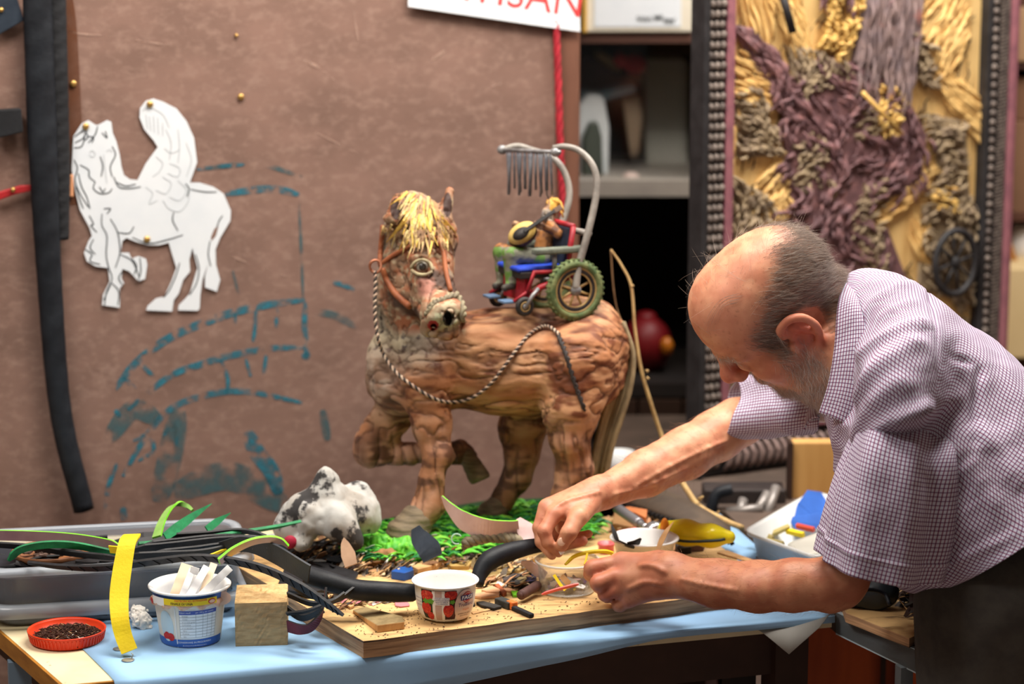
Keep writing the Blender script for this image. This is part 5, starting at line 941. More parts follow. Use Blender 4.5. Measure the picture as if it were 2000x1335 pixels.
# ------------------------------------------------------------------ clear cup of scraps, white cup, pouch, tools
cc_ = thing('clear_cup', 'clear plastic cup of coloured scraps held by the hand', 'cup', tuple(PZ(1107, 1158, BZ)))
c0 = PZ(1108, 1152, BZ + 0.0006); M_clr = mat('clear_plastic', (214, 218, 216), (176, 178, 176), 60, rough=0.12, spec=0.8)
_n = M_clr.node_tree; _lw = _n.nodes.new('ShaderNodeLayerWeight'); _lw.inputs[0].default_value = 0.35; _mr = _n.nodes.new('ShaderNodeMapRange'); _mr.inputs[3].default_value = 0.22; _mr.inputs[4].default_value = 0.95; _n.links.new(_lw.outputs['Facing'], _mr.inputs[0]); _n.links.new(_mr.outputs[0], _n.nodes['Principled BSDF'].inputs['Alpha']); M_clr2 = mat('clear_plastic_rim', (226, 230, 230), rough=0.15, alpha=0.55, spec=0.7)
b = MB(); b.lathe(c0, [(0.0001, 0.0005), (0.036, 0.0), (0.039, 0.002), (0.0435, 0.042)], 48); b.build('wall', M_clr, cc_)
b = MB(); b.lathe(c0, [(0.0435, 0.042), (0.0462, 0.043), (0.0468, 0.045), (0.0455, 0.0463), (0.0432, 0.0450), (0.0435, 0.042)], 48); b.build('rim', M_clr2, cc_)
b = MB(); t = np.linspace(0, 2 * math.pi, 49); b.tube([c0 + V3(0.0375 * math.cos(x), 0.0375 * math.sin(x), 0.0016) for x in t], 0.0014, 6, caps=False); b.build('base_ring', M_clr2, cc_)
rg = random.Random(77); cols = [M_yel, M_wht, mat('salmon_bit', (214, 90, 84), rough=0.5), mat('violet_bit', (96, 70, 160), rough=0.5), M_tan, M_wht, mat('dark_plum', (70, 40, 52), rough=0.5), M_pink, mat('white_bit', (244, 244, 242), rough=0.5), M_char2]
cn = ['yellow', 'off-white curled', 'salmon red', 'violet', 'tan wooden', 'cream paper', 'dark plum', 'pale pink', 'bright white', 'charcoal']
for i in range(40):
    a = rg.uniform(0, 6.28); r = 0.025 * math.sqrt(rg.random()); p = c0 + V3(r * math.cos(a), r * math.sin(a), 0.004 + 0.011 * rg.random()); t = rg.uniform(0, 3.14); L = rg.uniform(0.012, 0.026); d = V3(math.cos(t), math.sin(t), rg.uniform(-0.1, 0.5)) * L / 2
    b = MB(); b.ribbon([p - d, p, p + d], V3(rg.uniform(-1, 1), rg.uniform(-1, 1), rg.uniform(0, 1)), [0.006, 0.010, 0.005], 0.001); m_ = cols[i % len(cols)]
    b.build('coloured_scrap', m_, smooth=False, label='small ' + cn[i % len(cols)] + ' offcut lying at the bottom of the clear cup', cat='scrap', group=cn[i % len(cols)] + ' offcuts in the clear cup')
strip('rubber_scrap', [(1058, 1160, 3.352), (1090, 1150, 3.352), (1130, 1140, 3.355)], 7, mat('salmon_bit', (214, 90, 84)), 'long salmon red sliver lying inside the clear cup', (0, -0.5, 0.8), 0.002, 'scrap', taper=(0.3, 0.5))
strip('rubber_scrap', [(1082, 1122, 3.37), (1094, 1140, 3.365), (1104, 1152, 3.36)], 6, M_yel, 'slim yellow sliver standing inside the clear cup', (0.8, 0, 0.3), 0.002, 'scrap')
strip('wood_scrap', [(1096, 1124, 3.375), (1112, 1140, 3.372)], 12, M_tan, 'tan rectangular chip inside the clear cup', (0.8, 0, 0.5), 0.002, 'scrap')
strip('rubber_strip', [(1104, 1102, 3.40), (1122, 1086, 3.42), (1150, 1078, 3.43), (1180, 1076, 3.44), (1196, 1080, 3.45)], 8, [M_yel, M_drk, M_yel], 'thin yellow strip arched over the clear cup', (0, -0.6, 0.8), 0.003, taper=(0.3, 1))
strip('rubber_strip', [(1142, 1102, 3.40), (1145, 1090, 3.41), (1147, 1080, 3.42)], 4, M_yel, 'short yellow twig under the thin yellow arch', (1, 0, 0), 0.002)
b = MB(); c0 = PZ(1184, 1078, BZ + 0.0006); b.lathe(c0, [(0.0001, 0), (0.0115, 0), (0.012, 0.002), (0.012, 0.011), (0.0135, 0.012), (0.013, 0.0155), (0.011, 0.0155), (0.011, 0.006), (0.0001, 0.006)], 24); b.build('red_pot', mat('red_pink_plastic', (206, 110, 112), (190, 60, 66), 40, rough=0.3), label='tiny red and pink plastic pot behind the hands', cat='pot')
wc_ = thing('white_cup', 'white plastic cup holding a dry brown leaf behind the hands', 'cup', tuple(PZ(1258, 1100, BZ)))
c0 = PZ(1258, 1104, BZ + 0.0006); b = MB(); b.lathe(c0, [(0.0001, 0.0005), (0.036, 0), (0.039, 0.003), (0.045, 0.040), (0.0505, 0.0412), (0.051, 0.043), (0.049, 0.0442), (0.0442, 0.0425), (0.037, 0.004), (0.0001, 0.003)], 48); b.build('body', M_wpl, wc_)
strip('dry_leaf', [(1284, 1075, 3.48), (1292, 1055, 3.485), (1303, 1035, 3.49), (1316, 1018, 3.50)], 10, mat('leaf_tan', (172, 128, 76), (140, 100, 58), 20, rough=0.6), 'narrow dry brown leaf standing in the white cup', (0.9, 0, 0.3), 0.001, 'leaf', wpts=[8, 12, 9, 1])
strip('rubber_scrap', [(1226, 1064, 3.50), (1240, 1060, 3.50), (1250, 1056, 3.51)], 14, M_drk, 'black square scrap inside the white cup', (0, -0.5, 0.8), 0.003, 'scrap')
strip('rubber_strip', [(1194, 1024, 3.56), (1200, 1040, 3.54), (1206, 1056, 3.52)], 9, M_drk, 'upright black sliver left of the white cup', (0.9, 0, 0.2), 0.003, wpts=[2, 10, 8])
strip('rubber_strip', [(1206, 1056, 3.52), (1224, 1064, 3.50), (1238, 1068, 3.49)], 6, M_drk, 'thin black strip lying over the rim of the white cup', (0, -0.5, 0.8), 0.003)
yp = SDF(); c = [P(1302, 1034, 3.60), P(1340, 1040, 3.59), P(1390, 1046, 3.575), P(1424, 1048, 3.57)]
yp.chain(c, [0.014, 0.0175, 0.0155, 0.009], 0.012); Vt, Qt = yp.mesh(0.002, lambda X: 0.003 * (fbm(X, (20, 60, 60), 2, 3) - 0.5))
pch = thing('yellow_pouch', 'long shiny yellow pouch with dark zip lying beyond the white cup', 'pouch', tuple(P(1360, 1060, 3.58)))
mk('body', Vt, Qt, mat('yellow_shiny', (246, 230, 40), (238, 218, 30), 20, rough=0.3), pch); b = MB(); b.tube(spx([(1316, 1054, 3.567), (1350, 1057, 3.56), (1400, 1055, 3.555), (1416, 1052, 3.556)], 16), 0.0022, 6); b.build('zip', mat('zip_navy', (24, 40, 48), rough=0.5), pch); b = MB(); b.ell(P(1298, 1030, 3.588), (0.007, 0.007, 0.015), None, 12, 8); b.build('orange_end', mat('orange_end', (238, 140, 30), rough=0.4), pch)
tl = thing('metal_burner', 'grey metal tool with shiny rounded head beside the yellow pouch', 'tool', tuple(P(1240, 1040, 3.64)))
b = MB(); b.tube(spx([(1206, 992, 3.72), (1232, 1010, 3.68), (1250, 1022, 3.66)], 8), [0.008] * 8, 12); b.build('handle', mat('grey_metal', (128, 126, 130), rough=0.35, metal=0.5), tl); b = MB(); b.tube(spx([(1250, 1022, 3.66), (1262, 1030, 3.645)], 5), 0.0055, 12); b.build('neck', mat('shiny_metal', (180, 182, 186), rough=0.2, metal=0.8), tl); b = MB(); b.ell(P(1278, 1034, 3.62), (0.016, 0.014, 0.013), None, 20, 12); b.build('head', mat('shiny_metal', (180, 182, 186)), tl)
scrap('orange_card', [(1204, 1000), (1240, 1010), (1262, 1020), (1264, 1004), (1230, 998)], 0.008, mat('orange_card', (200, 120, 70), rough=0.7), 'orange brown card piece behind the grey metal tool', 'card', 0.012)
scrap('brown_card', [(1200, 1012), (1240, 1024), (1236, 1044), (1196, 1036)], 0.012, mat('tan_card', (164, 124, 78), (150, 108, 66), 14, rough=0.8), 'tan card flap beneath the grey metal tool', 'card', 0.003)
scrap('red_card', [(1206, 1040), (1250, 1032), (1254, 1038), (1216, 1046)], 0.004, mat('red_card', (206, 84, 84), rough=0.6), 'red sliver just behind the white cup', 'card', 0.010)
scrap('stone_chip', [(1340, 1068), (1360, 1062), (1378, 1066), (1374, 1076), (1346, 1078)], 0.014, mat('plum_stone', (110, 84, 88), rough=0.6), 'plum brown lump right of the white cup', 'lump'); scrap('black_chip', [(1318, 1074), (1344, 1070), (1350, 1080), (1322, 1084)], 0.010, M_char2, 'black chip leaning on the plum brown lump', 'scrap'); scrap('metal_pick', [(1476, 1090), (1508, 1068), (1513, 1072), (1482, 1094)], 0.003, mat('dark_steel', (104, 94, 90), rough=0.4, metal=0.3), 'dark pointed blade tip on the blue paper above the forearm', 'tool', 0.002, TZ + 0.002)
# toothed dark strip standing behind the pouch
ts = thing('toothed_strip', 'dark brown rubber band with toothed black edge standing on the blue paper', 'rubber strip', tuple(P(1330, 1050, 3.72)))
up_ = spx([(1150, 930, 3.90), (1230, 945, 3.87), (1310, 965, 3.82), (1380, 1000, 3.76), (1426, 1032, 3.71)], 40); lo_ = spx([(1140, 950, 3.88), (1210, 982, 3.84), (1290, 1010, 3.78), (1370, 1038, 3.72), (1428, 1058, 3.67)], 40)
V = []
for i in range(40):
    for k in range(5): V.append(lo_[i] + (up_[i] - lo_[i]) * k / 4 + V3(0, -0.012 * math.sin(k / 4 * 3.14), 0))
solid(mk('band', V, [(i * 5 + k, i * 5 + k + 1, (i + 1) * 5 + k + 1, (i + 1) * 5 + k) for i in range(39) for k in range(4)], mat('dark_brown_rubber', (84, 70, 56), (66, 54, 44), 20, rough=0.6), ts), 0.004)
for i in range(0, 40):
    b = MB(); b.box(lo_[i] + V3(0, -0.003, 0.001), (0.0065, 0.008, 0.0085), np.array(Matrix.Rotation(0.5, 3, 'Y'))); b.build('tooth', M_rubm, ts, smooth=False)
# branch
M_twig = mat('twig', (150, 116, 80), (118, 88, 60), 40, rough=0.8); M_twig2 = mat('twig_pale', (196, 164, 110), (166, 132, 86), 40, rough=0.8)
br = thing('bare_branch', 'long thin bare branch bending from the table up past the horse tail', 'branch', tuple(P(1440, 1040, 3.72)))
b = MB(); b.tube(spx([(1193, 487, 3.85), (1214, 518, 3.85), (1233, 560, 3.85), (1240, 640, 3.85), (1252, 720, 3.85), (1272, 790, 3.86), (1292, 850, 3.87), (1318, 915, 3.85), (1344, 960, 3.82), (1368, 990, 3.80), (1420, 1018, 3.74), (1450, 1030, 3.71)], 90), np.concatenate([np.linspace(0.0016, 0.0042, 60), np.full(30, 0.0046)]), 8); b.build('stem', M_twig2, br)
b = MB(); b.tube(spx([(1193, 487, 3.85), (1198, 560, 3.86), (1207, 610, 3.87), (1225, 650, 3.87), (1240, 690, 3.86)], 30), 0.0014, 6); b.build('fork', M_twig, br)
for x, y, dx, dy in ((1262, 725, 5, -2), (1263, 738, 5, 1), (1365, 975, 8, -6), (1352, 985, -6, 4), (1368, 990, 3, 9), (1400, 1005, 4, -7), (1385, 1003, -3, 6), (1233, 560, 4, -4)):
    b = MB(); b.tube([P(x, y, 3.80 if y > 900 else 3.85), P(x + dx, y + dy, 3.79 if y > 900 else 3.85)], [0.0035, 0.0015], 6); b.build('bud', M_twig2, br)
# cloth bundle
cb = SDF(); D0 = 3.56
def cc3(a, b, ra, rb, k=.022): cb.cone(P(a[0], a[1], D0 + a[2]), P(b[0], b[1], D0 + b[2]), ra, rb, k)
cc3((630, 940, 0), (606, 985, -.01), .010, .020); cc3((632, 942, 0), (655, 1000, -.02), .010, .022); cc3((640, 948, .01), (720, 985, .03), .012, .018); cc3((700, 975, .03), (728, 1018, .03), .014, .012)
cc3((600, 1000, .0), (690, 1000, .01), .026, .026, .03); cc3((604, 1010, -.02), (650, 1040, -.03), .014, .016); cc3((660, 1015, -.03), (694, 1052, -.03), .020, .010); cc3((556, 1036, 0), (600, 1034, 0), .016, .018); cc3((580, 1052, -.01), (600, 1060, -.02), .012, .010); cc3((690, 1010, .0), (722, 1030, .02), .018, .012)
def cdisp(X):
    a = np.abs(fbm(X, (22, 20, 13), 1, 11) - 0.5) * 2; b_ = np.abs(fbm(X + 3.3, (60, 50, 44), 2, 12) - 0.5) * 2; return 0.020 * (a - 0.25) + 0.004 * (b_ - 0.25)
Vt, Qt = cb.mesh(0.002, cdisp); Vt = smooth_mesh(Vt, Qt, 4)
bun = thing('cloth_bundle', 'crumpled grey white cloth bundle with dark stains beside the front leg', 'cloth', tuple(P(650, 1075, D0)))
mk('cloth', Vt, Qt, mat('stained_cloth', (190, 190, 186), (160, 150, 138), 14, rough=0.9, c3=(62, 60, 60), scale3=20, lo3=0.51, hi3=0.555, bump=0.15, bscale=150), bun)
b = MB(); b.ell(P(567, 1058, D0 - 0.035), (0.010, 0.006, 0.010), None, 14, 10); b.build('red_patch', mat('crimson', (170, 30, 60), rough=0.7), bun)

# ------------------------------------------------------------------ green sculpture base
M_gb = mat('base_dark_green', (34, 88, 40), (24, 62, 30), 30, rough=0.7); gm = [mat('leaf_a', (96, 190, 48), (70, 160, 40), 60, rough=0.55), mat('leaf_b', (58, 150, 44), (40, 120, 40), 60, rough=0.55), mat('leaf_c', (128, 204, 66), rough=0.55), mat('leaf_d', (30, 112, 60), rough=0.55)]
gb = thing('sculpture_base', 'ruffled green rubber grass base under the horse sculpture', 'base', tuple(PZ(900, 1050, BZ)))
bp = [(668, 1074), (690, 1096), (760, 1098), (830, 1098), (900, 1090), (1000, 1084), (1100, 1070), (1160, 1050), (1180, 1026), (1150, 1000), (1060, 985), (960, 988), (860, 1004), (760, 1024), (690, 1046)]
poly_slab('slab', [PZ(x, y, BZ) for x, y in bp], BZ + 0.0004, BZ + 0.012, M_gb, gb, 0.004)
rg = random.Random(8); mbs = [MB() for _ in gm]; cnt = 0
while cnt < 900:
    x, y = rg.uniform(665, 1185), rg.uniform(984, 1100)
    if not inpoly(x, y, bp): continue
    p = PZ(x, y, BZ + 0.012); a = rg.gauss(0.05, 0.35); L = rg.uniform(0.015, 0.035); d = V3(math.cos(a), math.sin(a), 0); z = rg.uniform(0.000, 0.006)
    pt = [p + d * L * t + V3(0, 0, z + 0.006 * math.sin((t + 0.5) * 3.14)) for t in np.linspace(-0.5, 0.5, 5)]; w = rg.uniform(0.004, 0.007)
    mbs[rg.choices((0, 1, 2, 3), (4, 3, 2, 2))[0]].ribbon(pt, V3(-d[1], d[0], rg.uniform(-0.5, 0.5)), [w * 0.3, w, w * 1.1, w * 0.8, w * 0.1], 0.0014); cnt += 1
for q, m_ in zip(mbs, gm): q.build('grass_leaves', m_, gb, kind='stuff', smooth=False)
def ruffle(cx, cy, rx, ry, hh, seed):
    s_ = SDF(); c0 = PZ(cx, cy, BZ); s_.ell(c0 + V3(0, 0, hh * 0.4), (rx, ry, hh), None, 0.01)
    Vr, Qr = s_.mesh(0.0014, lambda X: 0.006 * (np.abs(fbm(X, (110, 40, 70), 2, seed) - 0.5) * 3 - 0.4))
    return Vr, Qr
for i, (cx, cy, rx, ry, hh) in enumerate([(702, 1084, 0.032, 0.022, 0.022), (742, 1084, 0.028, 0.022, 0.024), (786, 1098, 0.036, 0.020, 0.028), (824, 1096, 0.022, 0.018, 0.022), (1130, 1034, 0.030, 0.025, 0.012)]):
    Vr, Qr = ruffle(cx, cy, rx, ry, hh, 50 + i); mk('ruffle', Vr, Qr, mat('ruffle_green', (112, 200, 54), (62, 158, 42), 50, rough=0.55, c3=(176, 220, 90), scale3=90, lo3=0.6, hi3=0.7), gb)

# ------------------------------------------------------------------ second bench on the right
M_alu = mat('blue_grey_edge', (184, 204, 214), (162, 184, 194), 12, rough=0.5, stretch=(1, 1, 6))
bench = thing('side_bench', 'second bench with pale blue grey metal edge right of the work table', 'table', (0.8, 3.8, 0))
Bp = [PZ(1622, 1192, TZ) + V3(0.008, -0.002, 0), PZ(1792, 1268, TZ), V3(0.555, 3.52, 0), V3(1.2, 3.66, 0), V3(1.2, 4.6, 0), V3(0.16, 4.6, 0), V3(0.16, 4.0, 0), BR_ + V3(0.012, 0.02, 0)]
poly_slab('benchtop', Bp, TZ - 0.032, TZ - 0.002, mat('bench_brown', (92, 76, 66), (70, 58, 50), 6, rough=0.7), bench)
a, c = Bp[0], Bp[1]; d = nrm(c - a); o = V3(d[1], -d[0], 0); bb = MB(); bb.prism([V3(*(q)[:2], TZ - 0.034) for q in (a - o * 0.006, c - o * 0.006, c, a)], V3(0, 0, 1), 0.033); bb.build('metal_edge', M_alu, bench, smooth=False)
for q in (Bp[1] + V3(-0.012, 0.03, 0), Bp[3] + V3(-0.05, 0.05, 0), Bp[4] - V3(0.06, 0.06, 0), Bp[5] + V3(0.06, -0.05, 0)):
    bb = MB(); bb.bar(V3(q[0], q[1], TZ - 0.032), V3(q[0], q[1], 0), 0.018, 0.018, E1); bb.build('leg', mat('leg_steel', (140, 150, 156), rough=0.4, metal=0.4), bench, smooth=False)
b = MB(); cbx = P(1660, 1270, 3.75); b.box((cbx[0] + 0.03, cbx[1] + 0.2, 0.35), (0.19, 0.36, 0.70)); cab = thing('wooden_cabinet', 'reddish brown wooden cabinet under the side bench', 'cabinet', (cbx[0] + 0.03, cbx[1] + 0.2, 0)); bevel(b.build('body', mat('red_brown_wood', (196, 92, 42), (150, 64, 28), 5, rough=0.5, stretch=(3, 3, 0.4)), cab, smooth=False), 0.003)
for kx, w_ in ((0.055, 0.008), (0.078, 0.006)):
    b = MB(); b.box((cbx[0] + kx, cbx[1] + 0.018, 0.35), (w_, 0.008, 0.69)); b.build('groove', M_dwood, cab, smooth=False)
bp2 = poly_slab('side_board', [PZ(x, y, TZ + 0.012) for x, y in ((1652, 1196), (1776, 1246), (1798, 1236), (1800, 1170), (1700, 1130), (1640, 1160))], TZ - 0.0015, TZ + 0.012, [M_plye, M_ply], label='small plywood board on the side bench under the black pouch', cat='board')
for p in bp2.data.polygons: p.material_index = 1 if p.normal.z > 0.9 else 0
zq = TZ + 0.012
bp_ = SDF(); bp_.cone(PZ(1690, 1180, zq) + V3(-0.02, 0, 0.03), PZ(1720, 1188, zq) + V3(0.0, 0, 0.026), 0.032, 0.026, 0.02); bp_.cone(PZ(1668, 1172, zq) + V3(0, 0.01, 0.03), PZ(1700, 1160, zq) + V3(0, 0.02, 0.034), 0.028, 0.03, 0.02)
Vt, Qt = bp_.mesh(0.003, lambda X: 0.008 * (fbm(X, 40, 2, 5) - 0.5)); pb = thing('black_pouch', 'black leather pouch on the side bench behind the elbow', 'pouch', tuple(PZ(1690, 1190, zq)))
mk('body', Vt, Qt, mat('black_leather', (40, 48, 54), (28, 34, 38), 20, rough=0.4), pb); b = MB(); b.tube(spx([(1670, 1180, 3.26), (1690, 1152, 3.27), (1726, 1158, 3.29), (1738, 1180, 3.28)], 14), 0.003, 6); b.build('seam', M_rub, pb)
litter('dark_scraps', [(1720, 1120), (1785, 1112), (1796, 1160), (1796, 1226), (1760, 1190), (1720, 1150)], 140, [M_char2, M_drk, M_tan, M_dwood], 0.02, 'dark scraps heaped on the side bench by the trousers', 'scraps', 41, z=zq, h=0.025)
strip('orange_sliver', [(1724, 1142, 3.36), (1736, 1126, 3.38)], 7, mat('orange_bit', (232, 96, 40), rough=0.5), 'small orange sliver on the side bench below the sleeve', (0.8, 0, 0.4), 0.003, 'scrap'); b = MB(); b.ell(P(1786, 1142, 3.34), (0.010, 0.008, 0.009), None, 12, 8); b.build('blue_bead', mat('royal_blue', (40, 56, 190), rough=0.3), label='shiny royal blue bead between scraps and trousers', cat='bead')
# white crate with blue cloth and small box
cr = thing('white_crate', 'white plastic tray with blue cloth behind the sleeve', 'tray', tuple(P(1560, 1050, 3.86)))
zc = TZ + 0.05; q4 = [PZ(1475, 1072, zc - 0.03), PZ(1640, 1060, zc), PZ(1660, 975, zc), PZ(1586, 958, zc + 0.012)]
q4 = [PZ(1452, 1036, zc), PZ(1600, 1090, zc), PZ(1690, 985, zc), PZ(1588, 958, zc)]
loft('body', [rrect(q4, 0.02, 5, 0.02, TZ), rrect(q4, 0.02, 5, 0.008, zc - 0.002), rrect(q4, 0.02, 5, 0.0, zc), rrect(q4, 0.02, 5, 0.002, zc - 0.006)], mat('tray_white', (214, 216, 214), (200, 204, 202), 6, rough=0.4), cr, True, 0.002)
b = MB(); b.prism([P(x, y, d) for x, y, d in ((1530, 1006, 3.80), (1558, 990, 3.81), (1576, 964, 3.84), (1606, 968, 3.85), (1626, 1004, 3.82), (1612, 1034, 3.79), (1560, 1030, 3.785))][::-1], V3(0.1, 0.9, 0.45), 0.012); b.prism([P(x, y, d) for x, y, d in ((1540, 1016, 3.785), (1600, 1006, 3.80), (1622, 1030, 3.78), (1556, 1040, 3.775))][::-1], V3(0, 0.9, 0.5), 0.010); bevel(b.build('blue_cloth', mat('blue_cloth', (40, 92, 178), (32, 78, 156), 14, rough=0.8), smooth=False, label='folded bright blue cloth lying in the white tray', cat='cloth'), 0.004)
strip('yellow_strip', [(1536, 1036, 3.74), (1570, 1044, 3.72)], 12, M_yel, 'yellow strip end in the white tray below the blue cloth', (0, -0.5, 0.8), 0.006); strip('red_strip', [(1556, 1026, 3.74), (1590, 1034, 3.72)], 10, mat('red_bit', (186, 60, 40), rough=0.5), 'red strip end in the white tray below the blue cloth', (0, -0.5, 0.8), 0.006)
for i, (a_, b_, w_) in enumerate([((1470, 1034, 3.74), (1510, 1052, 3.70), 12), ((1500, 1046, 3.72), (1540, 1028, 3.74), 12), ((1480, 1050, 3.71), (1530, 1062, 3.68), 10)]): strip('straw_piece', [a_, b_], w_, mat('straw', (184, 168, 104), (150, 134, 80), 20, rough=0.8), ('pale straw strip nearest the branch end', 'pale straw strip crossing before the blue cloth', 'pale straw strip above the clear lidded box')[i], (0, -0.6, 0.8), 0.006, 'strip')
lb = thing('lidded_box', 'small clear plastic lidded box beside the sleeve', 'box', tuple(PZ(1570, 1085, TZ)))
q4 = [PZ(1538, 1062, TZ + .03), PZ(1556, 1088, TZ + .03), PZ(1640, 1072, TZ + .03), PZ(1600, 1040, TZ + .03)]; loft('body', [rrect(q4, 0.008, 4, 0.006, TZ), rrect(q4, 0.008, 4, 0.002, TZ + 0.028)], M_tub, lb, True, 0.001); loft('lid', [rrect(q4, 0.008, 4, 0.01, TZ + 0.031), rrect(q4, 0.008, 4, 0.0, TZ + 0.031), rrect(q4, 0.008, 4, -0.001, TZ + 0.026)], mat('lid_milky', (206, 204, 192), (190, 188, 176), 10, rough=0.4), lb, True, 0.001)
# dark tool clutter in front of the relief
tools = thing('tool_rack', 'dark tool box crowded with grey clamps under the relief', 'tool box', tuple(P(1470, 1010, 4.0)))
b = MB(); bx_px(b, 1375, 955, 1535, 1012, 4.02, 0.06); bevel(b.build('box', mat('tool_dark', (54, 46, 44), (36, 30, 30), 14, rough=0.6), tools, smooth=False), 0.003)
for i, (a_, c_) in enumerate([((1470, 1012, 3.98), (1500, 962, 4.0)), ((1496, 1014, 3.97), (1516, 950, 4.0)), ((1440, 1012, 3.98), (1452, 975, 4.0)), ((1420, 1000, 3.98), (1490, 992, 3.97))]):
    b = MB(); b.tube([P(*a_), P(*c_)], 0.008, 10); b.build('clamp', mat('clamp_grey', (140, 134, 130), rough=0.4, metal=0.4), tools)
b = MB(); b.tube(spx([(1385, 1005, 3.98), (1400, 965, 3.98), (1430, 955, 3.98)], 14), 0.010, 10); b.build('hose', M_rub, tools)
ob = thing('oak_board', 'light oak board standing behind the man chest', 'board', tuple(P(1595, 1000, 4.08))); b = MB(); bx_px(b, 1546, 860, 1720, 1006, 4.05, 0.03); bevel(b.build('panel', mat('light_oak', (206, 160, 96), (186, 138, 76), 6, rough=0.5, stretch=(2, 2, 0.3)), ob, smooth=False), 0.003); b = MB(); bx_px(b, 1540, 862, 1548, 1006, 4.04, 0.035); b.build('edge_strip', M_dwood, ob, smooth=False)
# added slab standing in for the pinkish floor and wall under the table
b = MB(); dsx = P(1200, 1400, 3.9); b.box((dsx[0] - 0.1, 3.86, 0.25), (0.55, 0.05, 0.5)); bevel(b.build('pink_backdrop', mat('pinkish_backdrop', (168, 138, 132), (144, 112, 108), 4, rough=0.9), smooth=False, label='pinkish board leaning in the shadow under the work table', cat='board'), 0.004)
# ------------------------------------------------------------------ horse sculpture
def C(px, py, d): return P(px, py, d)
def surf(sd, px, py, d0=3.3, d1=4.1, out=0.0):
    r = ray(px, py); t = d0
    for _ in range(80):
        q = CAM + r * t; e = sd.ev(q[None], sd.p)[0]
        if e < 0.0008: return CAM + r * t - nrm(r) * out
        t += max(e * 0.8, 0.0008)
        if t > d1: return None
    return CAM + r * t - nrm(r) * out
HP = 0.000788
hs = SDF(); DB = 3.72
def hc(a, b, ra, rb, k=0.018, sub=False): hs.cone(P(*a), P(*b), ra * HP, rb * HP, k, sub)
hc((880, 705, DB), (1120, 696, DB + .01), 92, 96, .03); hc((985, 715, DB), (1010, 715, DB), 98, 98, .03)        # barrel
hc((1150, 672, DB + .01), (1130, 720, DB), 82, 88, .03); hc((815, 735, DB), (800, 740, DB), 78, 74, .03); hc((1120, 610, DB + .02), (1160, 622, DB + .02), 26, 24, .03)
hc((822, 705, DB), (800, 560, DB - .01), 78, 58, .03); hc((800, 570, DB - .01), (796, 470, DB - .01), 60, 54, .03); hc((755, 700, DB), (770, 760, DB), 36, 40, .03)     # neck
hc((806, 425, DB - .03), (838, 455, DB - .05), 52, 50, .02); hc((824, 470, DB - .05), (842, 548, DB - .09), 58, 44, .02); hc((842, 545, DB - .09), (866, 608, DB - .13), 42, 31, .015)   # head
hc((784, 520, DB - .05), (800, 560, DB - .06), 38, 30, .015); hc((800, 560, DB - .06), (838, 610, DB - .11), 26, 20, .015); hc((850, 612, DB - .135), (878, 606, DB - .13), 30, 28, .012)   # cheek, jaw, muzzle
hc((838, 644, DB - .13), (880, 646, DB - .140), 17, 17, .006); hc((858, 616, DB - .150), (884, 610, DB - .150), 22, 22, .008); hc((806, 505, DB - .105), (846, 494, DB - .105), 9, 11, .010); hc((868, 480, DB - .10), (880, 560, DB - .125), 9, 8, .010); hc((872, 612, DB - .162), (888, 626, DB - .158), 13, 10, .008)
# near foreleg (standing)
FL_ = [(828, 745, DB - .05), (842, 830, DB - .06), (856, 885, DB - .065), (842, 945, DB - .065), (838, 985, DB - .065), (818, 1022, DB - .07)]
for (a, b, ra, rb) in zip(FL_, FL_[1:], (54, 36, 26, 20, 24), (36, 27, 21, 24, 28)): hc(a, b, ra, rb, .016)
hc((868, 888, DB - .07), (880, 890, DB - .06), 16, 12, .01)
# raised foreleg (far)
for (a, b, ra, rb) in [((790, 775, DB + .03), (728, 862, DB + .05), 46, 37), ((722, 868, DB + .05), (716, 888, DB + .05), 28, 27), ((722, 886, DB + .05), (800, 888, DB + .05), 25, 21), ((800, 888, DB + .05), (898, 886, DB + .04), 20, 21), ((898, 886, DB + .04), (914, 892, DB + .04), 21, 18)]: hc(a, b, ra, rb, .016)
# near hind leg
for (a, b, ra, rb) in [((1125, 710, DB - .04), (1118, 800, DB - .05), 82, 56), ((1118, 800, DB - .05), (1112, 860, DB - .05), 52, 37), ((1112, 860, DB - .05), (1122, 915, DB - .04), 35, 30), ((1122, 915, DB - .04), (1108, 970, DB - .04), 28, 24), ((1108, 970, DB - .04), (1096, 1012, DB - .045), 24, 28)]: hc(a, b, ra, rb, .016)
# far hind leg
for (a, b, ra, rb) in [((1040, 770, DB + .05), (1020, 840, DB + .06), 60, 44), ((1020, 840, DB + .06), (1020, 888, DB + .06), 42, 33), ((1020, 888, DB + .06), (1010, 930, DB + .065), 32, 27), ((1010, 930, DB + .065), (984, 975, DB + .065), 26, 23), ((984, 975, DB + .065), (972, 992, DB + .06), 23, 24)]: hc(a, b, ra, rb, .016)
# ears
hc((772, 425, DB - .075), (776, 386, DB - .065), 25, 10, .008); hc((864, 426, DB - .06), (880, 374, DB - .05), 20, 6, .008)
hc((772, 424, DB - .10), (778, 396, DB - .083), 11, 5, .004, True); hc((868, 420, DB - .09), (880, 384, DB - .066), 9, 4, .004, True)
hc((824, 521, DB - .16), (826, 521, DB - .12), 13, 13, .005, True)     # eye socket
hc((873, 618, DB - .21), (874, 616, DB - .150), 8, 7, .002, True); hc((875, 628, DB - .21), (876, 628, DB - .155), 7, 5, .002, True); hc((845, 636, DB - .20), (848, 636, DB - .128), 9, 8, .002, True)       # nostril, mouth
hc((1088, 655, DB - .14), (1140, 800, DB - .125), 6, 5, .008, True); hc((1078, 700, DB - .13), (1080, 790, DB - .11), 9, 9, .012, True)  # groove of the thigh
def to_px(X):
    Y = X - CAM; d = Y @ _F; return 1000 + FPX * (Y @ _R) / d, 667.5 - FPX * (Y @ _U) / d
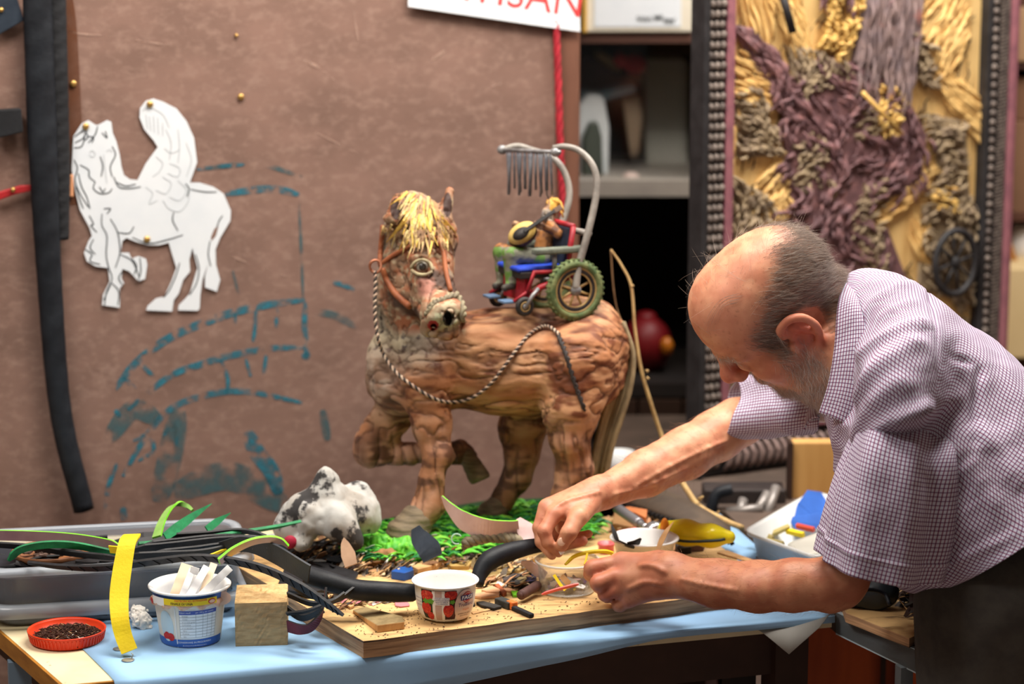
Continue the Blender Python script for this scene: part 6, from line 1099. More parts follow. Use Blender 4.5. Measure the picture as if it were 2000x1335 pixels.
def grain(X):
    px, py = to_px(X); leg = np.clip((py - 800) / 60, 0, 1); head = np.clip((910 - px) / 30, 0, 1) * np.clip((700 - py) / 40, 0, 1)
    warp = (fbm(X, 20, 2, 40)[:, None] - 0.5) * 0.022
    a = fbm(X + warp, (9, 40, 54), 3, 41); b = fbm(X + warp, (50, 44, 10), 3, 42); c = fbm(X + warp * 0.6, (52, 52, 52), 3, 43)
    w = np.clip(leg - head, 0, 1); g = a * (1 - w) + b * w; return g * (1 - head) + c * head, head, leg
def hdisp(X):
    g, hd, lg = grain(X); rid = np.abs(g - 0.5) * 2; crack = np.clip(1 - rid * 11, 0, 1)
    return 0.012 * (fbm(X, (15, 24, 24), 2, 44) - 0.5) + 0.0045 * (rid - 0.3) - 0.002 * crack
Vh, Qh = hs.mesh(0.0019, hdisp)
g, hd, lg = grain(Vh); px, py = to_px(Vh); rid = np.abs(g - 0.5) * 2; crack = np.clip(1 - rid * 6, 0, 1)[:, None] ** 1.5
L3 = lambda c: np.array(lin(c)[:3])
n1 = fbm(Vh, (14, 26, 40), 3, 50)[:, None]; n2 = fbm(Vh, (30, 60, 80), 3, 51)[:, None]; n3 = fbm(Vh, 140, 2, 52)[:, None]
ss = lambda x, a, b: np.clip((x - a) / (b - a), 0, 1)
body = L3((178, 120, 80)) * (1 - ss(n1, .4, .62)) + L3((206, 156, 114)) * ss(n1, .4, .62); body = body * (1 - ss(n2, .46, .64)) + L3((122, 70, 44)) * ss(n2, .46, .64)
legc = L3((172, 118, 84)) * (1 - ss(n1, .42, .6)) + L3((196, 146, 116)) * ss(n1, .42, .6); legc = legc * (1 - ss(n2, .5, .66)) + L3((112, 74, 54)) * ss(n2, .5, .66)
neck = L3((152, 142, 122)) * (1 - ss(n1, .4, .6)) + L3((172, 160, 134)) * ss(n1, .4, .6); neck = neck * (1 - ss(n3, .66, .7)) + L3((72, 66, 62)) * ss(n3, .66, .7)
headc = L3((150, 118, 92)) * (1 - ss(n2, .42, .56)) + L3((156, 100, 70)) * ss(n2, .42, .56); headc = headc * (1 - 0.7 * ss(n3, .54, .66)) + L3((186, 172, 140)) * 0.7 * ss(n3, .54, .66); headc = headc * (1 - ss(n1, .58, .7)) + L3((84, 64, 54)) * ss(n1, .58, .7)
chest = L3((168, 152, 138)) * (1 - ss(n2, .45, .6)) + L3((140, 112, 92)) * ss(n2, .45, .6)
legc = legc * (1 - 0.75 * ss(fbm(Vh, (22, 22, 9), 3, 57)[:, None], .5, .6)) + L3((74, 52, 42)) * 0.75 * ss(fbm(Vh, (22, 22, 9), 3, 57)[:, None], .5, .6); wl = lg[:, None]; col = (body * (1 - wl) + legc * wl) * 0.86
wn = (np.clip((880 - px) / 50, 0, 1) * np.clip((745 - py) / 70, 0, 1))[:, None]; col = col * (1 - wn) + neck * wn
wc2 = (np.clip((800 - px) / 50, 0, 1) * np.clip(1 - np.abs(py - 740) / 90, 0, 1))[:, None]; col = col * (1 - wc2) + chest * wc2
dd = (Vh - CAM) @ _F; wh = (np.clip((660 - py) / 20, 0, 1) * np.clip((DB - .03 - dd) / 0.02, 0, 1) * np.clip((912 - px) / 6, 0, 1))[:, None]; col = col * (1 - wh) + headc * wh
mz = (np.clip(1 - np.hypot((px - 872) / 40, (py - 622) / 26) ** 4, 0, 1) * (dd < DB - .1))[:, None]; col = col * (1 - mz) + (L3((176, 178, 146)) * (1 - ss(n3, .5, .7)) + L3((150, 128, 104)) * ss(n3, .5, .7)) * mz
jaw_shade = (np.clip(1 - np.hypot((px - 845) / 55, (py - 672) / 24) ** 3, 0, 1) * (dd > DB - .115))[:, None]; col = col * (1 - jaw_shade * .6) + L3((96, 70, 58)) * jaw_shade * .6  # shade of the gap between jaw and neck, painted into the colour
ck = (np.clip(1 - np.hypot((px - 832) / 22, (py - 560) / 26) ** 3, 0, 1) * (dd < DB - .08))[:, None]; col = col * (1 - ck) + L3((178, 124, 108)) * ck
nz = (np.hypot((px - 874) / 9, (py - 622) / 15) < 1)[:, None] * (dd < DB - .1)[:, None]; col = np.where(nz, L3((40, 38, 36)), col); mo = (np.hypot((px - 846) / 11, (py - 635) / 10) < 1)[:, None] * (dd < DB - .1)[:, None]; col = np.where(mo, L3((150, 30, 30)), col)
ear = ((np.hypot((px - 775) / 13, (py - 408) / 22) < 1) | (np.hypot((px - 874) / 9, (py - 400) / 24) < 1))[:, None] * (dd < DB - .055)[:, None]; col = np.where(ear, L3((62, 42, 36)), col)
col = col * (1 - 0.62 * crack) + L3((66, 44, 34)) * 0.62 * crack
horse = thing('horse_sculpture', 'brown bark-textured horse sculpture with one raised foreleg and yellow forelock', 'sculpture', tuple(PZ(950, 1040, BZ + 0.012)))
M_horse = mat('horse_skin', (150, 100, 60), attr=True, rough=0.62, bump=0.5, bscale=160, spec=0.3, bdist=0.0015)
mk('body', Vh, Qh, M_horse, horse, col=col)
# hooves
M_hoof = mat('hoof', (132, 116, 92), (92, 80, 64), 40, rough=0.7, stretch=(0.6, 0.6, 5), bump=0.5, bscale=60)
for (a, b, ra, rb, name) in [((812, 1018, DB - .072), (796, 1044, DB - .075), 33, 41, 'hoof'), ((972, 990, DB + .06), (962, 1002, DB + .055), 24, 30, 'hoof'), ((1094, 1014, DB - .045), (1086, 1036, DB - .05), 28, 36, 'hoof'), ((912, 890, DB + .035), (934, 928, DB + .03), 16, 21, 'hoof')]:
    s_ = SDF(); s_.cone(P(*a), P(*b), ra * HP, rb * HP, 0.01)
    if name == 'hoof' and b[1] > 990: s_.ell(V3(*P(*b)[:2], BZ - 0.058), (0.2, 0.2, 0.07), None, 0.003, True)
    if b[1] < 990: s_.ell(P(945, 950, b[2]), (0.022, 0.04, 0.014), np.array([nrm(V3(0.9, 0, 0.45)), V3(0, 1, 0), nrm(V3(-0.45, 0, 0.9))]), 0.003, True)
    Vt, Qt = s_.mesh(0.0022, lambda X: 0.003 * np.abs(fbm(X, (8, 8, 90), 2, 7) - 0.5) * 2); mk(name, Vt, Qt, M_hoof, horse)
# eye
ept = surf(hs, 824, 521) ; M_eye = mat('glassy_eye', (70, 64, 58), (24, 22, 22), 60, rough=0.08, spec=0.8)
b = MB(); b.ell(ept + V3(0, 0.004, 0), 0.0095, None, 16, 12); b.build('eye', mat('eye_white', (168, 164, 150), rough=0.2), horse)
b = MB(); b.ell(ept + V3(0.0012, -0.0042, 0.0005), (0.0058, 0.003, 0.0058), None, 14, 10); b.build('pupil', M_eye, horse)
for dy, pts in ((0, [(802, 524), (812, 511), (826, 507), (840, 514), (845, 528)]), (1, [(804, 528), (816, 535), (832, 536), (845, 530)])):
    b = MB(); pt = [surf(hs, x, y, out=0.001) for x, y in pts]; b.tube(spline(pt, 16), 0.0028, 6); b.build('eyelid', mat('lid_clay', (170, 158, 122), (120, 100, 80), 60, rough=0.7), horse)
# forelock and mane: strips laid over the crown
M_straw = [mat('mane_yellow', (222, 184, 84), (190, 146, 60), 60, rough=0.6), mat('mane_straw', (204, 182, 120), (176, 146, 88), 60, rough=0.6), mat('mane_tan', (168, 132, 92), (120, 90, 66), 60, rough=0.7)]
rg = random.Random(12); mbs = [MB(), MB(), MB()]
for i in range(330):
    x = rg.uniform(742, 894); y = rg.uniform(376, 470 if 790 < x < 880 else 450)
    if i < 60: x = rg.uniform(790, 880); y = rg.uniform(374, 420)
    if math.hypot((x - 773) / 24, (y - 405) / 32) < 1 or math.hypot((x - 874) / 18, (y - 400) / 34) < 1: continue
    a = math.atan2(y - 350, x - 830) + rg.gauss(0, 0.25); L = rg.uniform(20, 44); pts = []
    for t in np.linspace(0, 1, 5):
        q = surf(hs, x + math.cos(a) * L * t, y + math.sin(a) * L * t, out=0.003 + 0.004 * math.sin(t * 3.14) + 0.003 * t)
        if q is None or (pts and np.linalg.norm(q - pts[-1]) > 0.03): break
        pts.append(q)
    if len(pts) < 3: continue
    k = rg.choices((0, 1, 2), (3, 5, 4) if y < 430 else (1, 3, 6))[0]; w = rg.uniform(0.0024, 0.0044)
    mbs[k].ribbon(pts, V3(-math.sin(a), 0.1, -math.cos(a)), np.linspace(w, w * 0.25, len(pts)), 0.0018)
for q, m_ in zip(mbs, M_straw): q.build('forelock', m_, horse, kind='stuff', smooth=False)
for x, y, L, a in ((800, 420, 40, 1.9), (812, 418, 46, 1.75), (790, 430, 40, 2.2), (806, 425, 38, 1.6), (830, 425, 30, 1.2), (868, 432, 40, 0.8), (876, 420, 44, 0.75), (840, 428, 26, 1.5), (784, 440, 44, 2.3)):
    pts = [surf(hs, x + math.cos(a) * L * t, y + math.sin(a) * L * t, out=0.006 + 0.003 * t) for t in np.linspace(0, 1, 6)]; pts = [p for p in pts if p is not None]
    if len(pts) > 3: b = MB(); b.ribbon(pts, V3(-math.sin(a), 0.1, -math.cos(a)), np.linspace(0.0065, 0.0015, len(pts)), 0.002); b.build('forelock_tuft', M_straw[0], horse, smooth=False)
# halter
M_hal = mat('halter_orange', (164, 96, 58), (134, 74, 46), 40, rough=0.6); M_gry2 = mat('noseband_grey', (150, 140, 112), (104, 92, 76), 60, rough=0.7)
def strap(name, pts, r, m, out=0.002, n=24, tw=0):
    q = [surf(hs, x, y, out=out) for x, y in spline(pts, n)]; q = np.array([p for p in q if p is not None]); 
    if tw:
        a = np.linspace(0, tw, len(q))
        for k in range(2): 
            b = MB(); b.tube(q + 0.0022 * np.stack([np.cos(a + k * 3.14), 0 * a, np.sin(a + k * 3.14)], 1), r, 6); b.build(name, m if not isinstance(m, list) else m[k], horse)
    else: b = MB(); b.tube(q, r, 8); b.build(name, m, horse)
strap('browband', [(742, 518), (765, 500), (790, 486), (815, 472), (840, 461), (872, 470)], 0.0035, M_hal); strap('cheek_strap', [(748, 524), (756, 548), (774, 575), (800, 598)], 0.0052, M_hal); strap('nose_strap', [(856, 462), (866, 490), (871, 530), (880, 568)], 0.0036, M_hal); strap('cheek_strap', [(748, 440), (744, 480), (742, 515)], 0.004, M_hal)
strap('noseband', [(832, 612), (846, 594), (866, 584), (898, 572)], 0.0038, M_gry2, 0.003, 30, 26); strap('noseband', [(896, 580), (905, 600), (904, 625)], 0.0034, M_gry2, 0.002, 16, 12)
rc = P(733, 520, DB - .09); t = np.linspace(0, 2 * math.pi, 24); b = MB(); b.tube([rc + V3(0.0085 * math.cos(x), 0.002 * math.sin(2 * x), 0.0095 * math.sin(x)) for x in t], 0.0022, 6, caps=False); b.build('halter_ring', mat('copper', (178, 116, 88), rough=0.4, metal=0.5), horse)
# braided reins
M_rd = mat('rein_dark', (52, 46, 44), rough=0.7); M_rl = mat('rein_light', (206, 184, 160), (186, 150, 130), 60, rough=0.7)
rp = [(733, 530, 0), (733, 570, 0), (732, 610, 0), (737, 655, 0), (748, 690, 1), (772, 725, 1), (805, 752, 1), (845, 777, 1), (882, 786, 1), (925, 775, 1), (960, 748, 1), (985, 715, 1), (1008, 684, 1), (1030, 656, 1), (1052, 640, 1), (1072, 637, 1), (1092, 652, 1)]
q = []
for x, y, on in spline(rp, 150):
    s_ = surf(hs, x, y, out=0.0045)
    if on < 0.6 or s_ is None: s_ = P(x, y, DB - .09)
    q.append(s_)
q = np.array(q); 
for _ in range(6): q[1:-1] = (q[:-2] + q[1:-1] * 2 + q[2:]) / 4
a = np.linspace(0, 190, 150); T = np.gradient(q, axis=0); T /= np.linalg.norm(T, axis=1)[:, None]; N1 = np.cross(T, V3(0, 1, 0.1)); N1 /= np.linalg.norm(N1, axis=1)[:, None]; N2 = np.cross(T, N1)
qq = spline(q, 420); a = np.linspace(0, 2 * math.pi * 52, 420); T = np.gradient(qq, axis=0); T /= np.linalg.norm(T, axis=1)[:, None]; N1 = np.cross(T, V3(0, 1, 0.1)); N1 /= np.linalg.norm(N1, axis=1)[:, None]; N2 = np.cross(T, N1)
for k, m_ in enumerate((M_rd, M_rl)):
    b = MB(); b.tube(qq + 0.0013 * (np.cos(a + k * 3.14)[:, None] * N1 + np.sin(a + k * 3.14)[:, None] * N2), 0.0017, 6); b.build('rein', m_, horse)
strap('thigh_cord', [(1090, 652), (1105, 690), (1122, 745), (1142, 800)], 0.0022, M_rd, 0.0, 30, 40)
# tail
M_tail = mat('tail_fibre', (166, 148, 112), (116, 100, 74), 40, rough=0.8, stretch=(1, 1, 0.3)); b = MB(); rg = random.Random(4)
for i in range(46):
    o = rg.uniform(-1, 1); o2 = rg.uniform(-0.016, 0.016); w_ = [6, 12, 18, 20, 17, 16]
    pts = [(x + o * w, y, DB + .02 + o2 - 0.02 * abs(o)) for (x, y), w in zip([(1212, 628), (1226, 690), (1216, 752), (1196, 815), (1180, 870), (1168, 925 + rg.uniform(-6, 10))], w_)]
    b.tube(spx(pts, 22), np.linspace(0.0030, 0.0042, 22) * rg.uniform(0.7, 1.2), 5)
b.build('tail', M_tail, horse, kind='stuff')

# ------------------------------------------------------------------ small wheelchair on the back of the horse
AX = nrm(V3(0.43, -0.90, 0)); FW = V3(-AX[1] * -1, 0, 0); FW = nrm(V3(-0.90, -0.43, 0)); UPV = V3(0, 0, 1)
W0 = P(1123, 566, 3.665)
def wl_(f, s, u): return W0 + FW * f - AX * s + UPV * u
chair = thing('toy_wheelchair', 'small red wheelchair with green-tyred wheels and canopy on the horse back', 'wheelchair', tuple(W0 - AX * 0.05 - UPV * 0.047))
M_gt = mat('tyre_green', (78, 100, 60), (128, 136, 88), 60, rough=0.7, bump=0.4, bscale=300); M_gold2 = mat('spoke_gold', (196, 168, 110), (160, 130, 80), 40, rough=0.5); M_kb = mat('chair_black', (34, 32, 32), (52, 48, 46), 60, rough=0.6); M_rdp = mat('chair_red', (168, 34, 44), (130, 24, 36), 50, rough=0.5); M_slv = mat('silver_paint', (150, 150, 152), (116, 114, 114), 40, rough=0.4, metal=0.3); M_nb = mat('chair_navy', (34, 44, 62), (24, 30, 44), 60, rough=0.6)
def wheel(ctr, R, r, par, big):
    w = None
    def ring(name, Rr, rr, m, off=0.0):
        bb = MB(); bb.tube([ctr + AX * off + (FW * math.cos(t) + UPV * math.sin(t)) * Rr for t in np.linspace(0, 2 * math.pi, 41)], rr, 8, caps=False); return bb.build(name, m, par)
    ty = ring('tyre', R - r, r, M_gt if big else M_kb)
    if big:
        for k in range(34):
            a = k * 2 * math.pi / 34; d = FW * math.cos(a) + UPV * math.sin(a); bb = MB(); bb.bar(ctr + d * (R - 0.001) - AX * 0.006, ctr + d * (R - 0.001) + AX * 0.006 + UPV * 0.001, 0.0028, 0.0022, d); bb.build('tyre_tread', M_gt, ty, smooth=False)
        ring('rim', R - 2.35 * r, r * 0.55, M_kb, 0.001); ring('rim_edge', R - 1.85 * r, 0.0013, M_gold2, 0.004); ring('rim_edge', R - 2.85 * r, 0.0013, M_gold2, 0.003)
        for k in range(8):
            a = k * math.pi / 4 + 0.35; d = FW * math.cos(a) + UPV * math.sin(a); bb = MB(); bb.tube([ctr + d * 0.004, ctr + d * (R - 2.8 * r)], [0.0024, 0.0018], 6); bb.build('spoke', M_gold2, par)
        bb = MB(); bb.ell(ctr + AX * 0.003, (0.0085, 0.0085, 0.0085), None, 14, 10); bb.build('hub', M_slv, par)
    else:
        ring('rim_edge', R - 1.9 * r, 0.0011, M_gold2, 0.003); bb = MB(); bb.ell(ctr, (0.0055, 0.0055, 0.0055), None, 10, 8); bb.build('hub', M_slv, par)
for s in (0.0, 0.105): wheel(wl_(0, s, 0.0), 0.0475, 0.0075, chair, True)
for s in (0.004, 0.098): wheel(wl_(0.083, s, -0.020), 0.0150, 0.0042, chair, False); bb = MB(); bb.tube([wl_(0.083, s, -0.020) + AX * 0.005, wl_(0.072, s, -0.004) + AX * 0.004, wl_(0.060, s, 0.006)], 0.003, 6); bb.build('caster_fork', M_slv, chair)
def cbox2(name, f0, f1, s0, s1_, u0, u1, m, bv=0.0015):
    bb = MB(); bb.box(wl_((f0 + f1) / 2, (s0 + s1_) / 2, (u0 + u1) / 2), (abs(f1 - f0), abs(s1_ - s0), abs(u1 - u0)), np.array([FW, -AX, UPV])); return bevel(bb.build(name, m, chair, smooth=False), bv)
cbox2('seat', 0.002, 0.085, 0.012, 0.094, 0.020, 0.030, M_kb); cbox2('cushion', 0.010, 0.088, 0.014, 0.092, 0.030, 0.037, mat('cushion_blue', (34, 70, 190), (26, 54, 160), 40, rough=0.6), 0.003)
cbox2('axle_bar', -0.004, 0.004, 0.0, 0.105, -0.003, 0.003, M_kb)
bb = MB(); bb.box(wl_(0.004, 0.053, 0.062), (0.007, 0.078, 0.062), np.array([nrm(FW + UPV * 0.12), -AX, nrm(UPV - FW * 0.12)])); bevel(bb.build('backrest', M_nb, chair, smooth=False), 0.002)
for s in (0.010, 0.096):
    for nm, pts, r, m_ in [('back_post', [(0.008, 0.0, 0.02), (0.004, 0, 0.06), (-0.002, 0, 0.096)], 0.0042, M_rdp), ('side_rail', [(0.0, 0, 0.02), (0.055, 0, 0.006), (0.075, 0, -0.012)], 0.0050, M_rdp), ('side_rail', [(0.010, 0, 0.028), (0.064, 0, 0.030), (0.078, 0, -0.006)], 0.0036, M_rdp), ('arm_post', [(0.030, 0, 0.03), (0.030, 0, 0.058)], 0.0040, M_slv), ('footrest_tube', [(0.070, 0, 0.004), (0.098, 0, -0.012)], 0.0028, M_rdp)]:
        bb = MB(); bb.tube([wl_(f, s, u) for f, _, u in pts], r, 8); bb.build(nm, m_, chair)
    cbox2('armrest', -0.018, 0.066, s - 0.008, s + 0.008, 0.056, 0.066, mat('armrest_grey', (112, 118, 104), (86, 92, 82), 50, rough=0.7), 0.003)
    cbox2('footplate', 0.092, 0.112, s - 0.012 + (0.016 if s < 0.05 else -0.016), s + 0.012 + (0.016 if s < 0.05 else -0.016), -0.016, -0.012, mat('footplate_blue', (96, 124, 156), rough=0.5), 0.001)
bb = MB(); bb.tube([wl_(-0.002, 0.010, 0.096), wl_(-0.002, 0.096, 0.096)], 0.0042, 8); bb.build('back_bar', M_rdp, chair)
cbox2('front_panel', 0.070, 0.078, 0.016, 0.090, -0.016, 0.020, M_rdp)
# canopy: two bent tubes, a rod and a fringe
M_tube = mat('canopy_tube', (146, 140, 132), (112, 106, 100), 30, rough=0.45)
near = [(1124, 566, 3.66), (1130, 520, 3.66), (1144, 470, 3.66), (1160, 405, 3.665), (1166, 355, 3.67), (1156, 320, 3.675), (1132, 295, 3.68), (1104, 286, 3.685), (1080, 289, 3.69)]
far = [(1072, 548, 3.78), (1080, 500, 3.78), (1096, 440, 3.78), (1110, 395, 3.785), (1110, 360, 3.79), (1096, 325, 3.79), (1074, 305, 3.795), (1040, 293, 3.80), (1010, 285, 3.80), (982, 292, 3.80)]
for pts in (near, far): bb = MB(); bb.tube(spx(pts, 50), np.linspace(0.0060, 0.0046, 50), 10); bb.build('canopy_arm', M_tube, chair)
ra, rb = P(974, 292, 3.81), P(1094, 297, 3.68); bb = MB(); bb.tube([ra, rb], 0.0030, 8); bb.build('canopy_rod', M_slv, chair)
for q in (0.06, 0.93): bb = MB(); bb.ell(ra + (rb - ra) * q, (0.0085, 0.007, 0.0075), None, 12, 8); bb.build('rod_joint', M_slv, chair)
bb = MB(); bb.tube([P(1112, 448, 3.70), P(1152, 456, 3.663)], 0.005, 8); bb.build('canopy_brace', M_tube, chair)
M_fr = mat('fringe_silver', (136, 138, 144), (100, 102, 110), 40, rough=0.5)
for k in range(13):
    q = ra + (rb - ra) * (0.14 + 0.058 * k); L = (0.066, 0.070, 0.060)[k % 3]; w = (0.0026, 0.0032, 0.0022, 0.0036)[k % 4]; sl = (0.004, -0.003, 0.001)[k % 3]
    bb = MB(); bb.tube([q + V3(0, 0, -0.002), q + V3(sl * 0.3, 0, -0.01), q + V3(sl, 0, -L)], [w * 0.6, w, w * 0.9], 6); bb.build('fringe_strand', M_fr, chair)

# ------------------------------------------------------------------ musician figurine and instrument
fg = SDF(); FPXm = 0.00078
def fc2(a, b, ra, rb, k=0.006): fg.cone(P(*a), P(*b), ra * FPXm, rb * FPXm, k)
DF = 3.715
fc2((1062, 500, DF), (1070, 442, DF), 21, 19); fc2((1070, 440, DF), (1076, 420, DF), 12, 8); fg.ell(P(1078, 404, DF), (0.0115, 0.0115, 0.013), None, 0.004); fc2((1066, 412, DF - .01), (1070, 425, DF - .01), 7, 7)
fc2((1076, 438, DF - .02), (1090, 456, DF - .035), 9, 8); fc2((1090, 456, DF - .035), (1054, 440, DF - .045), 8, 6); fc2((1054, 440, DF - .045), (1046, 436, DF - .045), 6, 5)
fc2((1060, 438, DF + .02), (1036, 452, DF + .01), 9, 8); fc2((1036, 452, DF + .01), (1006, 438, DF - .01), 7, 7)
for o, dx, dy in ((-.025, 0, 0), (.022, -18, -4)):
    fc2((1058 + dx * .3, 503 + dy, DF + o), (998 + dx, 496 + dy, DF + o - .02), 18, 16); fc2((998 + dx, 496 + dy, DF + o - .02), (1000 + dx, 548 + dy, DF + o - .015), 16, 13); fc2((1003 + dx, 556 + dy, DF + o - .015), (986 + dx, 562 + dy, DF + o - .025), 8, 7)
Vt, Qt = fg.mesh(0.0011, lambda X: 0.0016 * (fbm(X, 160, 2, 6) - 0.5)); fx, fy = to_px(Vt); n1 = fbm(Vt, 90, 3, 3)[:, None]
cl1 = L3((120, 120, 102)) * (1 - ss(n1, .48, .56)) + L3((96, 132, 60)) * ss(n1, .48, .56); sh1 = L3((168, 112, 62)) * (1 - ss(n1, .45, .6)) + L3((104, 66, 42)) * ss(n1, .45, .6); sk = L3((186, 150, 112)) * (1 - ss(n1, .5, .62)) + L3((130, 96, 74)) * ss(n1, .5, .62); bd = L3((150, 136, 120)); hr = L3((212, 164, 72)); shoe = L3((70, 66, 60))
fcol = np.where((fy > 482)[:, None], cl1, sh1); fcol = np.where((fy > 553)[:, None], shoe, fcol); fcol = np.where((fy < 428)[:, None], sk, fcol); fcol = np.where(((fy < 430) & (fy > 408) & (fx < 1080))[:, None], bd, fcol); fcol = np.where(((fy < 412) & (fx > 1074))[:, None], hr, fcol); fcol = np.where(((fx < 1012) & (fy < 446))[:, None], sk, fcol); fcol = np.where(((fx < 1060) & (fy < 450) & (fy > 428) & (fx > 1040))[:, None], sk, fcol)
fig = thing('musician_figurine', 'small bearded figurine in green-grey trousers seated in the red wheelchair', 'figurine', tuple(P(1050, 505, DF)))
mk('figure', Vt, Qt, mat('figurine_paint', (150, 120, 80), attr=True, rough=0.6, bump=0.4, bscale=300, bdist=0.001), fig, col=fcol)
bb = MB(); rg = random.Random(2)
for k in range(40):
    a = rg.uniform(-0.6, 2.6); q = P(1080, 402, DF) + V3(0.0125 * math.cos(a), rg.uniform(-0.011, 0.011), 0.0125 * math.sin(a)); bb.tube([q, q + V3(0.003, 0, -0.005), q + V3(0.004, 0, -0.011)], 0.0013, 5)
bb.build('hair', mat('fig_hair', (214, 166, 72), (176, 124, 50), 80, rough=0.6), fig, kind='stuff'); bb = MB()
for k in range(26):
    q = P(rg.uniform(1060, 1080), rg.uniform(410, 420), DF - .014 + rg.uniform(-.004, .004)); bb.tube([q, q + V3(-0.002, -0.001, -0.006), q + V3(-0.003, 0, -0.013)], 0.0011, 5)
bb.build('beard', mat('fig_beard', (150, 140, 128), (96, 86, 80), 80, rough=0.7), fig, kind='stuff')
bb = MB(); bb.tube([P(1074, 392, DF), P(1068, 380, DF), P(1068, 360, DF), P(1066, 330, DF)], 0.0011, 5); bb.build('head_wire', M_kb, fig)
ins_ = thing('toy_bouzouki', 'tiny gold and black stringed instrument in the hands of the figurine', 'instrument', tuple(P(1020, 470, DF - .05)))
ic = P(1020, 456, DF - .05); d = nrm(P(1062, 428, DF - .05) - ic); nn = nrm(V3(-0.1, -0.85, 0.45)); w = nrm(np.cross(nn, d)); A3 = np.array([d, w, nn])
bb = MB(); bb.ell(ic + nn * -0.0095, (0.024, 0.0165, 0.011), A3, 24, 12); bb.build('bowl', mat('inst_brown', (96, 66, 42), (60, 40, 28), 80, rough=0.5), ins_)
bb = MB(); bb.lathe(ic + nn * 0.002, [(0.0001, 0), (0.0155, 0), (0.016, 0.0012), (0.0001, 0.0016)], 28, A3 * np.array([1.45, 1, 1])[:, None]); bb.build('soundboard', mat('inst_gold', (206, 176, 104), (170, 136, 66), 60, rough=0.5), ins_)
bb = MB(); bb.lathe(ic + nn * 0.0036 - d * 0.002, [(0.0001, 0), (0.009, 0), (0.0092, 0.0006), (0.0001, 0.0008)], 20, A3 * np.array([1.5, 1, 1])[:, None]); bb.build('black_plate', M_kb, ins_)
bb = MB(); bb.bar(ic + d * 0.004 + nn * 0.004, ic + d * 0.060 + nn * 0.004, 0.005, 0.0035, nn); bb.build('neck', M_kb, ins_, smooth=False); bb = MB(); bb.bar(ic + d * 0.058 + nn * 0.004, ic + d * 0.072 + nn * 0.002, 0.008, 0.003, nn); bb.build('headstock', mat('inst_brown', (96, 66, 42)), ins_, smooth=False)
# ------------------------------------------------------------------ the man
SKP = 0.0007
bs = SDF()
def pc(a, b, ra, rb, k=0.012, sub=False, s=None): (s or bs).cone(P(*a), P(*b), ra * a[2] / FPX, rb * b[2] / FPX, k, sub)
def pchain(pts, rs, k=0.012, s=None):
    for i in range(len(pts) - 1): pc(pts[i], pts[i + 1], rs[i], rs[i + 1], k, False, s)
# head frame: pitched down, crown tilted towards the room
th, yw, ro = math.radians(46), math.radians(8), math.radians(24)
f0 = V3(-math.cos(th) * math.cos(yw), math.cos(th) * math.sin(yw), -math.sin(th)); u0 = V3(-math.sin(th) * math.cos(yw), math.sin(th) * math.sin(yw), math.cos(th)); l0 = np.cross(u0, f0)
HF = f0; HU = u0 * math.cos(ro) + l0 * math.sin(ro); HL = l0 * math.cos(ro) - u0 * math.sin(ro)
HO = P(1538, 612, 3.34); HS = 0.99
def hp(f, u, l): return HO + (HF * f + HU * u + HL * l) * HS
HAX = np.array([HF, HU, HL])
def he(c, r, k=0.012, sub=False): bs.ell(hp(*c), np.array(r) * HS, HAX, k, sub)
def hcn(a, b, ra, rb, k=0.01, sub=False): bs.cone(hp(*a), hp(*b), ra * HS, rb * HS, k, sub)
he((-0.004, 0.052, 0), (0.098, 0.082, 0.077), 0.02); he((0.046, 0.062, 0), (0.058, 0.066, 0.066), 0.03); he((0.032, -0.018, 0), (0.062, 0.068, 0.060), 0.03)
for s in (1, -1):
    hcn((-0.004, -0.045, 0.052 * s), (0.062, -0.068, 0.020 * s), 0.019, 0.018, 0.02); hcn((0.066, -0.012, 0.046 * s), (0.030, -0.006, 0.060 * s), 0.019, 0.016, 0.02)
    hcn((0.099, 0.034, 0.010 * s), (0.078, 0.034, 0.050 * s), 0.0115, 0.010, 0.010); he((0.102, 0.010, 0.031 * s), (0.014, 0.012, 0.018), 0.012, True)
    he((0.083, 0.010, 0.031 * s), (0.0135, 0.0125, 0.0145), 0.003); hcn((0.094, 0.006, 0.018 * s), (0.086, 0.003, 0.046 * s), 0.0035, 0.003, 0.004)
    he((0.106, -0.012, 0.0140 * s), (0.011, 0.009, 0.0085), 0.006); he((0.109, -0.021, 0.009 * s), (0.006, 0.004, 0.004), 0.002, True)
    hcn((0.098, -0.020, 0.026 * s), (0.086, -0.048, 0.036 * s), 0.004, 0.003, 0.006, True)
hcn((0.100, 0.030, 0), (0.114, 0.002, 0), 0.0098, 0.0120, 0.010); he((0.118, -0.006, 0), (0.0142, 0.0132, 0.0130), 0.008)
hcn((0.089, -0.036, 0.018), (0.089, -0.036, -0.018), 0.009, 0.009, 0.01); hcn((0.090, -0.044, -0.016), (0.090, -0.044, 0.016), 0.0055, 0.0055, 0.004); hcn((0.087, -0.053, -0.014), (0.087, -0.053, 0.014), 0.006, 0.006, 0.004); hcn((0.097, -0.0485, -0.022), (0.097, -0.0485, 0.022), 0.002, 0.002, 0.003, True)
he((0.070, -0.074, 0), (0.022, 0.018, 0.028), 0.014)
for s in (1, -1):    # beard mass on jaw and chin
    hcn((0.000, -0.030, 0.062 * s), (0.028, -0.066, 0.050 * s), 0.012, 0.017, 0.012); hcn((0.028, -0.066, 0.050 * s), (0.068, -0.078, 0.018 * s), 0.017, 0.017, 0.014)
# forehead wrinkles
for k in range(0): hcn((0.100 - 0.004 * k, 0.054 + 0.011 * k, 0.030), (0.088 - 0.004 * k, 0.054 + 0.011 * k, 0.050), 0.0015, 0.0012, 0.004, True)
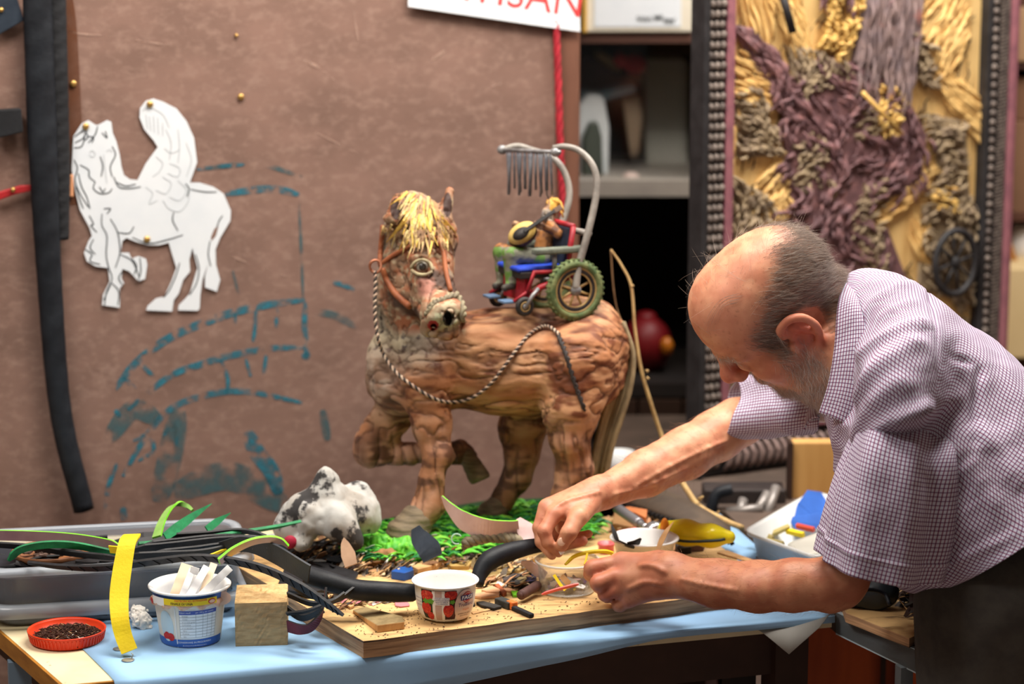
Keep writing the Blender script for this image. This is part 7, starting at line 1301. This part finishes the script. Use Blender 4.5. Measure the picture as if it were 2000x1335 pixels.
# ear (near side and far side)
for s in (1, -1):
    e = [(0.016, 0.022, 0.076), (0.010, 0.036, 0.081), (-0.008, 0.041, 0.086), (-0.024, 0.031, 0.091), (-0.028, 0.012, 0.092), (-0.021, -0.007, 0.089), (-0.008, -0.021, 0.083), (0.004, -0.024, 0.079)]
    e = [tuple(q) for q in spline(e, 26)]
    for a, c in zip(e, e[1:]): hcn((a[0], a[1], a[2] * s), (c[0], c[1], c[2] * s), 0.0052, 0.0052, 0.003)
    he((-0.008, 0.008, 0.077 * s), (0.022, 0.030, 0.006), 0.004); hcn((-0.004, 0.026, 0.082 * s), (-0.018, 0.004, 0.086 * s), 0.0042, 0.004, 0.005); he((0.000, -0.022, 0.081 * s), (0.0095, 0.0085, 0.006), 0.004)
    he((0.002, 0.004, 0.088 * s), (0.0105, 0.0115, 0.010), 0.003, True); hcn((0.014, 0.002, 0.079 * s), (0.014, -0.008, 0.079 * s), 0.006, 0.005, 0.004)
# neck and trunk (under the clothes)
pc((1600, 600, 3.36), (1668, 690, 3.34), 82, 88, .03); pc((1560, 690, 3.33), (1650, 740, 3.33), 58, 80, .03); pc((1690, 700, 3.32), (1900, 930, 3.28), 95, 110, .03)
pc((1700, 700, 3.32), (1780, 775, 3.21), 72, 50, .03); pc((1690, 700, 3.32), (1605, 772, 3.46), 72, 46, .03); pc((1900, 930, 3.28), (1960, 1110, 3.26), 110, 120, .03)
# left arm (near)
pchain([(1785, 785, 3.20), (1715, 960, 3.18), (1652, 1122, 3.205)], [56, 54, 46], .02); pchain([(1650, 1130, 3.205), (1610, 1140, 3.208), (1550, 1142, 3.215), (1480, 1145, 3.24), (1400, 1139, 3.27), (1310, 1122, 3.30)], [46, 48, 50, 48, 46, 38], .012)
pc((1652, 1164, 3.21), (1628, 1170, 3.21), 20, 20, .02)
pc((1310, 1112, 3.302), (1290, 1108, 3.31), 34, 32, .015); pc((1308, 1136, 3.30), (1288, 1140, 3.305), 30, 30, .015); pc((1480, 1150, 3.215), (1340, 1140, 3.27), 26, 18, .02)
LW = (1290, 1124, 3.308); LK = [(1214, 1099, 3.332), (1199, 1126, 3.316), (1203, 1151, 3.316), (1228, 1168, 3.322)]
for K, rk in zip(LK, (18, 16, 15, 14)): pc(LW, K, 30, rk, .012)
pc((1278, 1108, 3.315), LK[0], 30, 19, .012); pc((1276, 1140, 3.312), LK[3], 26, 16, .012); pc((1262, 1122, 3.33), (1222, 1130, 3.34), 30, 24, .014)
for pts, rs in [([LK[0], (1158, 1110, 3.328), (1156, 1119, 3.342), (1172, 1128, 3.365)], [18, 18, 16, 12]), ([LK[1], (1168, 1138, 3.312), (1170, 1144, 3.328), (1190, 1146, 3.35)], [16, 15, 13, 11]), ([LK[2], (1182, 1160, 3.318), (1186, 1164, 3.332), (1204, 1160, 3.35)], [15, 13.5, 12, 10]), ([LK[3], (1208, 1181, 3.324), (1212, 1184, 3.336), (1228, 1176, 3.352)], [14, 12.5, 11, 9]), ([(1266, 1100, 3.345), (1216, 1096, 3.372), (1180, 1104, 3.382), (1160, 1112, 3.380)], [18, 14, 13, 10])]: pchain(pts, rs, .0035)
# right arm (far)
pchain([(1600, 775, 3.47), (1520, 800, 3.54), (1440, 824, 3.60)], [44, 42, 44], .02); pchain([(1440, 826, 3.60), (1400, 850, 3.585), (1340, 884, 3.55), (1260, 924, 3.51), (1186, 958, 3.475)], [48, 49, 49, 44, 33], .012)
RWp = (1172, 962, 3.466); RK = [(1084, 1003, 3.402), (1067, 989, 3.42), (1073, 985, 3.443), (1090, 986, 3.463)]
for K, rk in zip(RK, (16, 15, 15, 14)): pc(RWp, K, 26, rk, .012)
pc((1160, 965, 3.455), (1105, 990, 3.42), 27, 20, .012); pc((1150, 975, 3.45), (1122, 1000, 3.41), 26, 18, .012)
for pts, rs in [([RK[0], (1063, 1036, 3.388), (1070, 1060, 3.387), (1091, 1079, 3.393)], [15, 13.5, 12, 9.5]), ([RK[1], (1053, 1030, 3.412), (1057, 1058, 3.41), (1078, 1084, 3.405)], [15, 13, 12, 9.5]), ([RK[2], (1072, 1040, 3.452), (1100, 1064, 3.442), (1138, 1056, 3.422)], [13, 12, 11.5, 10]), ([RK[3], (1096, 1034, 3.476), (1124, 1049, 3.466), (1150, 1042, 3.456)], [12, 11, 10, 8.5]), ([(1150, 984, 3.435), (1128, 1010, 3.395), (1111, 1040, 3.378), (1097, 1065, 3.380)], [23, 19, 16, 12.5])]: pchain(pts, rs, .0035)
base = list(bs.p)
class _B: pass
tmp = SDF(); tmp.p = base
def vein(pts, r=1.15, n=9):
    q = [surf(tmp, x, y, 2.9, 3.9, out=-0.0007) for x, y in spline(pts, n)]; q = [p for p in q if p is not None]
    for a, c in zip(q, q[1:]): bs.cone(a, c, r * SKP, r * SKP, 0.006)
for v in ([(1292, 1140), (1262, 1136), (1244, 1142), (1226, 1150)], [(1300, 1118), (1276, 1104), (1250, 1104)], [(1330, 1130), (1380, 1142), (1440, 1152)],
          [(1170, 960), (1142, 968), (1112, 975), (1086, 988)], [(1240, 950), (1300, 915), (1370, 880), (1420, 860)], [(1200, 965), (1260, 950), (1340, 915)]): vein(v)
def sdisp(X): return 0.0016 * (fbm(X, 60, 2, 70) - 0.5)
Vb, Qb = bs.mesh(0.0021, sdisp); Vb = smooth_mesh(Vb, Qb, 1, 0.4)
def largest(V, Q):
    p = list(range(len(V)))
    def f(x):
        while p[x] != x: p[x] = p[p[x]]; x = p[x]
        return x
    for a, b, c, d in Q.tolist():
        r = f(a)
        for q in (b, c, d): p[f(q)] = r
    lab = np.array([f(i) for i in range(len(V))]); u, c = np.unique(lab, return_counts=True); keep = lab == u[c.argmax()]; print('ISLANDS', sorted(c)[::-1][:5], [V[lab == k].mean(0) for k in u[:5]])
    ix = np.cumsum(keep) - 1; return V[keep], ix[Q[keep[Q].all(1)]]
Vb, Qb = largest(Vb, Qb)
# normals for hair
def vnormals(V, Q):
    n = np.cross(V[Q[:, 2]] - V[Q[:, 0]], V[Q[:, 3]] - V[Q[:, 1]]); N_ = np.zeros_like(V)
    for i in range(4): np.add.at(N_, Q[:, i], n)
    return N_ / (np.linalg.norm(N_, axis=1)[:, None] + 1e-12)
Nb = vnormals(Vb, Qb)
loc = ((Vb - HO) @ HAX.T) / HS; hf_, hu_, hl_ = loc.T; bx_, by_ = to_px(Vb)
ishead = (np.linalg.norm(loc - np.array([0.01, 0.02, 0]), axis=1) < 0.17) & (bx_ < 1662) & (by_ < 860)
n1 = fbm(Vb, 60, 3, 71)[:, None]; n2 = fbm(Vb, 300, 2, 72)[:, None]
col = L3((212, 152, 118)) * (1 - ss(n1, .35, .65)) + L3((196, 128, 98)) * ss(n1, .35, .65)
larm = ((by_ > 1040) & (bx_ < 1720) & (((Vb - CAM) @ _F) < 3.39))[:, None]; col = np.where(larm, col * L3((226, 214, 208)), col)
kn = np.zeros(len(Vb))
for K in LK[:4] + [(1158, 1110, 3.328), (1168, 1138, 3.312), (1182, 1160, 3.318)] + RK + [(1063, 1036, 3.388), (1053, 1030, 3.412), (1138, 1056, 3.422)]: kn += np.exp(-np.sum((Vb - P(*K)) ** 2, 1) / 0.012 ** 2)
def tint(w, c, a):
    global col
    w = np.clip(w, 0, 1)[:, None] * a; col = col * (1 - w) + L3(c) * w
gz = lambda c, r: np.exp(-np.sum(((loc - np.array(c)) / np.array(r)) ** 2, 1)) * ishead
tint(kn, (196, 96, 76), 0.5); tint(gz((0.116, -0.006, 0), (0.022, 0.022, 0.022)), (196, 88, 78), 0.7); tint(gz((-0.01, 0.01, 0.085), (0.035, 0.04, 0.016)), (210, 96, 76), 0.65); tint(gz((-0.01, 0.01, -0.085), (0.035, 0.04, 0.016)), (210, 96, 76), 0.65)
tint(gz((0.06, -0.02, 0.055), (0.03, 0.03, 0.03)), (206, 116, 90), 0.5); tint(gz((0.05, 0.08, 0.05), (0.05, 0.05, 0.05)), (216, 144, 116), 0.6); tint(ss(n2[:, 0], .72, .8) * 1.0, (150, 92, 66), 0.35)
# where hair and beard grow
side = ss(hu_, -0.045, -0.005) * ss(0.112 - np.clip(hf_ + 0.06, 0, 1) * 0.52 - hu_, -0.012, 0.014) * ss(0.058 - 0.25 * np.abs(hu_ - 0.05) - hf_, -0.012, 0.012); back = ss(-hf_, 0.052, 0.082) * ss(hu_, -0.06, -0.03) * ss(0.108 - hu_, -0.015, 0.02)
hairw = np.clip(np.maximum(side * (np.abs(hl_) > 0.03), back) * ishead, 0, 1); hairw *= (np.hypot((hf_ + 0.008) / 0.034, (hu_ - 0.004) / 0.036) > 1) | (np.abs(hl_) < 0.05); hairw *= np.abs(hl_) < 0.0795
beardw = ss(-hu_, 0.044, 0.062) * ss(hf_, -0.02, 0.012) * ishead; beardw = np.maximum(beardw, ss(0.050 - np.abs(hf_ - 0.022 + 0.15 * hu_), 0.012, 0.034) * ss(-hu_, -0.012, 0.03) * (np.abs(hl_) > 0.04) * ishead); beardw = np.maximum(beardw, np.exp(-((hu_ + 0.033) / 0.008) ** 2) * (np.abs(hl_) < 0.036) * (hf_ > 0.08) * ishead)
browW = np.exp(-((hu_ - 0.037 + 0.10 * np.abs(hl_ - 0.03) - 0.0) / 0.007) ** 2) * (np.abs(hl_) > 0.010) * (np.abs(hl_) < 0.054) * (hf_ > 0.06) * ishead
tint(hairw, (112, 92, 80), 0.5); tint(beardw, (176, 152, 138), 0.55)
person = thing('person', 'man in a checked short-sleeved shirt bending over the table, both hands at a clear cup', 'person', (P(1960, 1200, 3.28)[0], P(1960, 1200, 3.28)[1], 0))
M_skin = mat('skin', (210, 150, 118), attr=True, rough=0.48, sss=0.06, bump=0.25, bscale=900, bdist=0.0008, spec=0.4)
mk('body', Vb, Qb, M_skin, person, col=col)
# thumb nails
M_nail = mat('nail', (226, 184, 158), rough=0.3)
for (x, y, rx, ry) in ((1097, 1058, 8.5, 9.5),):
    q = surf(bs, x, y, 3.2, 3.6, out=-0.0004); t_ax = nrm(P(1097, 1065, 3.38) - P(1111, 1040, 3.378)); nn = nrm(V3(-0.1, -0.95, 0.25)); w_ = nrm(np.cross(nn, t_ax)); nn = np.cross(t_ax, w_); b = MB(); b.ell(q + V3(0, 0.001, 0), (rx * SKP, ry * SKP, 0.0014), np.array([w_, t_ax, nn]), 14, 8); b.build('thumb_nail', M_nail, person)
# hair
def hmat(name, c1, c2):
    m = bpy.data.materials.new(name); m.use_nodes = True; nt = m.node_tree; b = nt.nodes['Principled BSDF']; b.inputs['Roughness'].default_value = 0.5
    hi = nt.nodes.new('ShaderNodeHairInfo'); mx = nt.nodes.new('ShaderNodeMix'); mx.data_type = 'RGBA'; nt.links.new(hi.outputs['Random'], mx.inputs[0]); mx.inputs[6].default_value = lin(c1); mx.inputs[7].default_value = lin(c2); nt.links.new(mx.outputs[2], b.inputs['Base Color']); return m
M_hr = hmat('grey_brown_hair', (92, 76, 66), (176, 158, 144)); M_bd = hmat('grey_beard', (134, 116, 106), (224, 214, 206)); M_fz = hmat('light_wisp', (150, 126, 108), (206, 188, 172)); M_ah = hmat('arm_hair', (120, 82, 58), (160, 118, 88))
def grow(wt, n, L, dirf, m, name, lift=0.3, curl=0.3, r=0.0002, seed=0):
    rg = np.random.default_rng(seed); pr = wt / wt.sum(); ix = rg.choice(len(Vb), n, p=pr); p = Vb[ix] + rg.normal(0, 0.0007, (n, 3)); nn = Nb[ix]; d = dirf(loc[ix]); d = d - nn * np.sum(d * nn, 1)[:, None]; d /= np.linalg.norm(d, axis=1)[:, None] + 1e-9
    d = d + rg.normal(0, curl, (n, 3)); l = L * rg.uniform(0.6, 1.3, n)[:, None]; ks = np.linspace(0, 1, 5); out = []
    for k in ks: out.append(p + d * l * k + nn * l * (lift * k - lift * 0.55 * k * k))
    return hair(name, np.stack(out, 1), m, person, r, kind='stuff')
hdir = lambda q: np.tile(-HF * 0.75 - HU * 0.55, (len(q), 1)); bdir = lambda q: np.tile(HF * 0.25 - HU * 0.9, (len(q), 1))
grow(hairw ** 1.5, 15000, 0.016, hdir, M_hr, 'hair', 0.26, 0.24, 0.00013, 1)
grow(np.clip(beardw, 0, 1) ** 1.5, 9000, 0.010, bdir, M_bd, 'beard', 0.4, 0.40, 0.00013, 2)
grow(browW, 420, 0.010, lambda q: np.tile(HF * -0.2 + HL * 0.8 - HU * 0.3, (len(q), 1)), M_fz, 'eyebrows', 0.45, 0.4, 0.00014, 3)
topw = ishead * ss(hu_, 0.06, 0.10) * (0.25 + ss(0.05 - hf_, 0.0, 0.09)) * (hl_ > -0.08); grow(topw, 260, 0.020, lambda q: np.tile(HF * 0.1 - HL * 0.5 - HF * 0.5, (len(q), 1)), M_fz, 'wispy_hair', 0.3, 0.5, 0.00008, 4)
frw = ishead * np.exp(-((np.hypot(hf_ - 0.02, hl_ + 0.03)) / 0.05) ** 2) * (hu_ > 0.08); grow(frw, 50, 0.022, lambda q: np.tile(HF * 0.5 - HL * 0.6, (len(q), 1)), M_fz, 'wispy_hair', 0.5, 0.6, 0.00008, 5)
armw = ((by_ > 1060) & (bx_ > 1290) & (bx_ < 1660) & (((Vb - CAM) @ _F) < 3.34)) * 1.0 + ((by_ > 800) & (by_ < 990) & (bx_ > 1130) & (bx_ < 1420) & (((Vb - CAM) @ _F) > 3.4)) * 0.8; grow(armw, 1800, 0.011, lambda q: np.tile(V3(-0.9, 0, 0.1), (len(q), 1)), M_ah, 'arm_hair', 0.35, 0.4, 0.00008, 6)
lk = []
for k, pts in enumerate(([(1450, 578), (1420, 584), (1398, 606), (1384, 640), (1386, 652)], [(1446, 584), (1416, 592), (1396, 618), (1392, 646)], [(1442, 574), (1410, 584), (1388, 612), (1378, 636)], [(1440, 590), (1412, 600), (1400, 630)], [(1390, 506), (1420, 530), (1450, 548), (1470, 546)], [(1384, 500), (1400, 524), (1430, 542)])):
    for j in range(3):
        q = [surf(bs, x + j * 2.6 - 3, y + math.sin(j * 2.1 + i * 0.3) * 1.6, 3.0, 3.7, out=0.0015 + 0.0025 * math.sin(i / 11 * 3.14)) for i, (x, y) in enumerate(spline(pts, 12))]
        if all(p is not None for p in q): lk.append(q)
if lk: hair('hair_lock', np.array(lk), M_hr, person, 0.00013, kind='stuff')

# ------------------------------------------------------------------ shirt
def plaid():
    m = bpy.data.materials.new('checked_cloth'); m.use_nodes = True; nt = m.node_tree; N = nt.nodes; L = nt.links; b = N['Principled BSDF']; b.inputs['Roughness'].default_value = 0.85; b.inputs['Specular IOR Level'].default_value = 0.2
    uv = N.new('ShaderNodeUVMap'); sp = N.new('ShaderNodeSeparateXYZ'); L.new(uv.outputs[0], sp.inputs[0])
    def M(op, a, c=None):
        x = N.new('ShaderNodeMath'); x.operation = op
        for i, q in enumerate((a, c)):
            if q is None: continue
            if isinstance(q, (int, float)): x.inputs[i].default_value = q
            else: L.new(q, x.inputs[i])
        return x.outputs[0]
    def line(ax, off, w, per=0.0055):
        t = M('FRACT', M('ADD', M('MULTIPLY', sp.outputs[ax], 1 / per), off)); d = M('ABSOLUTE', M('SUBTRACT', t, 0.5)); r = N.new('ShaderNodeMapRange'); r.inputs[1].default_value = w; r.inputs[2].default_value = w - 0.03; L.new(d, r.inputs[0]); return r.outputs[0]
    cur = lin((206, 208, 222))
    for ax, qs in ((0, ((0.0, (166, 88, 120), 0.20, 0.88), (0.0, (190, 130, 160), 0.05, 0.3), (0.5, (150, 156, 176), 0.06, 0.5))), (1, ((0.0, (146, 102, 142), 0.19, 0.8), (0.5, (150, 156, 180), 0.06, 0.5)))):
        for off, c, w, a in qs:
            x = N.new('ShaderNodeMix'); x.data_type = 'RGBA'; x.blend_type = 'MULTIPLY'; L.new(M('MULTIPLY', line(ax, off, w), a), x.inputs[0])
            if isinstance(cur, tuple): x.inputs[6].default_value = cur
            else: L.new(cur, x.inputs[6])
            x.inputs[7].default_value = lin(c); cur = x.outputs[2]
    L.new(cur, b.inputs['Base Color'])
    tc = N.new('ShaderNodeTexCoord'); n = N.new('ShaderNodeTexNoise'); n.inputs['Scale'].default_value = 14; n.inputs['Detail'].default_value = 3; n.inputs['Distortion'].default_value = 0.6; L.new(tc.outputs['Object'], n.inputs[0]); bp = N.new('ShaderNodeBump'); bp.inputs['Strength'].default_value = 0.5; bp.inputs['Distance'].default_value = 0.012; L.new(n.outputs[0], bp.inputs['Height']); L.new(bp.outputs[0], b.inputs['Normal'])
    return m
M_sh = plaid()
def grid_cloth(name, G, Uv, parent, closed=True, th=0.0012, off=0):
    r, n, _ = G.shape; V = G.reshape(-1, 3); Fc = []; uvs = []
    for i in range(r - 1):
        for k in range(n if closed else n - 1):
            k2 = (k + 1) % n; Fc.append((i * n + k, i * n + k2, (i + 1) * n + k2, (i + 1) * n + k))
            ua, ub = Uv[i, k, 0], (Uv[i, k2, 0] if k2 else Uv[i, k, 0] + (Uv[i, k, 0] - Uv[i, k - 1, 0])); uc, ud = (Uv[i + 1, k2, 0] if k2 else Uv[i + 1, k, 0] + (Uv[i + 1, k, 0] - Uv[i + 1, k - 1, 0])), Uv[i + 1, k, 0]
            uvs += [(ua, Uv[i, k, 1]), (ub, Uv[i, k2, 1]), (uc, Uv[i + 1, k2, 1]), (ud, Uv[i + 1, k, 1])]
    o = mk(name, V, np.array(Fc), M_sh, parent, uv=uvs); solid(o, th, off); return o
def ring_cloth(name, rings, nr, na, wr, parent, ex=2.2, skirt=None):
    """rings: centre xyz, back half-vector xyz, side half-vector xyz"""
    R_ = spline(np.array([np.concatenate(q) for q in rings]), nr); G = np.zeros((nr, na, 3)); Uv = np.zeros((nr, na, 2)); cx = R_[:, :3]; vv = np.concatenate([[0], np.cumsum(np.linalg.norm(np.diff(cx, axis=0), axis=1))])
    for i in range(nr):
        c, a, s = R_[i, :3], R_[i, 3:6], R_[i, 6:9]; rad = (np.linalg.norm(a) + np.linalg.norm(s)) / 2
        th_ = np.linspace(0, 2 * math.pi, na, endpoint=False); cc, sn = np.cos(th_), np.sin(th_); e = 2 / ex
        pt = c + np.outer(np.sign(cc) * np.abs(cc) ** e, a) + np.outer(np.sign(sn) * np.abs(sn) ** e, s); G[i] = pt
    # arc-length coordinates keep the checks square
    mid = G[nr // 2]; seg = np.linalg.norm(np.diff(np.vstack([mid, mid[:1]]), axis=0), axis=1); al = np.concatenate([[0], np.cumsum(seg)])[:-1]
    for i in range(nr): Uv[i, :, 0] = al
    d = np.linalg.norm(np.diff(G, axis=0), axis=2); Uv[1:, :, 1] = np.cumsum(d, axis=0)
    Nn = np.cross(np.gradient(G, axis=1), np.gradient(G, axis=0)); Nn /= np.linalg.norm(Nn, axis=2)[..., None] + 1e-12
    if np.sum((G - cx[:, None]) * Nn) < 0: Nn = -Nn
    D = wr(R_, G, np.linspace(0, 1, nr)[:, None], np.linspace(0, 1, na, endpoint=False)[None])
    G = G + Nn * D[..., None]; k0 = na // 4
    du = np.linalg.norm(np.roll(G, -1, axis=1) - G, axis=2); cu_ = np.concatenate([np.zeros((nr, 1)), np.cumsum(du, axis=1)], 1)[:, :na]; Uv[:, :, 0] = cu_ - cu_[:, k0:k0 + 1]
    d = np.linalg.norm(np.diff(G, axis=0), axis=2); Uv[1:, :, 1] = np.cumsum(d, axis=0); Uv[:, :, 1] -= Uv[nr // 2:nr // 2 + 1, :, 1]
    for _ in range(14):
        Uv[1:-1] = (Uv[:-2] + Uv[1:-1] * 2 + Uv[2:]) / 4; Uv[:, 1:-1] = (Uv[:, :-2] + Uv[:, 1:-1] * 2 + Uv[:, 2:]) / 4
    return grid_cloth(name, G, Uv, parent)
def tr(bk, fr, d, w, tilt=0.0):
    B, F_ = P(*bk, d), P(*fr, d); return ((B + F_) / 2, (B - F_) / 2, V3(0.0, -w, tilt))
def fold(G, sc, sd, am): 
    n = fbm(G.reshape(-1, 3), sc, 2, sd).reshape(G.shape[:2]); return am * (0.6 - np.abs(n - 0.5) * 4)
tor = [tr((1643, 556), (1606, 800), 3.335, 0.066), tr((1676, 538), (1616, 846), 3.325, 0.105), tr((1722, 536), (1630, 908), 3.315, 0.155), tr((1790, 556), (1648, 985), 3.305, 0.185), tr((1880, 614), (1690, 1066), 3.295, 0.185), tr((1975, 696), (1745, 1128), 3.28, 0.178), tr((2065, 800), (1782, 1146), 3.265, 0.176, 0.012), tr((2140, 905), (1798, 1150), 3.26, 0.182, 0.034)]
def wtor(R_, G, v, a):
    ed = np.clip(v * 6, 0, 1) * np.ones_like(a); X, Y = to_px(G.reshape(-1, 3)); X = X.reshape(G.shape[:2]); Y = Y.reshape(G.shape[:2])
    line = lambda x0, y0, x1, y1, w, am: am * np.exp(-(((X - x0) * (y1 - y0) - (Y - y0) * (x1 - x0)) / math.hypot(x1 - x0, y1 - y0) / w) ** 2) * ss((X - x0) * (x1 - x0) + (Y - y0) * (y1 - y0), 0, 3000) * ss(math.hypot(x1 - x0, y1 - y0) ** 2 - (X - x0) * (x1 - x0) - (Y - y0) * (y1 - y0), 0, 3000)
    near = (G[..., 1] < R_[:, 1][:, None])
    d = fold(G, (7, 7, 11), 81, 0.009) + fold(G, (16, 10, 24), 82, 0.004)
    d = d + near * (line(1700, 600, 1790, 560, 9, .006) + line(1690, 710, 1812, 655, 13, .011) + line(1695, 800, 1800, 690, 14, .010) + line(1720, 640, 1800, 600, 10, .006) + line(1668, 870, 1790, 760, 14, .008) + line(1810, 560, 1818, 820, 3, -.003) + line(1665, 930, 1818, 800, 22, .016) + line(1830, 706, 1916, 712, 6, -.006) + line(1912, 712, 1905, 880, 10, -.006) + line(1880, 900, 2010, 1060, 24, .010) + line(1900, 820, 2000, 960, 20, .007) + line(1860, 1100, 2000, 1040, 12, .008))
    sd = (Y - 905) * 158 + (X - 1657) * 86
    sd = -sd / math.hypot(158, 86)
    d = d + near * 0.060 * np.exp(-((X - 1772) / 66) ** 2 - ((Y - 775) / 135) ** 2) * ss(sd, -8, 10) - near * 0.02 * ss(-sd, 0, 20) * np.exp(-((X - 1740) / 100) ** 2 - ((Y - 900) / 90) ** 2)
    return d * ed * np.clip((1 - v) * 2.5, 0, 1)
ring_cloth('shirt', tor, 150, 220, wtor, person); shirt = [o for o in person.children if o.name.startswith('shirt')][0]
def tr2(c, hw, d, hd): 
    cc = P(*c, d); e = P(c[0] + hw[0], c[1] + hw[1], d) - cc; return (cc, e, V3(0, -hd, -0.02 * hd))
sl = [tr2((1790, 790), (50, 12), 3.20, 0.045), tr2((1780, 822), (92, 22), 3.17, 0.070), tr2((1768, 868), (106, 22), 3.145, 0.078), tr2((1752, 955), (121, 24), 3.14, 0.078), tr2((1736, 1032), (125, 24), 3.14, 0.074), tr2((1718, 1108), (122, 22), 3.14, 0.070)]
def wsl(R_, G, v, a):
    t = a * 2 * math.pi; return (0.013 * np.sin(3 * t + 0.8 + 1.5 * v) * ss(v, 0.05, 0.5) + 0.006 * np.sin(8 * t + 2.5 * v + 1) * (0.4 + 0.6 * v) + fold(G, (11, 11, 7), 83, 0.005)) * (1 - 0.3 * v) + 0.002 * ((v > 0.885) & (v < 0.90))
ring_cloth('sleeve', sl, 110, 150, wsl, person, 2.0)
fs = [tr2((1590, 772), (4, -70), 3.485, 0.085), tr2((1530, 784), (4, -64), 3.53, 0.078), tr2((1470, 793), (8, -57), 3.575, 0.068), tr2((1424, 800), (20, -54), 3.60, 0.062)]
ring_cloth('sleeve', fs, 60, 110, lambda R_, G, v, a: 0.003 * np.sin(4 * a * 6.28 + 2 * v) + fold(G, (12, 12, 12), 84, 0.005), person, 2.0)
# collar
def collar(inn, out, name, flip=1):
    A_, B_ = spx(inn, 50), spx(out, 50); G = np.zeros((50, 14, 3)); Uv = np.zeros((50, 14, 2)); al = np.concatenate([[0], np.cumsum(np.linalg.norm(np.diff((A_ + B_) / 2, axis=0), axis=1))])
    for k in range(14):
        t = k / 13; G[:, k] = A_ + (B_ - A_) * t + V3(0, -0.010 * flip * math.sin(t * 3.14), 0.004 * math.sin(t * 3.14)); Uv[:, k, 0] = np.linalg.norm(B_ - A_, axis=1) * t; Uv[:, k, 1] = al
    return grid_cloth(name, G, Uv, person, False, 0.002)
collar([(1646, 552, 3.345), (1636, 600, 3.275), (1630, 680, 3.25), (1618, 750, 3.25), (1600, 806, 3.262)], [(1652, 546, 3.35), (1678, 590, 3.235), (1694, 670, 3.195), (1688, 760, 3.195), (1667, 838, 3.215)], 'collar')
collar([(1646, 552, 3.345), (1620, 600, 3.40), (1600, 700, 3.43), (1590, 780, 3.41), (1598, 815, 3.36)], [(1652, 546, 3.35), (1640, 600, 3.43), (1620, 710, 3.47), (1580, 800, 3.45), (1570, 840, 3.38)], 'collar', -1)
M_but = mat('button', (226, 222, 216), rough=0.3)
for x, y in ((1612, 838), (1630, 905), (1652, 985)): b = MB(); b.lathe(P(x + 4, y, 3.20), [(0.0001, 0), (0.005, 0), (0.005, 0.0015), (0.0001, 0.002)], 14, np.array([V3(1, 0, 0), V3(0, 0, 1), V3(-0.6, -0.8, 0)])); 
# ------------------------------------------------------------------ trousers and shoes
ts_ = SDF(); hN = P(1943, 1185, 3.21); hF = P(1960, 1150, 3.40); pv = P(1965, 1110, 3.28)
ts_.cone(pv + V3(0.01, -0.05, 0.0), pv + V3(0.01, 0.05, 0), 0.112, 0.112, 0.05)
for h_, o in ((hN, V3(0.0, 0.0, 0)), (hF, V3(0.05, 0.03, 0))):
    kn_ = V3(h_[0] - 0.005, h_[1], 0.46) + o; an = V3(h_[0] + 0.045, h_[1] + 0.01, 0.09) + o; ts_.cone(h_, kn_, 0.108, 0.080, 0.04); ts_.cone(kn_, an, 0.080, 0.066, 0.03); ts_.ell(an - V3(0, 0, 0.10), (0.12, 0.12, 0.05), None, 0.004, True)
Vt, Qt = ts_.mesh(0.006, lambda X: 0.012 * (np.abs(fbm(X + (fbm(X, 5, 2, 3)[:, None] - .5) * .2, (9, 9, 4), 2, 91) - 0.5) * 2 - 0.25)); Vt = smooth_mesh(Vt, Qt, 2)
mk('trousers', Vt, Qt, mat('dark_olive_cloth', (70, 66, 60), (58, 54, 50), 30, rough=0.9, bump=0.2, bscale=500), person)
for h_, o in ((hN, V3(0.045, 0.01, 0)), (hF, V3(0.095, 0.04, 0))):
    a_ = V3(h_[0], h_[1], 0) + o; s_ = SDF(); s_.cone(a_ + V3(0.03, 0, 0.05), a_ + V3(-0.15, -0.01, 0.035), 0.048, 0.036, 0.03); s_.cone(a_ + V3(0, 0, 0.05), a_ + V3(0, 0, 0.11), 0.045, 0.05, 0.03); s_.ell(a_ - V3(0.05, 0, 0.1), (0.4, 0.3, 0.1), None, 0.004, True); Vt, Qt = s_.mesh(0.006); mk('shoe', Vt, Qt, mat('shoe_black', (34, 32, 32), rough=0.5), person)
# tiny white scrap held between finger and thumb
b = MB(); b.box(P(1097, 1077, 3.382), (0.007, 0.006, 0.006), np.array(Matrix.Rotation(0.5, 3, 'Y'))); bevel(b.build('white_scrap', mat('white_bit', (244, 244, 242)), label='tiny white scrap held between thumb and finger over the clear cup', cat='scrap', smooth=False), 0.001)
